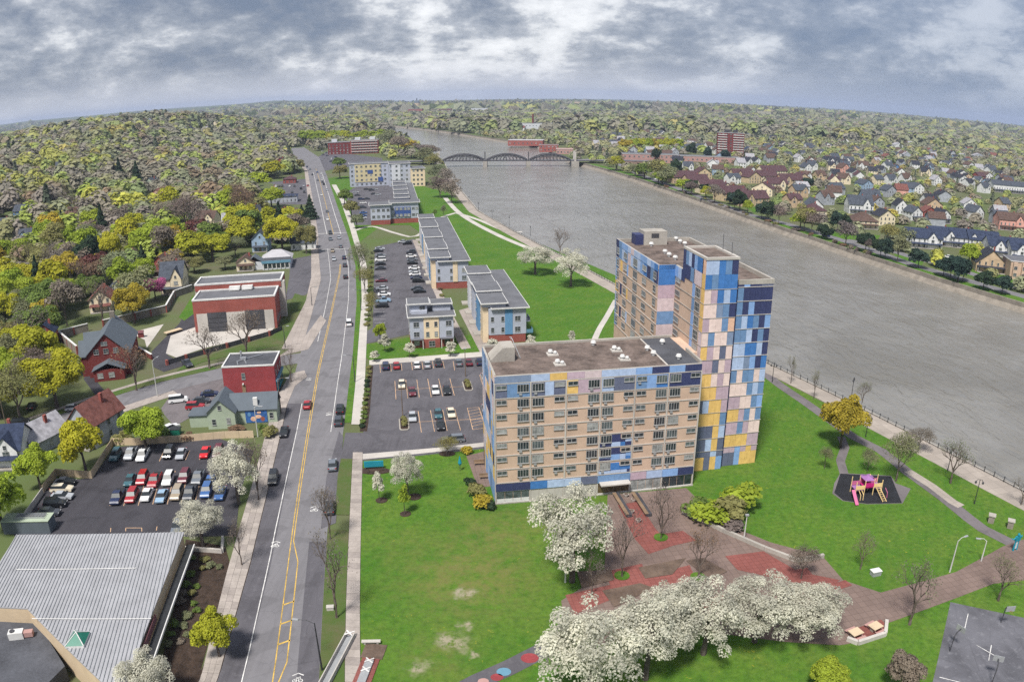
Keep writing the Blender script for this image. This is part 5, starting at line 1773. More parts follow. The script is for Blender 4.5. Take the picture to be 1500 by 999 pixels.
for i, (px, py, wd, hh, mt, lab) in enumerate(((598, 168, 60, 22, 'red_brick', 'red brick campus block beneath the domed tower'), (632, 166, 90, 18, 'maroon_brick', 'long dark brick campus block beside the domed tower'), (664, 163, 110, 22, 'roof_navy', 'long dark campus block with flat roof'), (690, 166, 70, 20, 'wall_white', 'pale campus block at the far edge of the trees'), (480, 172, 120, 10, 'wall_white', 'long white far building above the river bend'), (840, 160, 60, 40, 'wall_tan', 'tan twin slab tower on the plain'), (872, 160, 60, 36, 'wall_tan', 'second tan slab tower on the plain beside white shed'), (560, 156, 46, 36, 'wall_tan', 'slim tan tower block beside the campus'))):
    simple('campus_building' if i < 5 else 'slab_tower', lab, px, py, wd, 30, hh, mt, 'flat_roof', R(-3), 3, 7)
x, y = P(611, 165)
dm = thing('domed_tower', 'grey library tower with round dome above the campus trees', 'tower', (x, y, 0))
part('drum', MB().tube([(0, 0, -1), (0, 0, 44)], 16, 12), 'wall_tan', dm)
part('dome', MB().ball((0, 0, 44), 15, 15, 14, 12, 6), 'roof_slate', dm)
part('lantern', MB().tube([(0, 0, 56), (0, 0, 70)], [3, 1], 8), 'steel_dark', dm)
for i, (px, py, wd) in enumerate(((855, 152, 300), (905, 152, 240), (985, 155, 160), (1030, 155, 140), (1190, 161, 330), (1240, 164, 160), (1345, 178, 60), (1290, 172, 200), (440, 158, 200), (395, 160, 180), (1165, 159, 120))):
    simple('distant_shed', 'long white flat shed far out on the plain', px, py, wd, 60, 12, 'wall_white', 'roof_pale', 0.0, 1, 5, 'far', 'white sheds on the far plain')

# ------------------------------------------------------------------ river bridge of three steel arches
BY = 826.0
XS = [-74, -27.5, 18, 64]
br = thing('arch_bridge', 'dark steel bridge of three trussed arches crossing the river', 'bridge', (0, BY, 0))
DZ = 3.2
part('deck', MB().box(-150, -7, DZ - 0.9, 150, 7, DZ), 'steel_dark', br)
part('roadway', MB().box(-150, -5.6, DZ + 0.005, 150, 5.6, DZ + 0.06), 'asphalt_road', br)
for x in XS[1:3]:
    part('pier', MB().box(x - 2.2, -8.5, WATER_Z - 2, x + 2.2, 8.5, DZ - 0.91), 'concrete', br)
    part('pier_post', MB().box(x - 0.5, -8, DZ - 0.9, x + 0.5, -7.2, DZ + 9), 'steel_dark', br)
for x in (XS[0] - 3, XS[3] + 3):
    part('abutment', MB().box(x - 4, -9, WATER_Z - 2, x + 4, 9, DZ - 0.91), 'concrete', br)
    for y in (-8.2, 7.2):
        part('pylon', MB().box(x - 1, y, DZ - 0.9, x + 1, y + 1.4, DZ + 9), 'concrete_pale', br)
for x in (-152, 142):
    part('approach', MB().box(x, -8, -2, x + 10, 8, DZ - 0.92), 'concrete', br)
for x0, x1 in zip(XS, XS[1:]):
    for y in (-6.4, 6.4):
        pts, low, n = [], [], 12
        for k in range(n + 1):
            t_ = k / n
            xx = x0 + 1.2 + (x1 - x0 - 2.4) * t_
            pts.append((xx, y, DZ + 6.0 * 4 * t_ * (1 - t_) + 0.2))
            low.append((xx, y, DZ + 4.3 * 4 * t_ * (1 - t_) + 0.0))
        ar = part('arch_rib', MB().tube(pts, 0.55, 4), 'steel_dark', br)
        part('arch_chord', MB().tube(low, 0.35, 4), 'steel_dark', ar)
        for k in range(1, n):
            part('hanger', MB().tube([(low[k][0], y, DZ), pts[k]], 0.22, 4), 'steel_dark', ar)
            q = pts[k + 1] if k < n / 2 else pts[k - 1]
            part('brace', MB().tube([(low[k][0], y, DZ + 0.3), (q[0], q[1], q[2])], 0.2, 4), 'steel_dark', ar)

# ------------------------------------------------------------------ cars
def loft(mb, prof, half, m=0):
    """close a side profile (x, z) into a body whose half width follows half(x, z)"""
    n, i = len(prof), len(mb.v)
    for s in (-1, 1):
        for (x, z) in prof:
            mb.v.append((x, s * half(x, z), z))
    for k in range(n):
        j = (k + 1) % n
        mb.f.append((i + k, i + n + k, i + n + j, i + j))
        mb.m.append(m)
    mb.f.append(tuple(i + k for k in range(n)))
    mb.f.append(tuple(i + n + k for k in reversed(range(n))))
    mb.m += [m, m]


CARS = {}
#        length, width, lower body profile, cabin (x0 base, x0 top, x1 top, x1 base, roof z)
SPEC = {'sedan': (4.7, 1.82, 0.92, (-1.75, -1.05, 0.35, 1.15, 1.44)), 'hatchback': (4.1, 1.76, 0.95, (-1.95, -1.55, 0.35, 1.05, 1.50)), 'suv': (4.7, 1.9, 1.08, (-2.2, -1.9, 0.35, 1.0, 1.76)), 'van': (5.0, 1.95, 1.10, (-2.4, -2.2, 0.75, 1.6, 1.85)), 'pickup': (5.5, 1.95, 1.10, (-0.55, -0.35, 0.75, 1.35, 1.80)), 'wagon': (4.8, 1.82, 0.95, (-2.25, -1.85, 0.35, 1.15, 1.48))}
for kd, (ln, wd, bz, cb) in SPEC.items():
    h = ln / 2
    prof = [(-h, 0.42), (-h + 0.1, 0.28), (h - 0.12, 0.28), (h, 0.45), (h - 0.02, 0.68), (h - 0.25, bz - 0.14), (cb[3], bz), (cb[0], bz + 0.02), (-h + 0.12, bz - (0.02 if kd != 'pickup' else 0.0)), (-h, 0.75)]
    body = MB()
    loft(body, prof, lambda x, z: wd / 2 * (1.0 if z < bz - 0.2 else 0.94) * (1 - 0.06 * (abs(x) / h) ** 4))
    roof = MB()                                # painted roof panel over the glasshouse
    rz = cb[4]
    roof.prism([(cb[1] - 0.05, -wd * 0.36), (cb[2] + 0.05, -wd * 0.36), (cb[2] + 0.05, wd * 0.36), (cb[1] - 0.05, wd * 0.36)], rz - 0.05, rz + 0.02)
    glass = MB()
    i = 0
    for s in (-1, 1):
        glass.v += [(cb[0], s * wd * 0.455, bz), (cb[1], s * wd * 0.375, rz - 0.03), (cb[2], s * wd * 0.375, rz - 0.03), (cb[3], s * wd * 0.455, bz)]
    glass.f = [(0, 1, 2, 3), (7, 6, 5, 4), (0, 4, 5, 1), (3, 2, 6, 7), (1, 5, 6, 2)]
    glass.m = [0] * 5
    pil = MB()                                 # pillars between the side windows
    for xb in ((cb[0] + cb[3]) / 2 - 0.15,):
        for s in (-1, 1):
            pil.slab([(xb - 0.06, s * wd * 0.458, bz), (xb + 0.06, s * wd * 0.458, bz), (xb + 0.06, s * wd * 0.38, rz - 0.04), (xb - 0.06, s * wd * 0.38, rz - 0.04)], 0.02)
    bed = None
    if kd == 'pickup':
        bed = MB().box(-h + 0.15, -wd * 0.40, bz + 0.021, -0.65, wd * 0.40, bz + 0.03)
    wheel = MB().tube([(0, -0.11, 0), (0, 0.11, 0)], 0.33, 10)
    rim = MB().tube([(0, -0.118, 0), (0, 0.118, 0)], 0.19, 8)
    CARS[kd] = dict(body=body.mesh('body', 'car_paint'), roof=roof.mesh('roof', 'car_paint'), glass=glass.mesh('windows', 'car_glass'), bed=bed.mesh('cargo_bed', 'steel_black') if bed else None,
                    wheel=wheel.mesh('wheel', 'tyre'), rim=rim.mesh('rim', 'chrome'), ln=ln, wd=wd, bz=bz)
HEAD = MB().box(-0.03, -0.2, -0.08, 0.03, 0.2, 0.08).mesh('headlight', 'headlight')
TAIL = MB().box(-0.03, -0.16, -0.12, 0.03, 0.16, 0.12).mesh('taillight', 'taillight')
PAINT = {'white': srgb(224, 224, 224), 'silver': srgb(170, 174, 180), 'grey': srgb(106, 112, 120), 'black': srgb(28, 30, 34), 'navy': srgb(36, 46, 78), 'blue': srgb(60, 96, 150), 'light blue': srgb(140, 168, 192), 'red': srgb(158, 34, 42), 'bright red': srgb(214, 28, 36), 'maroon': srgb(98, 36, 48), 'teal': srgb(58, 96, 106), 'cream': srgb(216, 206, 184), 'beige': srgb(156, 142, 122), 'dark grey': srgb(58, 62, 70)}


def car(px, py, kd, col, head, where, group, detail=2, z=0.06):
    """head: direction the nose points, in radians from +X; where: phrase for the label"""
    x, y = P(px, py, 0.75)
    s = CARS[kd]
    o = thing('car' if kd not in ('pickup', 'van') else ('pickup_truck' if kd == 'pickup' else 'van'), '%s %s %s' % (col, {'pickup': 'pickup truck', 'suv': 'sport utility car'}.get(kd, kd if kd != 'wagon' else 'station wagon'), where), 'pickup' if kd == 'pickup' else ('van' if kd == 'van' else 'car'), (x, y, z + 0.0), head + R(rng.uniform(-1.5, 1.5)), group)
    c = PAINT[col]
    bd = link('body', s['body'], o, (0, 0, 0.06), 0, c)
    link('roof', s['roof'], o, (0, 0, 0.06), 0, c)
    link('windows', s['glass'], o, (0, 0, 0.06))
    if s['bed']:
        link('cargo_bed', s['bed'], o, (0, 0, 0.06))
    if detail > 0:
        for sx in (-1, 1):
            for sy in (-1, 1):
                w_ = link('wheel', s['wheel'], o, (sx * s['ln'] * 0.305, sy * (s['wd'] / 2 - 0.10), 0.33))
                if detail > 1:
                    link('rim', s['rim'], w_)
    if detail > 1:
        for sy in (-1, 1):
            link('headlight', HEAD, o, (s['ln'] / 2 - 0.05, sy * s['wd'] * 0.34, 0.74))
            link('taillight', TAIL, o, (-s['ln'] / 2 + 0.03, sy * s['wd'] * 0.38, 0.88))
    return o


AV, AU = GA + math.pi / 2, GA                   # headings along the street grid
DOWN = AV + math.pi
q = lambda x, y: (20 + x / 4.6875, 630 + y / 4.6875)
g1, w1 = 'cars in the lot behind the metal roofed hall', 'parked in the lot behind the metal roofed hall'
for cx_, cy_, kd, col in ((700, 172, 'suv', 'teal'), (805, 158, 'pickup', 'silver'), (887, 168, 'pickup', 'white'), (1065, 155, 'suv', 'black'), (1150, 160, 'sedan', 'silver'), (1315, 150, 'sedan', 'bright red'), (1405, 148, 'suv', 'maroon'),
                          (800, 340, 'sedan', 'teal'), (885, 330, 'suv', 'red'), (970, 340, 'pickup', 'red'), (1062, 335, 'suv', 'white'), (1172, 318, 'suv', 'maroon'), (1268, 322, 'pickup', 'grey'), (1350, 350, 'sedan', 'blue'),
                          (715, 455, 'pickup', 'navy'), (812, 450, 'suv', 'red'), (914, 440, 'sedan', 'white'), (1017, 450, 'sedan', 'light blue'), (1122, 432, 'suv', 'beige'), (1212, 425, 'pickup', 'dark grey'), (1325, 415, 'suv', 'blue'), (1420, 430, 'sedan', 'blue')):
    car(*q(cx_, cy_), kd, col, DOWN, w1, g1)
for cx_, cy_, kd, col in ((352, 352, 'sedan', 'black'), (330, 398, 'wagon', 'cream'), (330, 450, 'sedan', 'silver'), (285, 500, 'suv', 'black'), (240, 560, 'sedan', 'dark grey')):
    car(*q(cx_, cy_), kd, col, AU, 'parked along the low wall of the metal roofed hall lot', 'cars along the low wall')
car(*q(1125, 655), 'sedan', 'grey', DOWN, 'half hidden under the white blossom tree by the hall', None)
q = lambda x, y: (520 + x / 4.1615, 480 + y / 4.1615)
g2, w2 = 'cars in the lot beside the painted apartment block', 'parked in the lot beside the painted apartment block'
for cx_, cy_, kd, col in ((187, 232, 'suv', 'navy'), (252, 228, 'sedan', 'red'), (377, 225, 'sedan', 'white'), (440, 222, 'sedan', 'silver'), (507, 212, 'suv', 'dark grey'), (632, 210, 'sedan', 'grey'), (693, 208, 'sedan', 'maroon'), (757, 207, 'hatchback', 'navy'), (285, 342, 'sedan', 'cream'), (348, 388, 'sedan', 'maroon'), (490, 378, 'sedan', 'white'), (560, 380, 'sedan', 'black'), (793, 302, 'sedan', 'white'), (797, 495, 'sedan', 'silver'), (350, 540, 'sedan', 'silver'), (507, 522, 'sedan', 'teal'), (521, 590, 'sedan', 'black'), (585, 517, 'sedan', 'cream')):
    car(*q(cx_, cy_), kd, col, DOWN if cy_ > 300 else AV, w2, g2)
car(*q(600, 675), 'wagon', 'grey', AU + math.pi, 'crossing the apartment car park towards the street', None)
q = lambda x, y: (530 + x / 6.245, 340 + y / 6.245)
g3, w3 = 'cars along the long townhouse row', 'parked in the lot between street and long townhouse row'
for cx_, cy_, kd, col in ((165, 150, 'sedan', 'silver'), (150, 170, 'sedan', 'black'), (172, 212, 'sedan', 'grey'), (170, 252, 'van', 'white'), (168, 288, 'sedan', 'black'), (168, 328, 'sedan', 'dark grey'), (178, 440, 'sedan', 'maroon'), (185, 512, 'sedan', 'silver'), (205, 565, 'sedan', 'white'), (195, 622, 'pickup', 'light blue'), (182, 672, 'suv', 'black')):
    car(*q(cx_, cy_), kd, col, AU if rng.random() < 0.6 else AU + math.pi, w3, g3, 1)
for cx_, cy_, kd, col in ((372, 86, 'sedan', 'silver'), (415, 102, 'suv', 'black'), (450, 182, 'suv', 'dark grey'), (452, 217, 'sedan', 'white'), (460, 247, 'sedan', 'grey'), (462, 281, 'sedan', 'black'), (477, 325, 'sedan', 'white'), (481, 357, 'sedan', 'silver'), (486, 382, 'sedan', 'white'), (496, 412, 'sedan', 'navy'), (516, 442, 'suv', 'black'), (503, 512, 'sedan', 'dark grey'), (527, 538, 'sedan', 'black')):
    car(*q(cx_, cy_), kd, col, AU if rng.random() < 0.4 else AU + math.pi, w3, g3, 1)
q = lambda x, y: (470 + x / 6.447, 190 + y / 6.447)
for cx_, cy_ in ((330, 590), (345, 618), (432, 562), (480, 570), (510, 562), (540, 612), (500, 605), (380, 655), (435, 652), (400, 690), (340, 725), (400, 732), (402, 782), (400, 808), (398, 832)):
    car(*q(cx_, cy_), rng.choice(('sedan', 'suv', 'sedan')), rng.choice(('white', 'silver', 'black', 'dark grey', 'blue', 'navy')), AU, 'parked below the yellow fronted apartment house', 'cars below the yellow apartment house', 1)
for cx_, cy_ in ((20, 205), (50, 220), (20, 238), (60, 245), (110, 272), (130, 290), (170, 292), (200, 300), (160, 318), (190, 332), (95, 300), (225, 285), (140, 262)):
    car(*q(cx_, cy_), rng.choice(('sedan', 'suv')), rng.choice(('white', 'silver', 'black', 'grey', 'navy')), AU + 0.9, 'parked in front of the long brick flats', 'cars in front of the brick flats', 0)
# on and along the main street
SA = R(100)
for px, py, kd, col, hd, lab in ((511, 473, 'van', 'white', 101, 'parked at the kerb beside the townhouse lawn'), (506, 405, 'sedan', 'black', 103, 'driving north beside the parked van'), (505, 388, 'sedan', 'dark grey', 103, 'driving north behind the junction'), (504, 377, 'sedan', 'navy', 104, 'waiting at the far junction'), (489, 379, 'sedan', 'silver', 284, 'coming south through the far junction'), (487, 367, 'sedan', 'beige', 284, 'crossing the far junction'), (499, 361, 'sedan', 'grey', 104, 'leaving the far junction northwards'), (450, 592, 'sedan', 'red', 99, 'driving up the middle of the main street'), (498, 599, 'suv', 'black', 99, 'parked at the kerb by the apartment lot entrance'), (496, 616, 'suv', 'dark grey', 99, 'parked second at the kerb by the apartment lot entrance'), (416, 632, 'sedan', 'black', 279, 'parked by the painted house'), (487, 680, 'sedan', 'grey', 99, 'parked in the bay beside the corner lawn'), (483, 742, 'sedan', 'dark grey', 99, 'parked in the bay beneath bare branches'), (400, 700, 'suv', 'black', 279, 'parked at the kerb by the blossom tree')):
    car(px, py, kd, col, R(hd), lab, None)
q = lambda x, y: (370 + x / 5.7, 225 + y / 5.7)
for cx_, cy_, kd, col in ((650, 712, 'sedan', 'grey'), (720, 702, 'sedan', 'silver'), (648, 662, 'suv', 'dark grey'), (625, 547, 'sedan', 'white'), (623, 482, 'sedan', 'grey'), (575, 342, 'sedan', 'white'), (620, 302, 'sedan', 'silver'), (595, 256, 'suv', 'black'), (583, 237, 'sedan', 'dark grey'), (580, 216, 'van', 'white'), (545, 222, 'sedan', 'grey'), (602, 176, 'sedan', 'silver'), (572, 166, 'sedan', 'white'), (500, 176, 'sedan', 'black'), (540, 156, 'sedan', 'blue'), (480, 131, 'sedan', 'grey'), (455, 112, 'suv', 'navy')):
    car(*q(cx_, cy_), kd, col, R(107 if rng.random() < 0.5 else 287), 'in traffic on the upper main street', 'traffic on the upper main street', 1)
for px, py, kd, col, hd, lab in ((261, 585, 'van', 'white', 20, 'parked beside the side street'), (307, 576, 'sedan', 'navy', 15, 'parked behind the red corner shop'), (294, 586, 'sedan', 'dark grey', 10, 'parked behind the painted house'), (286, 595, 'suv', 'red', 8, 'parked beside the painted house garage'), (249, 626, 'sedan', 'white', 60, 'parked beside the green hedge'), (274, 532, 'pickup', 'dark grey', -50, 'standing in the school driveway'), (46, 594, 'sedan', 'black', 110, 'standing on the grass by the yellow tree'), (30, 617, 'suv', 'black', 20, 'parked on the western end of the side street'), (107, 597, 'hatchback', 'silver', 20, 'parked on the verge of the side street')):
    car(px, py, kd, col, R(hd), lab, None)
for i in range(16):
    x = rng.uniform(395, 455)
    car(x, rng.choice((272, 276, 281)) + (455 - x) * 0.02, rng.choice(('sedan', 'suv', 'van')), rng.choice(('white', 'silver', 'black', 'red')), AV, 'parked outside the blue roofed street shop', 'cars outside the blue roofed shop', 0)
for px, py in ((958, 262), (948, 252), (1030, 292), (1210, 345), (1425, 384), (1390, 376), (1371, 371), (1402, 380)):
    car(px, py, 'sedan', rng.choice(('white', 'silver', 'grey', 'navy')), R(-30), 'on the far bank parkway', 'cars on the far bank', 0)

# parking-stall paint
q = lambda x, y: (520 + x / 4.1615, 480 + y / 4.1615)
zp = 0.075
for a, b_ in (((152, 225), (155, 275)), ((217, 225), (221, 268)), ((282, 220), (287, 264)), ((345, 212), (350, 260)), ((408, 208), (415, 254)), ((472, 205), (480, 250)), ((535, 205), (545, 250)), ((598, 205), (608, 262)), ((785, 190), (795, 215)),
              ((243, 325), (250, 438)), ((310, 320), (322, 432)), ((377, 318), (392, 428)), ((443, 312), (465, 425)), ((510, 312), (535, 420)), ((578, 310), (606, 416)), ((760, 290), (795, 402)), ((250, 380), (660, 360)),
              ((385, 510), (405, 640)), ((460, 505), (485, 635)), ((535, 503), (562, 630)), ((608, 498), (644, 628)), ((330, 578), (800, 555)), ((685, 492), (718, 622)), ((685, 492), (755, 487)), ((755, 487), (798, 612)), ((718, 622), (798, 612))):
    paint_line([q(*a), q(*b_)], 0.14, 'line_orange', zp, name='stall_marking')
    zp += 0.0006
for k in range(6):
    t_ = (k + 1) / 7
    paint_line([q(685 + 33 * t_, 492 + 130 * t_), q(755 + 43 * t_, 480 + 122 * t_)], 0.13, 'line_orange', 0.094 + 0.001 * k, name='stall_marking')
q = lambda x, y: (20 + x / 4.6875, 630 + y / 4.6875)
for a, b_ in (((1000, 215), (1030, 150)), ((1180, 205), (1210, 140)), ((1275, 205), (1295, 140)), ((1375, 185), (1392, 130)), ((855, 520), (920, 300)), ((955, 510), (1015, 290)), ((1055, 510), (1110, 280)), ((755, 520), (830, 310)), ((660, 520), (690, 420)), ((770, 672), (880, 672)), ((770, 695), (770, 672)), ((880, 672), (880, 695)), ((665, 700), (668, 672)), ((980, 690), (985, 662)), ((1150, 500), (1200, 280)), ((1250, 480), (1300, 280))):
    paint_line([q(*a), q(*b_)], 0.14, 'line_orange', 0.062 + 0.0006 * a[0] / 100, name='stall_marking')
q = lambda x, y: (530 + x / 6.245, 340 + y / 6.245)
for k in range(22):
    y = 140 + 33 * k
    paint_line([q(112, y), q(112 + 105, y - 3)], 0.13, 'line_white', 0.062, name='stall_marking')
for k in range(14):
    t_ = k / 13
    paint_line([q(395 + 60 * t_, 165 + 370 * t_), q(505 + 60 * t_, 162 + 370 * t_)], 0.13, 'line_white', 0.062, name='stall_marking')

# ------------------------------------------------------------------ trees
def foliage_mat(name, trans=0.25):
    m, t, b = new_mat(name)
    oi = t.n('ShaderNodeObjectInfo')
    at = t.n('ShaderNodeAttribute', attribute_name='tone')
    c = t.n('ShaderNodeVectorMath', operation='SCALE', i0=oi.outputs['Color'])
    t.put(c.inputs['Scale'], at.outputs['Fac'])
    t.put(b.inputs['Base Color'], c.outputs[0])
    b.inputs['Roughness'].default_value = 0.7
    b.inputs['Specular IOR Level'].default_value = 0.15
    tr = t.n('ShaderNodeBsdfTranslucent', Color=c.outputs[0])
    mx = t.n('ShaderNodeMixShader', i0=trans, i1=b.outputs[0], i2=tr.outputs[0])
    for n_ in t.t.nodes:
        if n_.type == 'OUTPUT_MATERIAL':
            t.put(n_.inputs[0], mx.outputs[0])


foliage_mat('foliage', 0.45)
tinted('twig', 0.95, 0.2, 1.2, 0.1)
m, t, b = new_mat('woodland')
at = t.n('ShaderNodeAttribute', attribute_name='leaf')
t.put(b.inputs['Base Color'], at.outputs['Color'])
b.inputs['Roughness'].default_value = 0.8
b.inputs['Specular IOR Level'].default_value = 0.1
tr = t.n('ShaderNodeBsdfTranslucent', Color=at.outputs['Color'])
mx = t.n('ShaderNodeMixShader', i0=0.35, i1=b.outputs[0], i2=tr.outputs[0])
for n_ in t.t.nodes:
    if n_.type == 'OUTPUT_MATERIAL':
        t.put(n_.inputs[0], mx.outputs[0])


def quads(c, nrm, size, aspect=1.0):
    """leaf-sized quads at centres c facing nrm, as vertices and faces"""
    n = len(c)
    r = nrg.normal(size=(n, 3))
    a = np.cross(nrm, r)
    a /= np.linalg.norm(a, axis=1, keepdims=True) + 1e-9
    b_ = np.cross(nrm, a)
    b_ /= np.linalg.norm(b_, axis=1, keepdims=True) + 1e-9
    s = (size * nrg.uniform(0.6, 1.35, n))[:, None] if np.isscalar(size) else (size * nrg.uniform(0.6, 1.35, n))[:, None]
    a, b_ = a * s, b_ * s * aspect
    v = np.stack([c - a - b_ * 0.6, c + a * 0.8 - b_, c + a + b_ * 0.7, c - a * 0.7 + b_], axis=1).reshape(-1, 3)
    return v


def quad_mesh(name, v, mat, tone=None, col=None):
    n = len(v) // 4
    me = bpy.data.meshes.new(name)
    me.vertices.add(len(v))
    me.vertices.foreach_set('co', v.astype(np.float32).ravel())
    me.loops.add(4 * n)
    me.loops.foreach_set('vertex_index', np.arange(4 * n, dtype=np.int32))
    me.polygons.add(n)
    me.polygons.foreach_set('loop_start', np.arange(0, 4 * n, 4, dtype=np.int32))
    me.polygons.foreach_set('loop_total', np.full(n, 4, dtype=np.int32))
    if tone is not None:
        at = me.attributes.new('tone', 'FLOAT', 'FACE')
        at.data.foreach_set('value', tone.astype(np.float32))
    if col is not None:
        at = me.attributes.new('leaf', 'FLOAT_COLOR', 'FACE')
        at.data.foreach_set('color', np.concatenate([col, np.ones((n, 1))], axis=1).astype(np.float32).ravel())
    me.materials.append(M[mat])
    me.update()
    me.validate()
    return me


def sphere_pts(n):
    p = nrg.normal(size=(n, 3))
    return p / np.linalg.norm(p, axis=1, keepdims=True)


def blob_crown(n, size, blobs=16, br=0.42, flat=0.85, up=0.0, tall=1.0, aspect=1.0, var=0.15, reach=0.74):
    """a crown of unit radius on z 0..~1.7 built from leaf clumps"""
    cc = sphere_pts(blobs * 3)
    cc = cc[cc[:, 2] > -0.45][:blobs]
    cc = cc * nrg.uniform(0.42, reach, (len(cc), 1))
    cc[:, 2] = cc[:, 2] * flat * tall + 0.75 * tall
    cc = np.vstack([cc, [[0, 0, 0.8 * tall]]])
    rad = nrg.uniform(0.75, 1.2, len(cc)) * br
    rad[-1] = 0.6
    wgt = rad ** 2
    idx = nrg.choice(len(cc), n, p=wgt / wgt.sum())
    d = sphere_pts(n)
    d[:, 2] = np.where(d[:, 2] < -0.35, -d[:, 2], d[:, 2])
    shell = nrg.uniform(0.72, 1.06, (n, 1))
    c = cc[idx] + d * rad[idx][:, None] * shell * np.array([1, 1, flat])
    nrm = d + nrg.normal(size=(n, 3)) * 0.45 + np.array([0, 0, up + 0.35])
    nrm /= np.linalg.norm(nrm, axis=1, keepdims=True)
    tone = (nrg.uniform(1 - var, 1 + var, len(cc))[idx]) * nrg.uniform(0.80, 1.20, n)
    return quads(c, nrm, size, aspect), tone


def branch_tree(depth, spread=0.55, seed=0, lean=0.0, upright=0.25):
    """trunk and limbs of unit height as thin tubes; twigs returned apart"""
    r = random.Random(seed)
    trunk, twigs, tips = MB(), MB(), []

    def grow(p, d, ln, rad, lev):
        q_ = p + d * ln
        mid = p + d * ln * 0.5 + Vector((r.uniform(-1, 1), r.uniform(-1, 1), r.uniform(-0.3, 0.6))) * ln * 0.07
        (trunk if lev < 3 else twigs).tube([p, mid, q_], [rad, rad * 0.8, rad * 0.6], 5 if lev < 2 else 3, cap=False)
        if lev >= depth:
            tips.append(q_)
            return
        k = r.choice((3, 3, 4)) if lev < 3 else r.choice((2, 3))
        for i in range(k):
            a = 2 * math.pi * (i + r.random()) / k
            side = d.orthogonal().normalized()
            side.rotate(Matrix.Rotation(a, 3, d))
            nd = (d * (1 - spread * r.uniform(0.5, 1.1)) + side * spread * r.uniform(0.8, 1.4) + Vector((0, 0, upright))).normalized()
            st = p + d * ln * (r.uniform(0.55, 1.0) if i else 1.0)
            grow(st, nd, ln * r.uniform(0.62, 0.82), rad * 0.56, lev + 1)

    grow(Vector((0, 0, 0)), Vector((lean, 0, 1)).normalized(), 0.30, 0.030, 0)
    return trunk, twigs, tips


def trunk_mesh(hh, rr, mat='bark'):
    """plain bole with a few limbs reaching into a leafy crown"""
    mb = MB()
    mb.tube([(0, 0, -0.02), (0.01, 0, hh * 0.4), (0.0, 0.02, hh)], [rr * 1.3, rr, rr * 0.6], 6)
    for k in range(5):
        a = 2 * math.pi * k / 5 + 0.4
        mb.tube([(0, 0, hh * (0.6 + 0.08 * k)), (0.18 * math.cos(a), 0.18 * math.sin(a), hh * 0.95 + 0.06 * k), (0.42 * math.cos(a), 0.42 * math.sin(a), hh + 0.22)], [rr * 0.6, rr * 0.4, rr * 0.15], 4, cap=False)
    return mb


def crown_set(name, count, n, size, **kw):
    out = []
    for k in range(count):
        v, tone = blob_crown(n, size, **kw)
        out.append(quad_mesh('crown', v, 'foliage', tone))
    return out


CR = {
    'leafy': crown_set('leafy', 3, 8000, 0.034, blobs=26, br=0.30, flat=0.8, reach=0.84),
    'leafy_mid': crown_set('leafy', 4, 2200, 0.058, blobs=15, br=0.38, flat=0.8),
    'blossom': crown_set('blossom', 4, 12000, 0.0170, blobs=46, br=0.19, flat=0.9, tall=1.0, up=0.5, reach=0.84, var=0.22, aspect=0.8),
    'blossom_small': crown_set('blossom', 2, 1100, 0.085, blobs=10, br=0.42, flat=1.3, tall=1.5),
    'sparse': crown_set('sparse', 3, 3200, 0.021, blobs=16, br=0.40, flat=0.85),
    'sparse_mid': crown_set('sparse', 4, 1700, 0.042, blobs=14, br=0.42, flat=0.9),
    'shrub': crown_set('shrub', 3, 700, 0.10, blobs=9, br=0.5, flat=0.8),
}


def cone_crown(n, size):
    t_ = nrg.uniform(0, 1, n) ** 0.75
    z = 2.6 * (1 - t_)
    lay = 1 + 0.22 * np.sin(z * 16)
    a = nrg.uniform(0, 2 * np.pi, n)
    rr = t_ * lay * nrg.uniform(0.55, 1.05, n)
    c = np.stack([rr * np.cos(a), rr * np.sin(a), z], 1)
    nrm = np.stack([np.cos(a), np.sin(a), np.full(n, 0.7)], 1) + nrg.normal(size=(n, 3)) * 0.4
    nrm /= np.linalg.norm(nrm, axis=1, keepdims=True)
    return quads(c, nrm, size), nrg.uniform(0.6, 1.35, n)


CR['spruce'] = []
for k in range(2):
    v, tone = cone_crown(1700, 0.085)
    CR['spruce'].append(quad_mesh('crown', v, 'foliage', tone))
CR['pine'] = crown_set('pine', 3, 2200, 0.065, blobs=18, br=0.34, flat=0.95, tall=1.0)
TR = {'tall': trunk_mesh(0.9, 0.07).mesh('trunk', 'bark'), 'short': trunk_mesh(0.55, 0.06).mesh('trunk', 'bark'), 'pole': MB().tube([(0, 0, -0.02), (0.01, 0, 1.0)], [0.05, 0.03], 6).mesh('trunk', 'bark')}
BARE = []
for k in range(4):
    tk, tw, tips = branch_tree(5, 0.5, 40 + k)
    zt = max(v[2] for v in tw.v)
    rr = max(math.hypot(v[0], v[1]) for v in tw.v)
    tp = np.array([tuple(p) for p in tips])
    sel = np.repeat(tp, 3, axis=0) + nrg.normal(size=(len(tp) * 3, 3)) * 0.035
    nn_ = sphere_pts(len(sel))
    bud = quad_mesh('leaves', quads(sel, nn_, 0.008), 'foliage', nrg.uniform(0.7, 1.3, len(sel)))
    BARE.append((tk.mesh('trunk', 'twig'), tw.mesh('crown', 'twig'), bud, zt, rr))

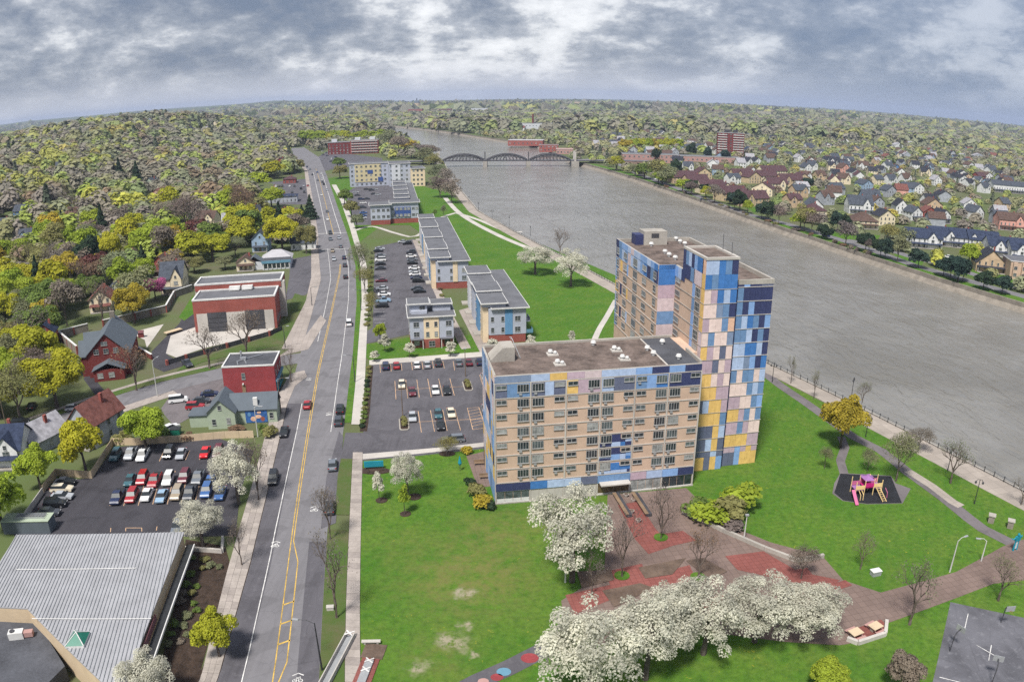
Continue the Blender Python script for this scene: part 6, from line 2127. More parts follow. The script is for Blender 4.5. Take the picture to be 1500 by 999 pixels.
LEAF = {'yellow-green': (0.44, 0.44, 0.040), 'lime': (0.33, 0.41, 0.045), 'gold': (0.46, 0.37, 0.05), 'olive': (0.280, 0.270, 0.105), 'mid green': (0.170, 0.240, 0.060), 'grey-brown': (0.265, 0.225, 0.182), 'rust': (0.265, 0.175, 0.115), 'mauve-brown': (0.240, 0.198, 0.180), 'sage': (0.245, 0.262, 0.145), 'dark green': (0.045, 0.075, 0.042), 'blue-green': (0.045, 0.080, 0.062), 'white': (0.60, 0.588, 0.49), 'pink': (0.46, 0.14, 0.30), 'deep red': (0.17, 0.070, 0.060), 'amber': (0.25, 0.19, 0.04)}
TREES = []                                     # (x, y, crown radius), for keeping scattered trees apart
TREE_N = 0


def tree(kind, pos, hh, rad, col, label, group=None, near=True, z=None, cat='tree'):
    global TREE_N
    TREE_N += 1
    x, y = pos
    z = terrain(x, y) if z is None else z
    TREES.append((x, y, rad))
    nm = {'leafy': 'leafy_tree', 'blossom': 'blossom_tree', 'sparse': 'budding_tree', 'bare': 'bare_tree', 'spruce': 'spruce_tree', 'pine': 'pine_tree', 'young': 'young_tree'}[kind]
    o = thing(nm, label, cat, (x, y, z - 0.05), rng.uniform(0, 6.28), group)
    f_ = rng.uniform(0.9, 1.12)
    h_ = rng.uniform(-0.05, 0.05) if col != 'white' else 0.0
    c = tuple(v * f_ * k for v, k in zip(LEAF[col], (1 + h_, 1.0, 1 - h_)))
    if kind == 'bare':
        tk, tw, bud, zt, rr = rng.choice(BARE)
        sx, sz = rad / rr, hh / zt
        bc = (0.13, 0.105, 0.088)
        link('trunk', tk, o, (0, 0, 0), 0, bc, (sx, sx, sz))
        link('crown', tw, o, (0, 0, 0), 0, tuple(v * 1.15 for v in bc), (sx, sx, sz))
        link('leaves', bud, o, (0, 0, 0), 0, c, (sx, sx, sz))
        return o
    if kind in ('sparse',):
        tk, tw, bud, zt, rr = rng.choice(BARE)
        sx, sz = rad * 0.85 / rr, hh * 0.95 / zt
        link('trunk', tk, o, (0, 0, 0), 0, (0.12, 0.10, 0.085), (sx, sx, sz))
        if near:
            link('limbs', tw, o, (0, 0, 0), 0, (0.12, 0.10, 0.085), (sx, sx, sz))
        ch = hh * 0.78
        link('crown', rng.choice(CR['sparse' if near else 'sparse_mid']), o, (0, 0, hh - ch), 0, c, (rad, rad, ch / 1.62))
        return o
    if kind == 'spruce':
        link('trunk', TR['pole'], o, (0, 0, 0), 0, None, (3, 3, hh * 0.9))
        link('crown', rng.choice(CR['spruce']), o, (0, 0, hh * 0.08), 0, c, (rad, rad, hh * 0.92 / 2.6))
        return o
    if kind == 'pine':
        link('trunk', TR['pole'], o, (0, 0, 0), 0, None, (4, 4, hh * 0.8))
        link('crown', rng.choice(CR['pine']), o, (0, 0, hh * 0.10), 0, c, (rad, rad, hh * 0.90 / 1.7))
        return o
    if kind == 'young':
        link('trunk', TR['pole'], o, (0, 0, 0), 0, None, (1.6, 1.6, hh * 0.55))
        link('crown', rng.choice(CR['blossom_small']), o, (0, 0, hh * 0.22), 0, c, (rad, rad, hh * 0.78 / 2.4))
        return o
    low = 0.16 if kind == 'blossom' else 0.20
    tz = hh * 0.52
    link('trunk', TR['tall'], o, (0, 0, 0), 0, None, (rad * 0.8, rad * 0.8, tz))
    key = kind if near else ('leafy_mid' if kind == 'leafy' else kind)
    link('crown', rng.choice(CR[key]), o, (0, 0, hh * low - hh * 0.05), 0, c, (rad, rad, hh * (1.03 - low) / 1.62))
    return o


def tpx(kind, bx, by, top, wpx, col, label, group=None, near=True):
    """tree standing at photo point bx, by with its top at row top and a crown wpx wide"""
    x, y = P(bx, by)
    if interp(BANK_L, y) + 2 < x < interp(BANK_R, y) + 2.5:   # keep its foot on the bank
        x = interp(BANK_R, y) + rng.uniform(2.6, 6.0)
    hh = max(1.5, height_at((x, y), top, bx))
    rad = max(0.6, wpx / 2 * math.sqrt(x * x + y * y + CAM_H ** 2) / LENS_F)
    return tree(kind, (x, y), hh, rad, col, label, group, near)


# white blossom
for a in ((838, 852, 703, 140, 'big white blossom tree at the edge of the brick plaza'), (862, 1030, 876, 172, 'white blossom tree beside the painted path'), (945, 995, 862, 140, 'white blossom tree second along the plaza edge'), (1030, 958, 842, 134, 'white blossom tree in the middle of the plaza edge row'),
          (1105, 940, 836, 126, 'white blossom tree fourth along the plaza edge'), (1182, 938, 848, 118, 'white blossom tree at the picnic table end of the plaza'), (975, 945, 846, 105, 'smaller white blossom tree inside the plaza row'), (598, 731, 655, 58, 'upright white blossom tree on the corner lawn'),
          (350, 738, 641, 84, 'white blossom tree over the hall car park'), (298, 800, 725, 86, 'rounded white blossom tree at the corner of the ribbed roof'), (226, 1030, 944, 90, 'white blossom tree below the ribbed hall sign'), (784, 402, 357, 64, 'white blossom tree on the riverside lawn'), (836, 420, 361, 62, 'white blossom tree nearer the tower on the riverside lawn')):
    tpx('blossom', a[0], a[1], a[2], a[3], 'white', a[4])
for bx, by, top, wpx, lab in ((600, 524, 503, 17, 'young pear tree left of the townhouse porch'), (660, 522, 501, 19, 'young pear tree right of the townhouse porch'), (721, 520, 497, 20, 'young pear tree before the blue panelled row'), (564, 516, 490, 19, 'young pear tree on the lawn by the street corner'), (549, 530, 515, 16, 'round young pear at the parking corner'), (778, 512, 492, 15, 'young pear tree below the corner balcony'), (837, 505, 485, 13, 'young pear tree behind the apartment roof'), (556, 735, 693, 20, 'slim young pear tree with mulch ring beside the bench'), (593, 754, 712, 18, 'slim young tree with mulch ring in front of the white tree')):
    tpx('young', bx, by, top, wpx, 'white' if 'pear' in lab else 'lime', lab)
# near leafy trees
for bx, by, top, wpx, col, lab in ((84, 598, 508, 90, 'yellow-green', 'big round yellow-green maple beside the brick church house'), (28, 578, 498, 60, 'lime', 'lime green maple behind the big yellow maple'), (2, 612, 545, 56, 'yellow-green', 'yellow-green maple by the leaning pole'), (127, 694, 604, 74, 'yellow-green', 'tall yellow-green tree in front of the red roofed house'), (60, 716, 643, 58, 'lime', 'bright lime tree behind the low parking wall'), (6, 775, 674, 78, 'lime', 'bright lime tree nearest the metal hall'), (215, 660, 588, 66, 'lime', 'yellow-green tree behind the parking fence'), (230, 376, 317, 70, 'lime', 'large domed lime tree above the tall cream house'), (312, 384, 334, 62, 'yellow-green', 'domed yellow-green tree behind the school hall'), (414, 368, 312, 52, 'yellow-green', 'yellow-green tree beside the pale blue house'), (197, 474, 411, 52, 'gold', 'golden leafy tree within the church garden'), (1231, 655, 571, 66, 'gold', 'golden leafy tree beside the playground path'), (557, 505, 470, 20, 'lime', 'small lime tree at the townhouse lot corner'), (322, 962, 886, 64, 'yellow-green', 'small yellow tree beside the pavement planting bed'), (228, 440, 404, 40, 'pink', 'pink flowering tree beside the tall cream house'), (449, 372, 325, 34, 'olive', 'olive budding tree by the main street pavement'), (25, 395, 345, 52, 'lime', 'lime tree in the western gardens'), (60, 400, 352, 50, 'olive', 'olive leafed tree in the western gardens'), (105, 400, 352, 56, 'lime', 'broad lime tree above the church garden'), (160, 392, 335, 44, 'yellow-green', 'yellow-green tree above the white maroon roofed house'), (250, 395, 362, 40, 'gold', 'golden tree beside the dark spruce'), (1210, 1015, 968, 70, 'lime', 'pale lime bush tree beside the plaza lawn'), (30, 455, 400, 60, 'lime', 'dense lime tree west of the walled garden'), (70, 470, 400, 66, 'mid green', 'tall green tree west of the walled garden'), (10, 480, 420, 50, 'yellow-green', 'yellow-green tree at the western garden edge')):
    tpx('leafy', bx, by, top, wpx, col, lab)
tpx('leafy', 1320, 1015, 950, 62, 'grey-brown', 'round brownish bush tree beside the sports court')
for bx, by, top, wpx, col, lab in ((52, 430, 380, 60, 'yellow-green', 'yellow-green tree high in the western gardens'), (90, 455, 398, 56, 'lime', 'lime tree just west of the walled church garden'), (135, 445, 395, 44, 'mid green', 'green tree behind the church garden wall'), (60, 500, 440, 66, 'mid green', 'green tree beside the narrow red house'), (15, 535, 470, 66, 'yellow-green', 'tall yellow-green tree at the western garden hedge'), (285, 400, 372, 34, 'olive', 'olive tree beside the tall cream house'), (330, 395, 372, 30, 'sage', 'sage tree behind the school hall roof'), (180, 440, 415, 30, 'lime', 'small lime tree beside the slate roofed white house'), (398, 305, 272, 40, 'lime', 'lime tree beside the street shop roofs'), (376, 318, 286, 42, 'olive', 'olive tree behind the salmon shop'), (402, 262, 232, 34, 'yellow-green', 'yellow-green tree beside the tall red brick house'), (378, 280, 250, 40, 'lime', 'lime tree west of the blue roofed shop'), (436, 252, 232, 26, 'olive', 'olive tree where the main street bends'), (498, 262, 240, 26, 'olive', 'olive tree on the street side of the yellow apartment house'), (505, 300, 276, 26, 'mid green', 'green tree on the verge below the yellow apartment house'), (515, 318, 292, 26, 'olive', 'olive tree on the verge beside the white townhouse block'), (523, 335, 312, 22, 'sage', 'sage tree at the corner of the townhouse path'), (495, 248, 230, 24, 'mid green', 'green tree between brick flats and yellow apartment house')):
    tpx('leafy', bx, by, top, wpx, col, lab, None, by > 380)
# bare and budding trees
for kind, bx, by, top, wpx, col, lab in (('bare', 200, 572, 505, 62, 'rust', 'bare tree before the brick church house'), ('bare', 307, 540, 478, 66, 'grey-brown', 'wide bare tree beside the school fence'), ('bare', 362, 522, 455, 62, 'grey-brown', 'bare tree before the school gates'), ('bare', 427, 560, 505, 30, 'mauve-brown', 'small bare tree on the side street corner'), ('bare', 379, 732, 640, 56, 'grey-brown', 'bare street tree beside the hall car park'), ('bare', 354, 828, 755, 40, 'grey-brown', 'bare street tree beside the planting bed'), ('bare', 493, 905, 780, 70, 'grey-brown', 'bare tree on the street verge'), ('bare', 484, 790, 712, 50, 'grey-brown', 'bare tree at the end of the parking bay'), ('bare', 968, 790, 718, 56, 'mauve-brown', 'bare tree in grass square on the plaza'), ('bare', 911, 846, 752, 60, 'mauve-brown', 'bare tree in the grass square beside the blossom tree'), ('bare', 1022, 848, 768, 66, 'rust', 'reddish bare tree on the plaza'), ('bare', 867, 872, 805, 50, 'mauve-brown', 'low bare tree in the dark plaza bed'), ('sparse', 1173, 848, 792, 44, 'grey-brown', 'budding tree at the plaza wall corner'), ('bare', 1260, 834, 780, 38, 'grey-brown', 'small bare tree on the dandelion lawn'), ('bare', 1332, 915, 812, 80, 'sage', 'bare tree beside the picnic tables'), ('bare', 1392, 708, 640, 56, 'sage', 'bare tree beside the promenade lamps'), ('sparse', 1312, 705, 628, 56, 'sage', 'pale budding tree beside the playground'), ('bare', 1462, 880, 810, 60, 'sage', 'budding tree beside the turquoise sculpture'), ('bare', 1495, 740, 700, 40, 'grey-brown', 'small bare tree at the promenade railing'), ('sparse', 1207, 687, 648, 22, 'sage', 'white stemmed sapling beside the tower'), ('sparse', 1270, 690, 655, 30, 'sage', 'slim budding sapling at the playground edge'), ('bare', 1192, 585, 540, 20, 'sage', 'bare sapling on the promenade verge'), ('bare', 1158, 562, 520, 18, 'sage', 'thin bare sapling near the tower on the promenade verge'), ('bare', 1262, 595, 558, 24, 'sage', 'bare sapling behind the golden tree'), ('sparse', 1345, 660, 622, 46, 'grey-brown', 'wide budding tree at the promenade railing'), ('bare', 820, 372, 333, 36, 'mauve-brown', 'round bare tree by the river beyond the blossom'), ('sparse', 655, 665, 640, 42, 'olive', 'olive budding tree on the lawn by the apartment patio'), ('sparse', 545, 465, 425, 26, 'olive', 'olive budding street tree beside the townhouse lot'), ('sparse', 535, 430, 384, 34, 'olive', 'pale budding street tree at the townhouse lot'), ('sparse', 527, 412, 352, 36, 'sage', 'tall budding tree by the far junction'), ('bare', 150, 470, 408, 56, 'grey-brown', 'tall bare tree behind the church garden wall'), ('bare', 115, 430, 380, 60, 'rust', 'broad bare tree above the church garden'), ('bare', 40, 520, 455, 80, 'mauve-brown', 'wide bare tree west of the walled garden'), ('sparse', 355, 332, 265, 44, 'rust', 'tall rusty budding tree near the upper street'), ('sparse', 275, 352, 282, 66, 'mauve-brown', 'broad brown budding tree on the hillside'), ('sparse', 345, 375, 345, 40, 'sage', 'grey-green budding tree beside the school hall')):
    tpx(kind, bx, by, top, wpx, col, lab)
# evergreens near
for bx, by, top, wpx, lab in ((212, 408, 358, 28, 'dark spruce beside the white maroon roofed house'), (178, 290, 250, 20, 'dark spruce on the hillside'), (203, 292, 250, 24, 'broad dark spruce on the hillside'), (295, 284, 258, 14, 'slim dark spruce below the red roofed hill houses'), (455, 322, 285, 22, 'dark spruce by the street shop'), (443, 328, 300, 20, 'second dark spruce by the street shop')):
    tpx('spruce', bx, by, top, wpx, 'dark green', lab)
pines = ((980, 305, 274, 22), (993, 308, 272, 24), (1005, 308, 278, 22), (1042, 318, 290, 26), (1058, 322, 288, 28), (1070, 322, 292, 26), (1012, 285, 262, 26), (1035, 290, 266, 24), (975, 268, 238, 26), (990, 262, 232, 20), (1075, 300, 280, 26), (1155, 348, 322, 22), (1165, 350, 326, 22), (1222, 368, 332, 32), (1240, 376, 340, 30), (1252, 378, 342, 28), (1226, 340, 308, 26), (1238, 342, 312, 20), (1306, 392, 358, 34), (1358, 404, 372, 34), (1372, 408, 368, 30), (1385, 412, 368, 36), (1394, 414, 372, 28), (1420, 424, 392, 32), (1432, 430, 396, 30), (960, 240, 214, 16), (1012, 232, 208, 18), (1036, 236, 214, 14), (1062, 238, 216, 14), (1182, 275, 258, 20))
for bx, by, top, wpx in pines:
    pc = rng.choice(('dark green', 'blue-green'))
    near_lm = min(LANDMARK, key=lambda l: math.hypot(l[1] - P(bx, by)[0], l[2] - P(bx, by)[1]))[0]
    tpx('pine', bx, by, top, wpx, pc, '%s%s pine by the river near the %s' % ('broad ' if wpx > 29 else ('slim ' if wpx < 23 else ''), pc, near_lm), 'pines along the far river bank', False)
# riverside rows
for bx, by, top, wpx, col in ((868, 258, 238, 30, 'sage'), (880, 262, 236, 34, 'mid green'), (895, 268, 230, 40, 'olive'), (905, 272, 240, 36, 'sage'), (918, 270, 246, 30, 'lime'), (925, 280, 258, 26, 'lime'), (935, 285, 262, 24, 'mauve-brown'), (848, 250, 226, 22, 'yellow-green'), (888, 250, 228, 30, 'olive'), (945, 296, 265, 30, 'grey-brown'), (965, 292, 268, 18, 'yellow-green'), (1030, 312, 288, 18, 'lime'), (1120, 338, 294, 36, 'olive'), (1133, 342, 305, 26, 'mauve-brown'), (1085, 328, 296, 20, 'mauve-brown'), (1188, 360, 318, 34, 'mauve-brown'), (1172, 335, 312, 30, 'lime'), (1272, 372, 348, 16, 'mauve-brown'), (1288, 384, 340, 30, 'sage'), (1300, 362, 326, 34, 'olive'), (1325, 360, 332, 34, 'sage'), (1418, 392, 354, 34, 'lime'), (1410, 412, 388, 20, 'grey-brown')):
    tpx('sparse' if col not in ('lime', 'yellow-green', 'mid green') else 'leafy', bx, by, top, wpx, col, '%s tree on the grass strip of the far river bank' % col, 'mixed trees on the far bank', False)
for bx, by, top, wpx, col in ((640, 268, 240, 34, 'sage'), (655, 275, 246, 30, 'grey-brown'), (645, 290, 258, 40, 'mauve-brown'), (662, 298, 262, 34, 'grey-brown'), (636, 250, 225, 30, 'olive'), (620, 242, 215, 34, 'sage'), (600, 225, 203, 28, 'gold'), (585, 228, 198, 34, 'grey-brown'), (570, 222, 190, 36, 'sage'), (615, 228, 210, 30, 'mauve-brown'), (632, 232, 212, 30, 'grey-brown'), (650, 318, 300, 10, 'sage'), (637, 320, 306, 9, 'mid green')):
    tpx('sparse' if col != 'gold' else 'leafy', bx, by, top, wpx, col, '%s tree on the near bank below the bridge' % col, 'trees on the near bank below the bridge', False)
for k in range(14):
    tpx('leafy', 448 + k * 8.5, 212 - k * 0.3, 190 + rng.uniform(-2, 3), 24, *(lambda c_: (c_, c_ + ' tree in the row behind the brick flats'))(rng.choice(('yellow-green', 'lime', 'lime'))), 'tree row behind the brick flats', False)
for k in range(10):
    tpx('leafy', 912 + k * 9.2, 222, 201 + rng.uniform(-1, 2), 16, *(lambda c_: (c_, 'clipped ' + c_ + ' tree in the long row behind the pink school'))(rng.choice(('yellow-green', 'lime', 'gold'))), 'long tree row behind the pink school', False)

# scattered trees: jittered grid over the districts, kept off streets, water, roofs and lots


def inside(poly, x, y):
    r_ = False
    n = len(poly)
    for k in range(n):
        (x0, y0), (x1, y1) = poly[k], poly[(k + 1) % n]
        if (y0 > y) != (y1 > y) and x < (x1 - x0) * (y - y0) / (y1 - y0) + x0:
            r_ = not r_
    return r_


KEEP = [[P(*p) for p in poly] for poly in (
    [(-60, 1010), (-60, 690), (30, 625), (160, 577), (250, 545), (440, 498), (470, 560), (430, 640), (330, 1010)],
    [(112, 568), (85, 495), (215, 452), (285, 405), (440, 392), (445, 500), (240, 552)],
    [(60, 625), (68, 515), (88, 490), (150, 470), (250, 470), (245, 560), (160, 590)],
    [(350, 400), (352, 366), (480, 355), (480, 400)],
    [(375, 300), (372, 262), (470, 255), (475, 330), (400, 335)],
    [(440, 262), (425, 232), (480, 218), (560, 226), (575, 240), (470, 262)],
    [(500, 520), (478, 262), (510, 232), (640, 235), (660, 300), (760, 380), (905, 420), (905, 520)],
    [(895, 245), (905, 228), (1060, 226), (1060, 242), (960, 246)], [(740, 220), (742, 207), (830, 214), (840, 230)], [(742, 195), (742, 184), (825, 184), (825, 195)])]
SS_X = SS


def blocked(x, y, rad):
    for poly in KEEP:
        if inside(poly, x, y):
            return True
    if y < 1200:
        a, b_ = interp(ROAD_L, y), interp(ROAD_R, y)
        if a - 7 - rad * 0.5 < x < b_ + 5:
            return True
    a, b_ = interp(BANK_L, y), interp(BANK_R, y)
    if y < 2255 and a - 12 < x < b_ + 2:
        return True
    for hx, hy, hr_ in HOUSES:
        front = 5 if hy < 330 else (14 if hx > 0 else 42)
        if abs(hx - x) < hr_ * (1.0 if front < 40 else 0.8) + rad * 0.75 and -hr_ - front < y - hy < hr_ + rad * 0.5:
            return True
    return False


WEST = (('yellow-green', 12), ('lime', 13), ('olive', 15), ('sage', 16), ('grey-brown', 22), ('mauve-brown', 16), ('rust', 8), ('mid green', 7), ('dark green', 6), ('gold', 3), ('deep red', 1))
EAST = (('yellow-green', 10), ('lime', 10), ('olive', 14), ('sage', 15), ('grey-brown', 14), ('mauve-brown', 13), ('rust', 4), ('mid green', 10), ('dark green', 7), ('gold', 3), ('deep red', 3))


NEAR_WEST = (('yellow-green', 24), ('lime', 26), ('olive', 14), ('sage', 12), ('grey-brown', 16), ('mauve-brown', 8), ('rust', 4), ('mid green', 10), ('dark green', 5), ('gold', 6), ('deep red', 1))


def pick(tab):
    t_ = rng.uniform(0, sum(w_ for _, w_ in tab))
    for c, w_ in tab:
        t_ -= w_
        if t_ <= 0:
            return c
    return tab[0][0]


cand = []
stand = {}                                     # neighbouring trees tend to be of one kind


def scatter(x0, x1, y0, y1, step, tab, zone, rmin, rmax, keep=1.0):
    y = y0
    while y < y1:
        x = x0
        while x < x1:
            xx, yy = x + rng.uniform(-0.45, 0.45) * step, y + rng.uniform(-0.45, 0.45) * step
            x += step
            if rng.random() > keep or abs(xx) > 0.80 * yy + 12:
                continue
            rad = rng.uniform(rmin, rmax)
            if (zone == 'west') != (xx < interp(ROAD_L, yy) if yy < 1180 else xx < -0.22 * yy - 60):
                if zone == 'west':
                    continue
            if blocked(xx, yy, rad):
                continue
            st_ = (int(xx // 42), int(yy // 42))
            if st_ not in stand:
                stand[st_] = pick(tab)
            cand.append((xx, yy, rad, stand[st_] if rng.random() < 0.45 and stand[st_] != 'dark green' else pick(tab), zone))
        y += step


scatter(-560, -60, 140, 420, 10.2, NEAR_WEST, 'west', 4.6, 8.6)
scatter(-1000, -90, 420, 900, 12.0, WEST, 'west', 4.8, 9.2)
scatter(-1500, -150, 900, 1700, 15.0, WEST, 'west', 6.0, 10.5)
n_w = len(cand)
tmp, cand = cand, []
scatter(40, 900, 250, 900, 11.5, EAST, 'east', 2.8, 5.2, 0.44)
scatter(-60, 1300, 900, 1500, 13.0, EAST, 'east', 3.8, 7.2, 0.62)
east = [c for c in cand if c[0] > interp(BANK_R, c[1]) + (20 if c[1] < 650 else 4)]
cand = []
scatter(-420, 40, 640, 2000, 13.0, WEST, 'mid', 4.5, 7.5, 0.9)
mid = [c for c in cand if interp(ROAD_R, c[1]) + 8 < c[0] < interp(BANK_L, c[1]) - 6 and c[1] < 2200]
cand = []
scatter(-2900, 2900, 1500, 3500, 27.0, EAST, 'far', 9, 16, 0.95)
far = [c for c in cand if not (c[4] == 'far' and c[1] < 1700 and c[0] < -0.22 * c[1])]
cand = []
scatter(-5600, 5600, 3500, 7000, 75.0, EAST, 'far', 30, 48, 0.85)
far += cand
pool = [c for c in tmp + east + mid if all((c[0] - a) ** 2 + (c[1] - b_) ** 2 > (0.55 * (c[2] + r_)) ** 2 for a, b_, r_ in TREES)]
pool.sort(key=lambda c: math.hypot(c[0], c[1]) / c[2])
single, rest = pool[:max(0, 300 - TREE_N)], pool[max(0, 300 - TREE_N):] + far
PLACE = {'west': ('on the wooded west side of the street', 'woods west of the street'), 'east': ('in the leafy streets across the river', 'garden trees across the river'), 'mid': ('between upper street and river', 'trees between upper street and river')}
def beside(x, y):
    best = None
    for o_ in LANDMARK:
        d_ = math.hypot(o_[1] - x, o_[2] - y)
        if d_ < 34 and (best is None or d_ < best[0]):
            best = (d_, o_[0])
    return ' near the ' + best[1] if best else ''


for x, y, rad, col, zone in single:
    kind = 'spruce' if col == 'dark green' and rng.random() < 0.6 else ('pine' if col == 'dark green' else ('leafy' if col in ('yellow-green', 'lime', 'gold', 'mid green', 'deep red') else ('sparse' if rng.random() < 0.86 else 'bare')))
    hh = rad * rng.uniform(1.75, 2.4) + (3 if kind in ('spruce', 'pine') else 0)
    nmk = {'leafy': 'leafy', 'sparse': 'budding', 'bare': 'bare twiggy', 'spruce': 'spruce', 'pine': 'pine'}[kind]
    near_ = math.hypot(x, y) < 230
    size_ = 'broad ' if rad > 6.0 else ('small ' if rad < 4.7 else '')
    bs = beside(x, y)
    tree(kind, (x, y), hh, rad * (0.62 if kind == 'spruce' else 1.0), col, '%s%s %s tree%s' % (size_, col, nmk, bs) if bs else '%s%s %s tree %s' % (size_, col, nmk, PLACE[zone][0]), PLACE[zone][1], near_)
# the remaining woods, too many to count, as one mass of leaf clumps
vs, cols = [], []
for x, y, rad, col, zone in rest:
    d = math.hypot(x, y)
    n = 280 if d < 450 else (170 if d < 700 else (90 if d < 1100 else (44 if d < 1700 else (20 if d < 3500 else 10))))
    conif = col == 'dark green'
    hh = rad * ((rng.uniform(1.7, 2.3) if zone != 'east' else rng.uniform(1.35, 1.75)) if d < 1800 else rng.uniform(0.9, 1.15)) + (3 if conif and d < 1800 else 0)
    if d > 3500:
        hh = rng.uniform(12, 18)
    z0 = terrain(x, y)
    dd_ = sphere_pts(n)
    dd_[:, 2] = np.abs(dd_[:, 2]) * 1.0 - 0.12
    lob = 1 + 0.22 * np.sin(3 * np.arctan2(dd_[:, 1], dd_[:, 0]) + rng.uniform(0, 6)) * (1 - np.abs(dd_[:, 2]))
    if conif:
        tz = nrg.uniform(0, 1, n)
        c = np.stack([dd_[:, 0] * rad * 0.6 * (1 - tz), dd_[:, 1] * rad * 0.6 * (1 - tz), hh * (0.12 + 0.88 * tz)], 1)
    else:
        c = dd_ * np.array([rad, rad, hh * 0.68]) * (nrg.uniform(0.72, 1.08, (n, 1)) * lob[:, None]) + np.array([0, 0, hh * 0.32])
    c = c + np.array([x, y, z0])
    nrm = dd_ * 1.1 + nrg.normal(size=(n, 3)) * 0.22 + np.array([0, 0, 0.4])
    nrm /= np.linalg.norm(nrm, axis=1, keepdims=True)
    sz = rad * (2.15 / math.sqrt(n)) * (0.8 if conif else 1.0)
    vs.append(quads(c, nrm, sz))
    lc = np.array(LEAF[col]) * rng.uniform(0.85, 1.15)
    kf = 0.72 if d < 600 else (0.55 if d < 1100 else 0.42)  # crowns greyed more with distance: haze put into the leaf colour
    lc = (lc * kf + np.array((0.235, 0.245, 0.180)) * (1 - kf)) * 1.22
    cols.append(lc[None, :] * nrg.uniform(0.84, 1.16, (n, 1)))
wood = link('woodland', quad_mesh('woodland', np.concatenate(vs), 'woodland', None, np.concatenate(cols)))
wood['kind'] = 'stuff'
wood['label'] = 'mixed spring woodland and garden trees stretching to the horizon'
wood['category'] = 'woodland'
print('TREES', TREE_N, 'woods', len(rest), 'quads', sum(len(c) for c in cols))

# ------------------------------------------------------------------ riverside railing, lamps, poles
POST = MB().box(-0.06, -0.06, 0, 0.06, 0.06, 1.15).box(-0.09, -0.09, 1.151, 0.09, 0.09, 1.25).mesh('post', 'steel_black')
rail_pts = [(PW(y) - 0.75, y) for y in np.arange(55, 660, 2.4)]
rl = thing('river_railing', 'black iron railing along the riverside promenade edge', 'railing', (rail_pts[0][0], rail_pts[0][1], 0.1))
ox, oy = rail_pts[0]
for k, (x, y) in enumerate(rail_pts):
    if y < 420:
        link('post', POST, rl, (x - ox, y - oy, 0))
for k in range(0, len(rail_pts) - 1, 4):
    seg_ = [(x - ox, y - oy) for x, y in rail_pts[k:k + 5]]
    for z in (0.25, 0.6, 1.0):
        part('rail', MB().tube([(x, y, z) for x, y in seg_], 0.035, 4), 'steel_black', rl)

# an old-style promenade lamp, double headed
lp_post = MB().tube([(0, 0, 0), (0, 0, 0.7), (0, 0, 5.2)], [0.16, 0.09, 0.06], 6)
lp_arm = MB().tube([(-0.7, 0, 4.7), (-0.4, 0, 5.15), (0, 0, 5.1), (0.4, 0, 5.15), (0.7, 0, 4.7)], 0.05, 4)
lp_head = MB().ball((0, 0, 0), 0.24, 0.24, 0.3, 8, 5)
LP = (lp_post.mesh('post', 'steel_black'), lp_arm.mesh('arm', 'steel_black'), lp_head.mesh('lamp_head', 'steel_dark'))
for px, py, lab in ((1427, 738, 'black twin lamp beside the promenade gate'), (1388, 690, 'black twin lamp behind the bare promenade tree'), (1268, 640, 'black twin lamp beside the golden tree'), (1247, 582, 'black twin lamp behind the golden tree'), (1131, 560, 'black twin lamp beside the tower foot'), (777, 346, 'black twin lamp by the river near the round bare tree'), (746, 331, 'black twin lamp where the riverside paths part'), (721, 321, 'black twin lamp by the river bend'), (701, 309, 'black twin lamp at the path crossing'), (687, 299, 'black twin lamp farthest up the river path')):
    x, y = P(px, py)
    o = thing('promenade_lamp', lab, 'lamp', (x, y, 0.08), rng.uniform(0, 3))
    link('post', LP[0], o)
    link('arm', LP[1], o)
    for s in (-0.7, 0.7):
        link('lamp_head', LP[2], o, (s, 0, 4.5))


def pole(px, py, hh, lab, mat='pole_pale', arm=0.0, ang=0.0, r_=0.11, name='light_pole'):
    x, y = P(px, py)
    o = thing(name, lab, 'pole', (x, y, 0.02), ang)
    part('shaft', MB().tube([(0, 0, 0), (0, 0, hh)], [r_ * 1.3, r_ * 0.7], 6), mat, o)
    if arm:
        part('arm', MB().tube([(0, 0, hh - 0.1), (arm * 0.5, 0, hh + 0.35), (arm, 0, hh + 0.3)], 0.05, 4), mat, o)
        part('lamp_head', MB().box(arm - 0.1, -0.18, hh + 0.18, arm + 0.75, 0.18, hh + 0.32), 'metal_grey', o)
    else:
        part('lamp_head', MB().box(-0.3, -0.2, hh, 0.3, 0.2, hh + 0.25), 'metal_grey', o)
    return o


pole(1089, 793, 5.0, 'pale light pole beside the green bushes')
pole(828, 853, 5.5, 'pale light pole under the big blossom tree')
pole(1391, 838, 6.0, 'pale arm light pole on the dandelion lawn', arm=1.6, ang=R(20))
pole(1437, 822, 4.0, 'slim pole beside the park path', arm=1.2, ang=R(160))
pole(231, 581, 9.5, 'steel street light pole on the side street pavement', arm=2.2, ang=R(80))
pole(9, 624, 8.0, 'leaning wooden pole by the yellow maple', 'timber_pole')
pole(412, 606, 8.5, 'tall timber pole on the pavement by the corner shop', 'timber_pole', arm=2.0, ang=R(10))
pole(418, 510, 6.5, 'slim pole at the side street corner', 'steel_dark', arm=1.0)
pole(457, 448, 6.5, 'street light before the school hall', 'steel_dark', arm=1.5)
pole(472, 982, 8.0, 'dark street light on the verge by the steel beam', 'steel_black', arm=2.2, ang=R(175))
pole(520, 560, 7.0, 'street light beside the apartment lot hedge', 'steel_dark', arm=1.8, ang=R(180))
pole(529, 455, 7.0, 'street light beside the townhouse lot', 'steel_dark', arm=1.8, ang=R(180))
pole(513, 395, 8.0, 'signal pole at the far junction', 'steel_dark', arm=3.5, ang=R(185))
pole(466, 372, 8.0, 'signal pole opposite at the far junction', 'steel_dark', arm=3.5, ang=R(5))
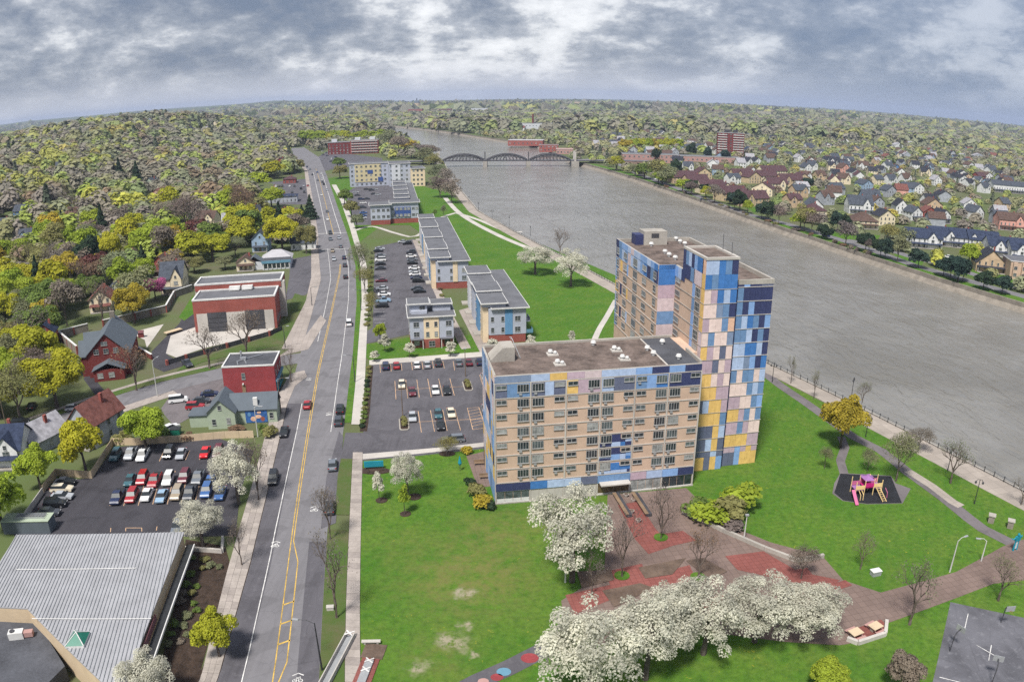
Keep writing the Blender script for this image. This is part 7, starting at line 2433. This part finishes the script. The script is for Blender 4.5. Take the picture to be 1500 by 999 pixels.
pole(590, 610, 7.5, 'light pole in the car park planter', 'timber_pole')
pole(682, 552, 7.5, 'light pole in the second car park planter', 'timber_pole')
pole(378, 640, 7.0, 'light pole behind the parking fence', 'pole_pale', arm=1.2)

# ------------------------------------------------------------------ walls and fences


def wall_run(name, label, pts, hh, th, mat, cap=None, pier=None, pier_mat='red_brick', pier_step=5.0, cat='wall', z0=0.0, panels=None):
    """a wall along photo points, split into sections with piers and coping"""
    q_ = [P(*p) for p in pts]
    ox, oy = q_[0]
    o = thing(name, label, cat, (ox, oy, 0))
    for (xa, ya), (xb, yb) in zip(q_, q_[1:]):
        ln = math.hypot(xb - xa, yb - ya)
        dx, dy = (xb - xa) / ln, (yb - ya) / ln
        nx, ny = -dy * th / 2, dx * th / 2
        k = max(1, int(ln / (panels or pier_step)))
        for i in range(k):
            a, b_ = ln * i / k + 0.02, ln * (i + 1) / k - 0.02
            pa, pb = (xa - ox + dx * a, ya - oy + dy * a), (xa - ox + dx * b_, ya - oy + dy * b_)
            sec = [(pa[0] - nx, pa[1] - ny), (pb[0] - nx, pb[1] - ny), (pb[0] + nx, pb[1] + ny), (pa[0] + nx, pa[1] + ny)]
            part('section', MB().prism(sec, z0, hh), mat, o)
            if cap:
                cs_ = [(pa[0] - nx * 1.6, pa[1] - ny * 1.6), (pb[0] - nx * 1.6, pb[1] - ny * 1.6), (pb[0] + nx * 1.6, pb[1] + ny * 1.6), (pa[0] + nx * 1.6, pa[1] + ny * 1.6)]
                part('coping', MB().prism(cs_, hh + 0.002, hh + 0.16), cap, o)
            if pier:
                part('pier', MB().box(-pier, -pier, 0, pier, pier, hh + 0.08), pier_mat, o, (pa[0], pa[1], 0), math.atan2(dy, dx))
    return o


wall_run('garden_wall', 'brick and stone garden wall with white coping round the church house', [(114, 519), (87, 496), (130, 485)], 2.6, 0.4, 'stone', 'white_trim', 0.3)
wall_run('garden_wall', 'long brick piered wall with white coping behind the school drive', [(152, 480), (198, 469), (244, 458), (256, 436), (282, 427)], 2.6, 0.4, 'stone', 'white_trim', 0.3)
wall_run('garden_wall', 'short coped wall between the church house and the school drive', [(199, 513), (223, 527)], 1.6, 0.4, 'maroon_brick', 'white_trim')
f_ = wall_run('school_fence', 'iron school fence with red brick piers', [(245, 535), (300, 519), (395, 492), (414, 484)], 1.5, 0.05, 'steel_dark', None, 0.35, 'red_brick', 6.0, 'fence')
wall_run('board_fence', 'pale board fence behind the hall car park', [(64, 722), (83, 697), (135, 701), (166, 652), (200, 652), (262, 648), (330, 642), (372, 641)], 1.7, 0.08, 'wall_tan', None, None, cat='fence', panels=2.4)
wall_run('board_fence', 'low pale wall beside the parked cars at the hall', [(64, 723), (30, 772)], 1.4, 0.15, 'concrete_pale', None, None, cat='fence', panels=2.4)
wall_run('plaza_wall', 'long low pale wall along the plaza lawn', [(1000, 752), (1060, 780), (1120, 806), (1168, 824), (1206, 817)], 0.8, 0.5, 'concrete', None, None, panels=4.0)
wall_run('seat_wall', 'low pale wall round the picnic table corner', [(1240, 938), (1256, 944), (1296, 931), (1298, 912)], 0.7, 0.5, 'concrete_pale', None, None, panels=4.0)
wall_run('planter_wall', 'low pale planter wall beside the rounded blossom tree', [(272, 806), (326, 810), (327, 790)], 0.8, 0.4, 'concrete_pale', None, None, panels=5.0)
for px, py, lab in ((1451, 765, 'pale stone gate pillar on the lawn side of the promenade gate'), (1479, 773, 'pale stone gate pillar beside the turquoise sculpture')):
    x, y = P(px, py)
    o = thing('gate_pillar', lab, 'pillar', (x, y, 0.05), R(-35))
    part('shaft', MB().box(-0.55, -0.55, 0, 0.55, 0.55, 1.4), 'stone', o)
    part('cap', MB().box(-0.68, -0.68, 1.402, 0.68, 0.68, 1.6), 'concrete', o)

# ------------------------------------------------------------------ playground
plain('play_pink', srgb(190, 104, 140), 0.5, 0.1)
plain('play_purple', srgb(150, 104, 160), 0.5, 0.1)
plain('play_magenta', srgb(190, 40, 120), 0.5, 0.1)
plain('play_cream', srgb(226, 196, 140), 0.5, 0.1)
x, y = P(1270, 722)
pg = thing('playground_set', 'pink purple and cream climbing frame with slides on a black pad', 'playground', (x, y, 0.10), R(4))
for u, v, hh in ((-3.2, -1.0, 3.0), (-3.2, 1.0, 3.2), (-1.4, -1.1, 3.2), (-1.4, 1.1, 3.2), (0.6, -1.0, 3.4), (0.6, 1.0, 3.4), (2.4, -1.0, 3.0), (2.4, 1.0, 3.2)):
    part('post', MB().tube([(u, v, 0), (u, v, hh)], 0.09, 6), 'play_cream', pg)
for u0, u1, z, mt in ((-3.2, -1.4, 1.2, 'play_purple'), (-1.4, 0.6, 1.6, 'play_magenta'), (0.6, 2.4, 1.4, 'play_purple')):
    part('platform', MB().box(u0, -1.0, z, u1, 1.0, z + 0.12), mt, pg)
    part('guard', MB().box(u0, -1.06, z + 0.2, u1, -0.99, z + 1.0), 'play_cream' if mt != 'play_magenta' else 'play_magenta', pg)
    part('guard', MB().box(u0, 0.99, z + 0.2, u1, 1.06, z + 1.0), 'play_pink', pg)
part('roof', MB().hip(-1.4, -1.0, 0.6, 1.0, 3.1, 3.7, 0.05), 'play_purple', pg)
part('tube_slide', MB().tube([(1.4, 1.0, 2.0), (1.4, 2.6, 1.9), (1.5, 4.2, 0.9), (1.6, 5.2, 0.5)], 0.62, 10, cap=False), 'play_purple', pg)
sl = MB()
sl.slab([(-4.0, -0.8, 1.3), (-3.3, -0.8, 1.3), (-4.1, -4.4, 0.15), (-4.8, -4.4, 0.15)], 0.08)
part('slide', sl, 'play_pink', pg)
part('ladder_rail', MB().tube([(1.2, -1.0, 1.5), (1.3, -4.0, 0.05)], 0.06, 5), 'play_cream', pg)
part('ladder_rail', MB().tube([(2.0, -1.0, 1.5), (2.1, -4.0, 0.05)], 0.06, 5), 'play_cream', pg)
for k in range(7):
    t_ = (k + 0.5) / 7
    part('ladder_rung', MB().tube([(1.2 + 0.1 * t_, -1.0 - 3 * t_, 1.5 - 1.45 * t_), (2.0 + 0.1 * t_, -1.0 - 3 * t_, 1.5 - 1.45 * t_)], 0.045, 4), 'play_cream', pg)
for u in (-2.6, -2.0, 3.2):
    part('climbing_bar', MB().tube([(u, -1.1, 1.3), (u - 0.2, -2.4, 1.0), (u - 0.3, -2.6, 0.0)], 0.06, 5), 'play_cream' if u < 0 else 'play_pink', pg)


# ------------------------------------------------------------------ picnic tables, hoops, sculpture, signs
def picnic(px, py, lab, rot):
    x, y = P(px, py)
    o = thing('picnic_table', lab, 'table', (x, y, 0.12), rot)
    part('table_top', MB().box(-0.95, -0.75, 0.72, 0.95, 0.75, 0.80), 'wall_tan', o)
    for s in (-1, 1):
        part('bench', MB().box(-0.95, s * 1.15 - 0.2, 0.42, 0.95, s * 1.15 + 0.2, 0.49), 'salmon', o)
        part('leg', MB().box(s * 0.7 - 0.06, -1.2, 0.3, s * 0.7 + 0.06, 1.2, 0.41), 'salmon', o)
        part('leg', MB().box(s * 0.7 - 0.08, -0.3, 0, s * 0.7 + 0.08, 0.3, 0.715), 'stone', o)


picnic(1252, 932, 'tan picnic table beside the seat wall corner', R(20))
picnic(1281, 923, 'tan picnic table nearer the lawn path', R(24))


def hoop(px, py, lab, ang):
    x, y = P(px, py)
    o = thing('basketball_hoop', lab, 'hoop', (x, y, 0.08), ang)
    part('post', MB().tube([(0, 0, 0), (0, 0, 2.6), (0.4, 0, 3.2), (1.2, 0, 3.4)], 0.09, 6), 'steel_dark', o)
    part('backboard', MB().box(1.2, -0.75, 2.95, 1.28, 0.75, 3.85), 'metal_grey', o)
    rg = MB()
    rg.tube([(1.55 + 0.24 * math.cos(a * 0.6283), 0.24 * math.sin(a * 0.6283), 3.05) for a in range(11)], 0.025, 4, cap=False)
    part('ring', rg, 'orange_red', o)


hoop(1391, 954, 'basketball hoop with curved dark post on the court edge', R(25))
hoop(1466, 912, 'basketball hoop at the back edge of the court', R(-95))
hoop(1452, 1002, 'basketball hoop low at the front of the court', R(60))
x, y = P(1486, 806)
sc_ = thing('sculpture', 'turquoise figure sculpture standing on paired legs beside the park gate', 'sculpture', (x, y, 0.1), R(15))
for u in (-0.45, 0.45):
    part('leg', MB().tube([(u, 0, 0), (u * 0.9, 0, 1.9)], [0.2, 0.15], 6), 'teal', sc_)
part('panel', MB().box(-0.3, -0.05, 0.3, 0.3, 0.05, 1.9), 'wall_white', sc_)
part('torso', MB().prism([(-0.6, -0.2), (0.6, -0.2), (0.6, 0.2), (-0.6, 0.2)], 1.9, 2.8), 'teal', sc_)
for s in (-1, 1):
    part('arm', MB().tube([(s * 0.5, 0, 2.6), (s * 1.1, 0.1, 2.3), (s * 1.4, 0.3, 2.5)], [0.16, 0.12, 0.08], 5), 'teal', sc_)
part('head', MB().ball((0, 0, 3.05), 0.28, 0.28, 0.32), 'teal', sc_)
x, y = P(548, 687)
o = thing('sign_board', 'low turquoise sign board in a mulch bed on the corner lawn', 'sign', (x, y, 0.05), R(8))
part('board', MB().box(-1.9, -0.12, 0.5, 1.9, 0.12, 1.7), 'teal', o)
for u in (-1.7, 1.55):
    part('post', MB().box(u, -0.1, 0, u + 0.15, 0.1, 0.498), 'steel_dark', o)
disc = lambda r_, sx=1.0, n=14: [(r_ * sx * math.cos(2 * math.pi * k / n), r_ * math.sin(2 * math.pi * k / n)) for k in range(n)]
for px, py, r_, sx in ((548, 690, 1.5, 2.2), (559, 733, 1.1, 1.0), (594, 753, 1.0, 1.0), (607, 728, 1.3, 1.0), (655, 665, 1.2, 1.4)):
    x, y = P(px, py)
    o = link('mulch_ring', MB().prism(disc(r_, sx), 0.02, 0.12).mesh('mulch_ring', 'mulch'), None, (x, y, 0))
    o['kind'] = 'structure'
for px, py, r_ in ((968, 788, 1.2), (911, 844, 1.2), (1022, 846, 1.2)):
    x, y = P(px, py)
    o = link('grass_square', MB().prism(disc(r_), 0.1, 0.26).mesh('grass_square', 'lawn'), None, (x, y, 0))
    o['kind'] = 'structure'
for px, py, r_, mt in ((776, 964, 1.0, 'red_paint'), (738, 984, 0.8, 'awning_blue'), (728, 992, 0.7, 'red_paint'), (708, 998, 0.6, 'salmon')):
    x, y = P(px, py)
    o = link('path_painting', MB().prism(disc(r_, 1.2), 0.076, 0.083).mesh('path_painting', mt), None, (x, y, 0))
    o['kind'] = 'structure'


# steel channel and brick-set rail with white crosses by the pavement
def cross_mark(parent, u, v, z, s=0.75):
    for a in (R(40), R(-40)):
        dx, dy = s * math.cos(a), s * math.sin(a)
        nx, ny = -dy / s * 0.09, dx / s * 0.09
        zz = z + (0.03 if a > 0 else 0)
        part('cross_bar', MB().prism([(u - dx - nx, v - dy - ny), (u + dx - nx, v + dy - ny), (u + dx + nx, v + dy + ny), (u - dx + nx, v - dy + ny)], zz, zz + 0.06), 'line_white', parent)


xa, ya = P(514, 932)
o = thing('steel_channel', 'long pale steel channel with a white cross beside the pavement', 'channel', (xa, ya, 0.1), R(-9))
L2 = 16.0
part('web', MB().box(-0.55, -L2, 0.05, 0.55, 0, 0.12), 'metal_grey', o)
for s in (-1, 1):
    part('flange', MB().box(s * 0.62 - 0.07, -L2, 0, s * 0.62 + 0.07, 0, 0.75), 'concrete_pale', o)
cross_mark(o, 0, -0.3, 0.76)
xa, ya = P(541, 972)
o = thing('rail_relic', 'pale rail with white crosses set in red brick by the concrete bench', 'monument', (xa, ya, 0.05), R(-6))
part('brick_bed', MB().box(-1.2, -12, 0, 1.2, 1.0, 0.12), 'plaza_red', o)
part('gravel_head', MB().box(-1.5, 1.01, 0, 1.5, 4.0, 0.1), 'soil', o)
part('rail', MB().box(-0.55, -12, 0.125, 0.55, 0.4, 0.4), 'metal_grey', o)
cross_mark(o, 0, 0.2, 0.42, 0.7)
cross_mark(o, 0, -1.6, 0.42, 0.7)
xa, ya = P(544, 943)
o = thing('concrete_bench', 'pale concrete bench slab at the end of the rail relic', 'bench', (xa, ya, 0.08), R(5))
part('seat', MB().box(-1.3, -0.28, 0.36, 1.3, 0.28, 0.52), 'concrete_pale', o)
for u in (-1.0, 0.75):
    part('leg', MB().box(u, -0.22, 0, u + 0.25, 0.22, 0.358), 'concrete', o)
xa, ya = P(1282, 842)
o = thing('utility_box', 'pale utility box standing on the dandelion lawn', 'box', (xa, ya, 0.05), R(10))
part('cabinet', MB().box(-0.8, -0.5, 0, 0.8, 0.5, 0.8), 'metal_grey', o)
part('lid', MB().box(-0.88, -0.58, 0.802, 0.88, 0.58, 0.9), 'white_trim', o)
xa, ya = P(484, 893)
o = thing('utility_box', 'small pale box on the verge under the bare tree', 'box', (xa, ya, 0.1), R(10))
part('cabinet', MB().box(-0.5, -0.35, 0, 0.5, 0.35, 0.5), 'concrete_pale', o)
part('lid', MB().box(-0.55, -0.4, 0.502, 0.55, 0.4, 0.58), 'concrete_pale', o)
# long dark planter seats by the entrance
for k, (px, py, lab) in enumerate(((912, 742, 'dark timber planter bench left of the plaza entrance walk'), (940, 741, 'dark timber planter bench right of the plaza entrance walk'))):
    xa, ya = P(px, py)
    o = thing('planter_bench', lab, 'bench', (xa, ya, 0.1), R(-80))
    part('box', MB().box(-4.0, -0.5, 0, 4.0, 0.5, 0.6), 'steel_dark', o)
    part('seat', MB().box(-4.0, -0.75, 0.602, 4.0, -0.1, 0.7), 'wood', o)
for px, py in ((928, 735), (925, 752), (917, 728), (935, 765)):
    xa, ya = P(px, py)
    o = thing('planter_pot', 'round pale planter pot on the plaza entrance walk', 'planter', (xa, ya, 0.11), 0, 'planter pots on the entrance walk')
    part('bowl', MB().tube([(0, 0, 0), (0, 0, 0.55)], [0.3, 0.5], 10), 'concrete_pale', o)
    part('soil', MB().tube([(0, 0, 0.551), (0, 0, 0.58)], 0.42, 10), 'soil', o)
# patio beside the block
sheet('patio', [(683, 668), (716, 660), (722, 712), (700, 715)], 0.09, 'plaza_concrete', 0.05)
xa, ya = P(674, 690)
o = thing('parasol', 'closed dark blue parasol on the apartment patio', 'parasol', (xa, ya, 0.06), 0)
part('pole', MB().tube([(0, 0, 0), (0, 0, 3.3)], 0.05, 6), 'steel_dark', o)
part('canopy', MB().tube([(0, 0, 1.3), (0, 0, 1.7), (0, 0, 3.2)], [0.22, 0.38, 0.06], 8), 'teal', o)
for px, py, lab in ((703, 681, 'dark slatted bench on the apartment patio'), (711, 701, 'dark bench at the lawn end of the apartment patio')):
    xa, ya = P(px, py)
    o = thing('patio_bench', lab, 'bench', (xa, ya, 0.1), R(8))
    for k in range(3):
        part('slat', MB().box(-1.1, -0.3 + 0.2 * k, 0.42, 1.1, -0.14 + 0.2 * k, 0.47), 'wood', o)
    part('backrest', MB().box(-1.1, 0.3, 0.5, 1.1, 0.36, 0.95), 'wood', o)
    for u in (-0.95, 0.85):
        part('leg', MB().box(u, -0.28, 0, u + 0.1, 0.34, 0.418), 'steel_dark', o)
# car park planters
for px, py, lab in ((592, 622, 'kerbed planter island with clipped shrubs in the apartment car park'), (685, 566, 'kerbed planter island nearer the apartment block')):
    xa, ya = P(px, py)
    o = thing('planter_island', lab, 'planter', (xa, ya, 0.06), GA)
    part('kerb', MB().prism([(p[0], p[1]) for p in [(-1.1, -2.6), (-0.7, -3.2), (0.7, -3.2), (1.1, -2.6), (1.1, 3.0), (-1.1, 3.0)]], 0, 0.18), 'concrete', o)
    part('bed', MB().prism([(-0.85, -2.5), (-0.55, -2.9), (0.55, -2.9), (0.85, -2.5), (0.85, 2.8), (-0.85, 2.8)], 0.181, 0.24), 'mulch', o)
    for v in (-1.4, 0.2, 1.8):
        link('shrub', CR['shrub'][0], o, (0, v, 0.22), v, LEAF['olive'], (0.7, 0.8, 0.7))
# storage trailer behind the hall
xa, ya = P(50, 776)
o = thing('storage_container', 'long grey green storage container with ladders behind the metal hall', 'container', (xa, ya, 0.05), GA)
part('box', MB().box(-5.5, -1.5, 0, 4.0, 1.5, 2.5), 'roof_slate', o)
part('lid', MB().box(-5.6, -1.6, 2.502, 4.1, 1.6, 2.62), 'wall_green', o)
for v in (-0.6, 0.3):
    for dv in (0.0, 0.5):
        part('ladder_rail', MB().box(-3.0, v + dv, 2.62, 3.0, v + dv + 0.08, 3.0), 'chrome', o)
    for k in range(9):
        part('ladder_rung', MB().box(-2.7 + 0.65 * k, v + 0.081, 2.64, -2.64 + 0.65 * k, v + 0.499, 2.98), 'chrome', o)
xa, ya = P(258, 636)
o = thing('dumpster', 'dark green dumpster behind the parking fence', 'dumpster', (xa, ya, 0.05), GA)
part('bin', MB().prism([(-1.1, -0.8), (1.1, -0.8), (1.1, 0.8), (-1.1, 0.8)], 0, 1.3), 'skylight_green', o)
part('lid', MB().slab([(-1.15, -0.85, 1.31), (1.15, -0.85, 1.31), (1.15, 0.85, 1.5), (-1.15, 0.85, 1.5)], 0.06), 'steel_black', o)
xa, ya = P(207, 494)
o = thing('play_hut', 'small red play hut on the pale school yard', 'hut', (xa, ya, 0.05), R(20))
part('wall', MB().box(-0.9, -0.7, 0, 0.9, 0.7, 1.6), 'maroon_brick', o)
part('roof', MB().gable(-0.9, -0.7, 0.9, 0.7, 1.6, 2.2, 0.15, 0.08, 'x'), 'roof_maroon', o)
xa, ya = P(254, 488)
o = thing('flatbed_trailer', 'tan flatbed trailer parked beside the school hall', 'trailer', (xa, ya, 0.05), R(55))
part('bed', MB().box(-3, -1.0, 0.6, 3, 1.0, 0.85), 'wall_tan', o)
for u in (-1.2, 1.0):
    for v in (-1.0, 1.0):
        part('wheel', MB().tube([(u, v - 0.1, 0.33), (u, v + 0.1, 0.33)], 0.33, 8), 'tyre', o)

# ------------------------------------------------------------------ shrubs


def shrub(px, py, rad, hh, col, lab, group=None, z=0.03):
    x, y = P(px, py)
    o = thing('shrub', lab, 'shrub', (x, y, z), rng.uniform(0, 6), group)
    link('foliage', rng.choice(CR['shrub']), o, (0, 0, -0.1), 0, LEAF[col], (rad, rad, hh / 1.5))
    part('stem', MB().tube([(0, 0, -0.05), (0, 0, hh * 0.5)], 0.06, 4), 'bark', o)


q = lambda x, y: (x / 2.504, 600 + y / 2.504)
for cx_, cy_ in ((705, 550), (755, 553), (745, 588), (772, 578), (685, 645), (675, 680), (707, 683), (663, 710), (712, 714), (690, 762), (722, 742), (642, 792), (674, 798), (630, 828), (687, 828), (665, 855), (620, 868), (805, 582), (722, 652), (700, 610)):
    sc = rng.choice(('sage', 'olive', 'mid green', 'grey-brown'))
    shrub(*q(cx_, cy_), rng.uniform(0.6, 0.95), rng.uniform(0.7, 1.1), sc, 'rounded ' + sc + ' shrub in the mulch bed beside the metal roofed hall', 'shrubs in the hall planting bed')
for px, py, r_, h_, col, lab in ((706, 742, 1.9, 2.4, 'gold', 'golden shrub at the apartment corner'), (699, 726, 1.8, 2.4, 'olive', 'olive shrub beside the golden shrub'), (688, 712, 1.2, 1.6, 'dark green', 'dark shrub by the patio edge'), (683, 664, 1.3, 1.6, 'gold', 'yellow shrub at the back of the patio'), (715, 745, 1.3, 1.8, 'dark green', 'dark green shrub against the apartment end wall'), (1040, 765, 3.4, 3.6, 'lime', 'broad green bush on the plaza lawn edge'), (1062, 760, 3.2, 4.6, 'olive', 'tall olive bush beside the light pole'), (1085, 748, 3.6, 4.6, 'lime', 'feathery pale bush beside the light pole'), (1020, 752, 2.6, 2.4, 'mid green', 'low green bush near the tower'), (1072, 775, 2.0, 2.0, 'mauve-brown', 'brown twiggy bush along the plaza wall'), (395, 640, 1.9, 2.4, 'olive', 'olive bush at the painted house corner'), (387, 635, 1.6, 2.0, 'mid green', 'green bush before the painted house'), (235, 640, 2.4, 2.6, 'mid green', 'green hedge bush behind the parking fence'), (180, 648, 2.2, 2.4, 'olive', 'olive hedge bush by the fence corner'), (275, 645, 1.6, 1.8, 'rust', 'reddish bush behind the parking fence'), (345, 632, 2.0, 1.2, 'rust', 'low brown bush on the painted house lawn')):
    shrub(px, py, r_, h_, col, lab)
for k in range(14):
    sc = rng.choice(('dark green', 'olive', 'mid green'))
    shrub(541 - k * 0.75, 540 + k * 6.6, 0.8, 0.9, sc, 'low ' + sc + ' shrub in the hedge strip along the apartment car park', 'hedge strip shrubs')
for k in range(16):
    sc = rng.choice(('sage', 'olive', 'mid green'))
    shrub(545 - k * 0.5, 372 + k * 7.0, 1.1, 1.1, sc, 'low ' + sc + ' shrub in the verge beside the townhouse car park', 'townhouse verge shrubs')
for k in range(14):
    sc = rng.choice(('rust', 'olive', 'mid green'))
    shrub(617 + k * 3.4, 348 + k * 9.6, 1.0, 1.1, sc, 'garden ' + sc + ' shrub before the long townhouse porches', 'porch garden shrubs')
for k in range(24):
    y_ = rng.uniform(330, 620)
    x_ = interp(BANK_R, y_) + rng.uniform(0.8, 3.0)
    sc = rng.choice(('mauve-brown', 'rust', 'olive', 'grey-brown'))
    o = thing('shrub', sc + ' scrub bush on the far embankment top', 'shrub', (x_, y_, 0), rng.uniform(0, 6), 'scrub along the far embankment')
    link('foliage', rng.choice(CR['shrub']), o, (0, 0, -0.3), 0, LEAF[sc], (rng.uniform(1.2, 2.6), 1.6, rng.uniform(0.9, 1.5)))
    part('stem', MB().tube([(0, 0, -0.05), (0, 0, 0.8)], 0.06, 4), 'bark', o)

# ------------------------------------------------------------------ the hazy air
hz_m = bpy.data.materials.new('haze')
hz_m.use_nodes = True
t = NT(hz_m.node_tree)
ov = t.n('ShaderNodeOutputMaterial')
pv = t.n('ShaderNodeVolumePrincipled', Density=HAZE)
pv.inputs['Color'].default_value = (0.58, 0.69, 0.94, 1)
pv.inputs['Anisotropy'].default_value = 0.0
t.put(ov.inputs['Volume'], pv.outputs[0])
M['haze'] = hz_m
hb = link('haze', MB().box(-19000, -600, -9, 19000, 17500, 190).mesh('haze', 'haze'))
hb['kind'] = 'stuff'
hb['label'] = 'thin bluish haze filling the air over the town'
hb['category'] = 'haze'
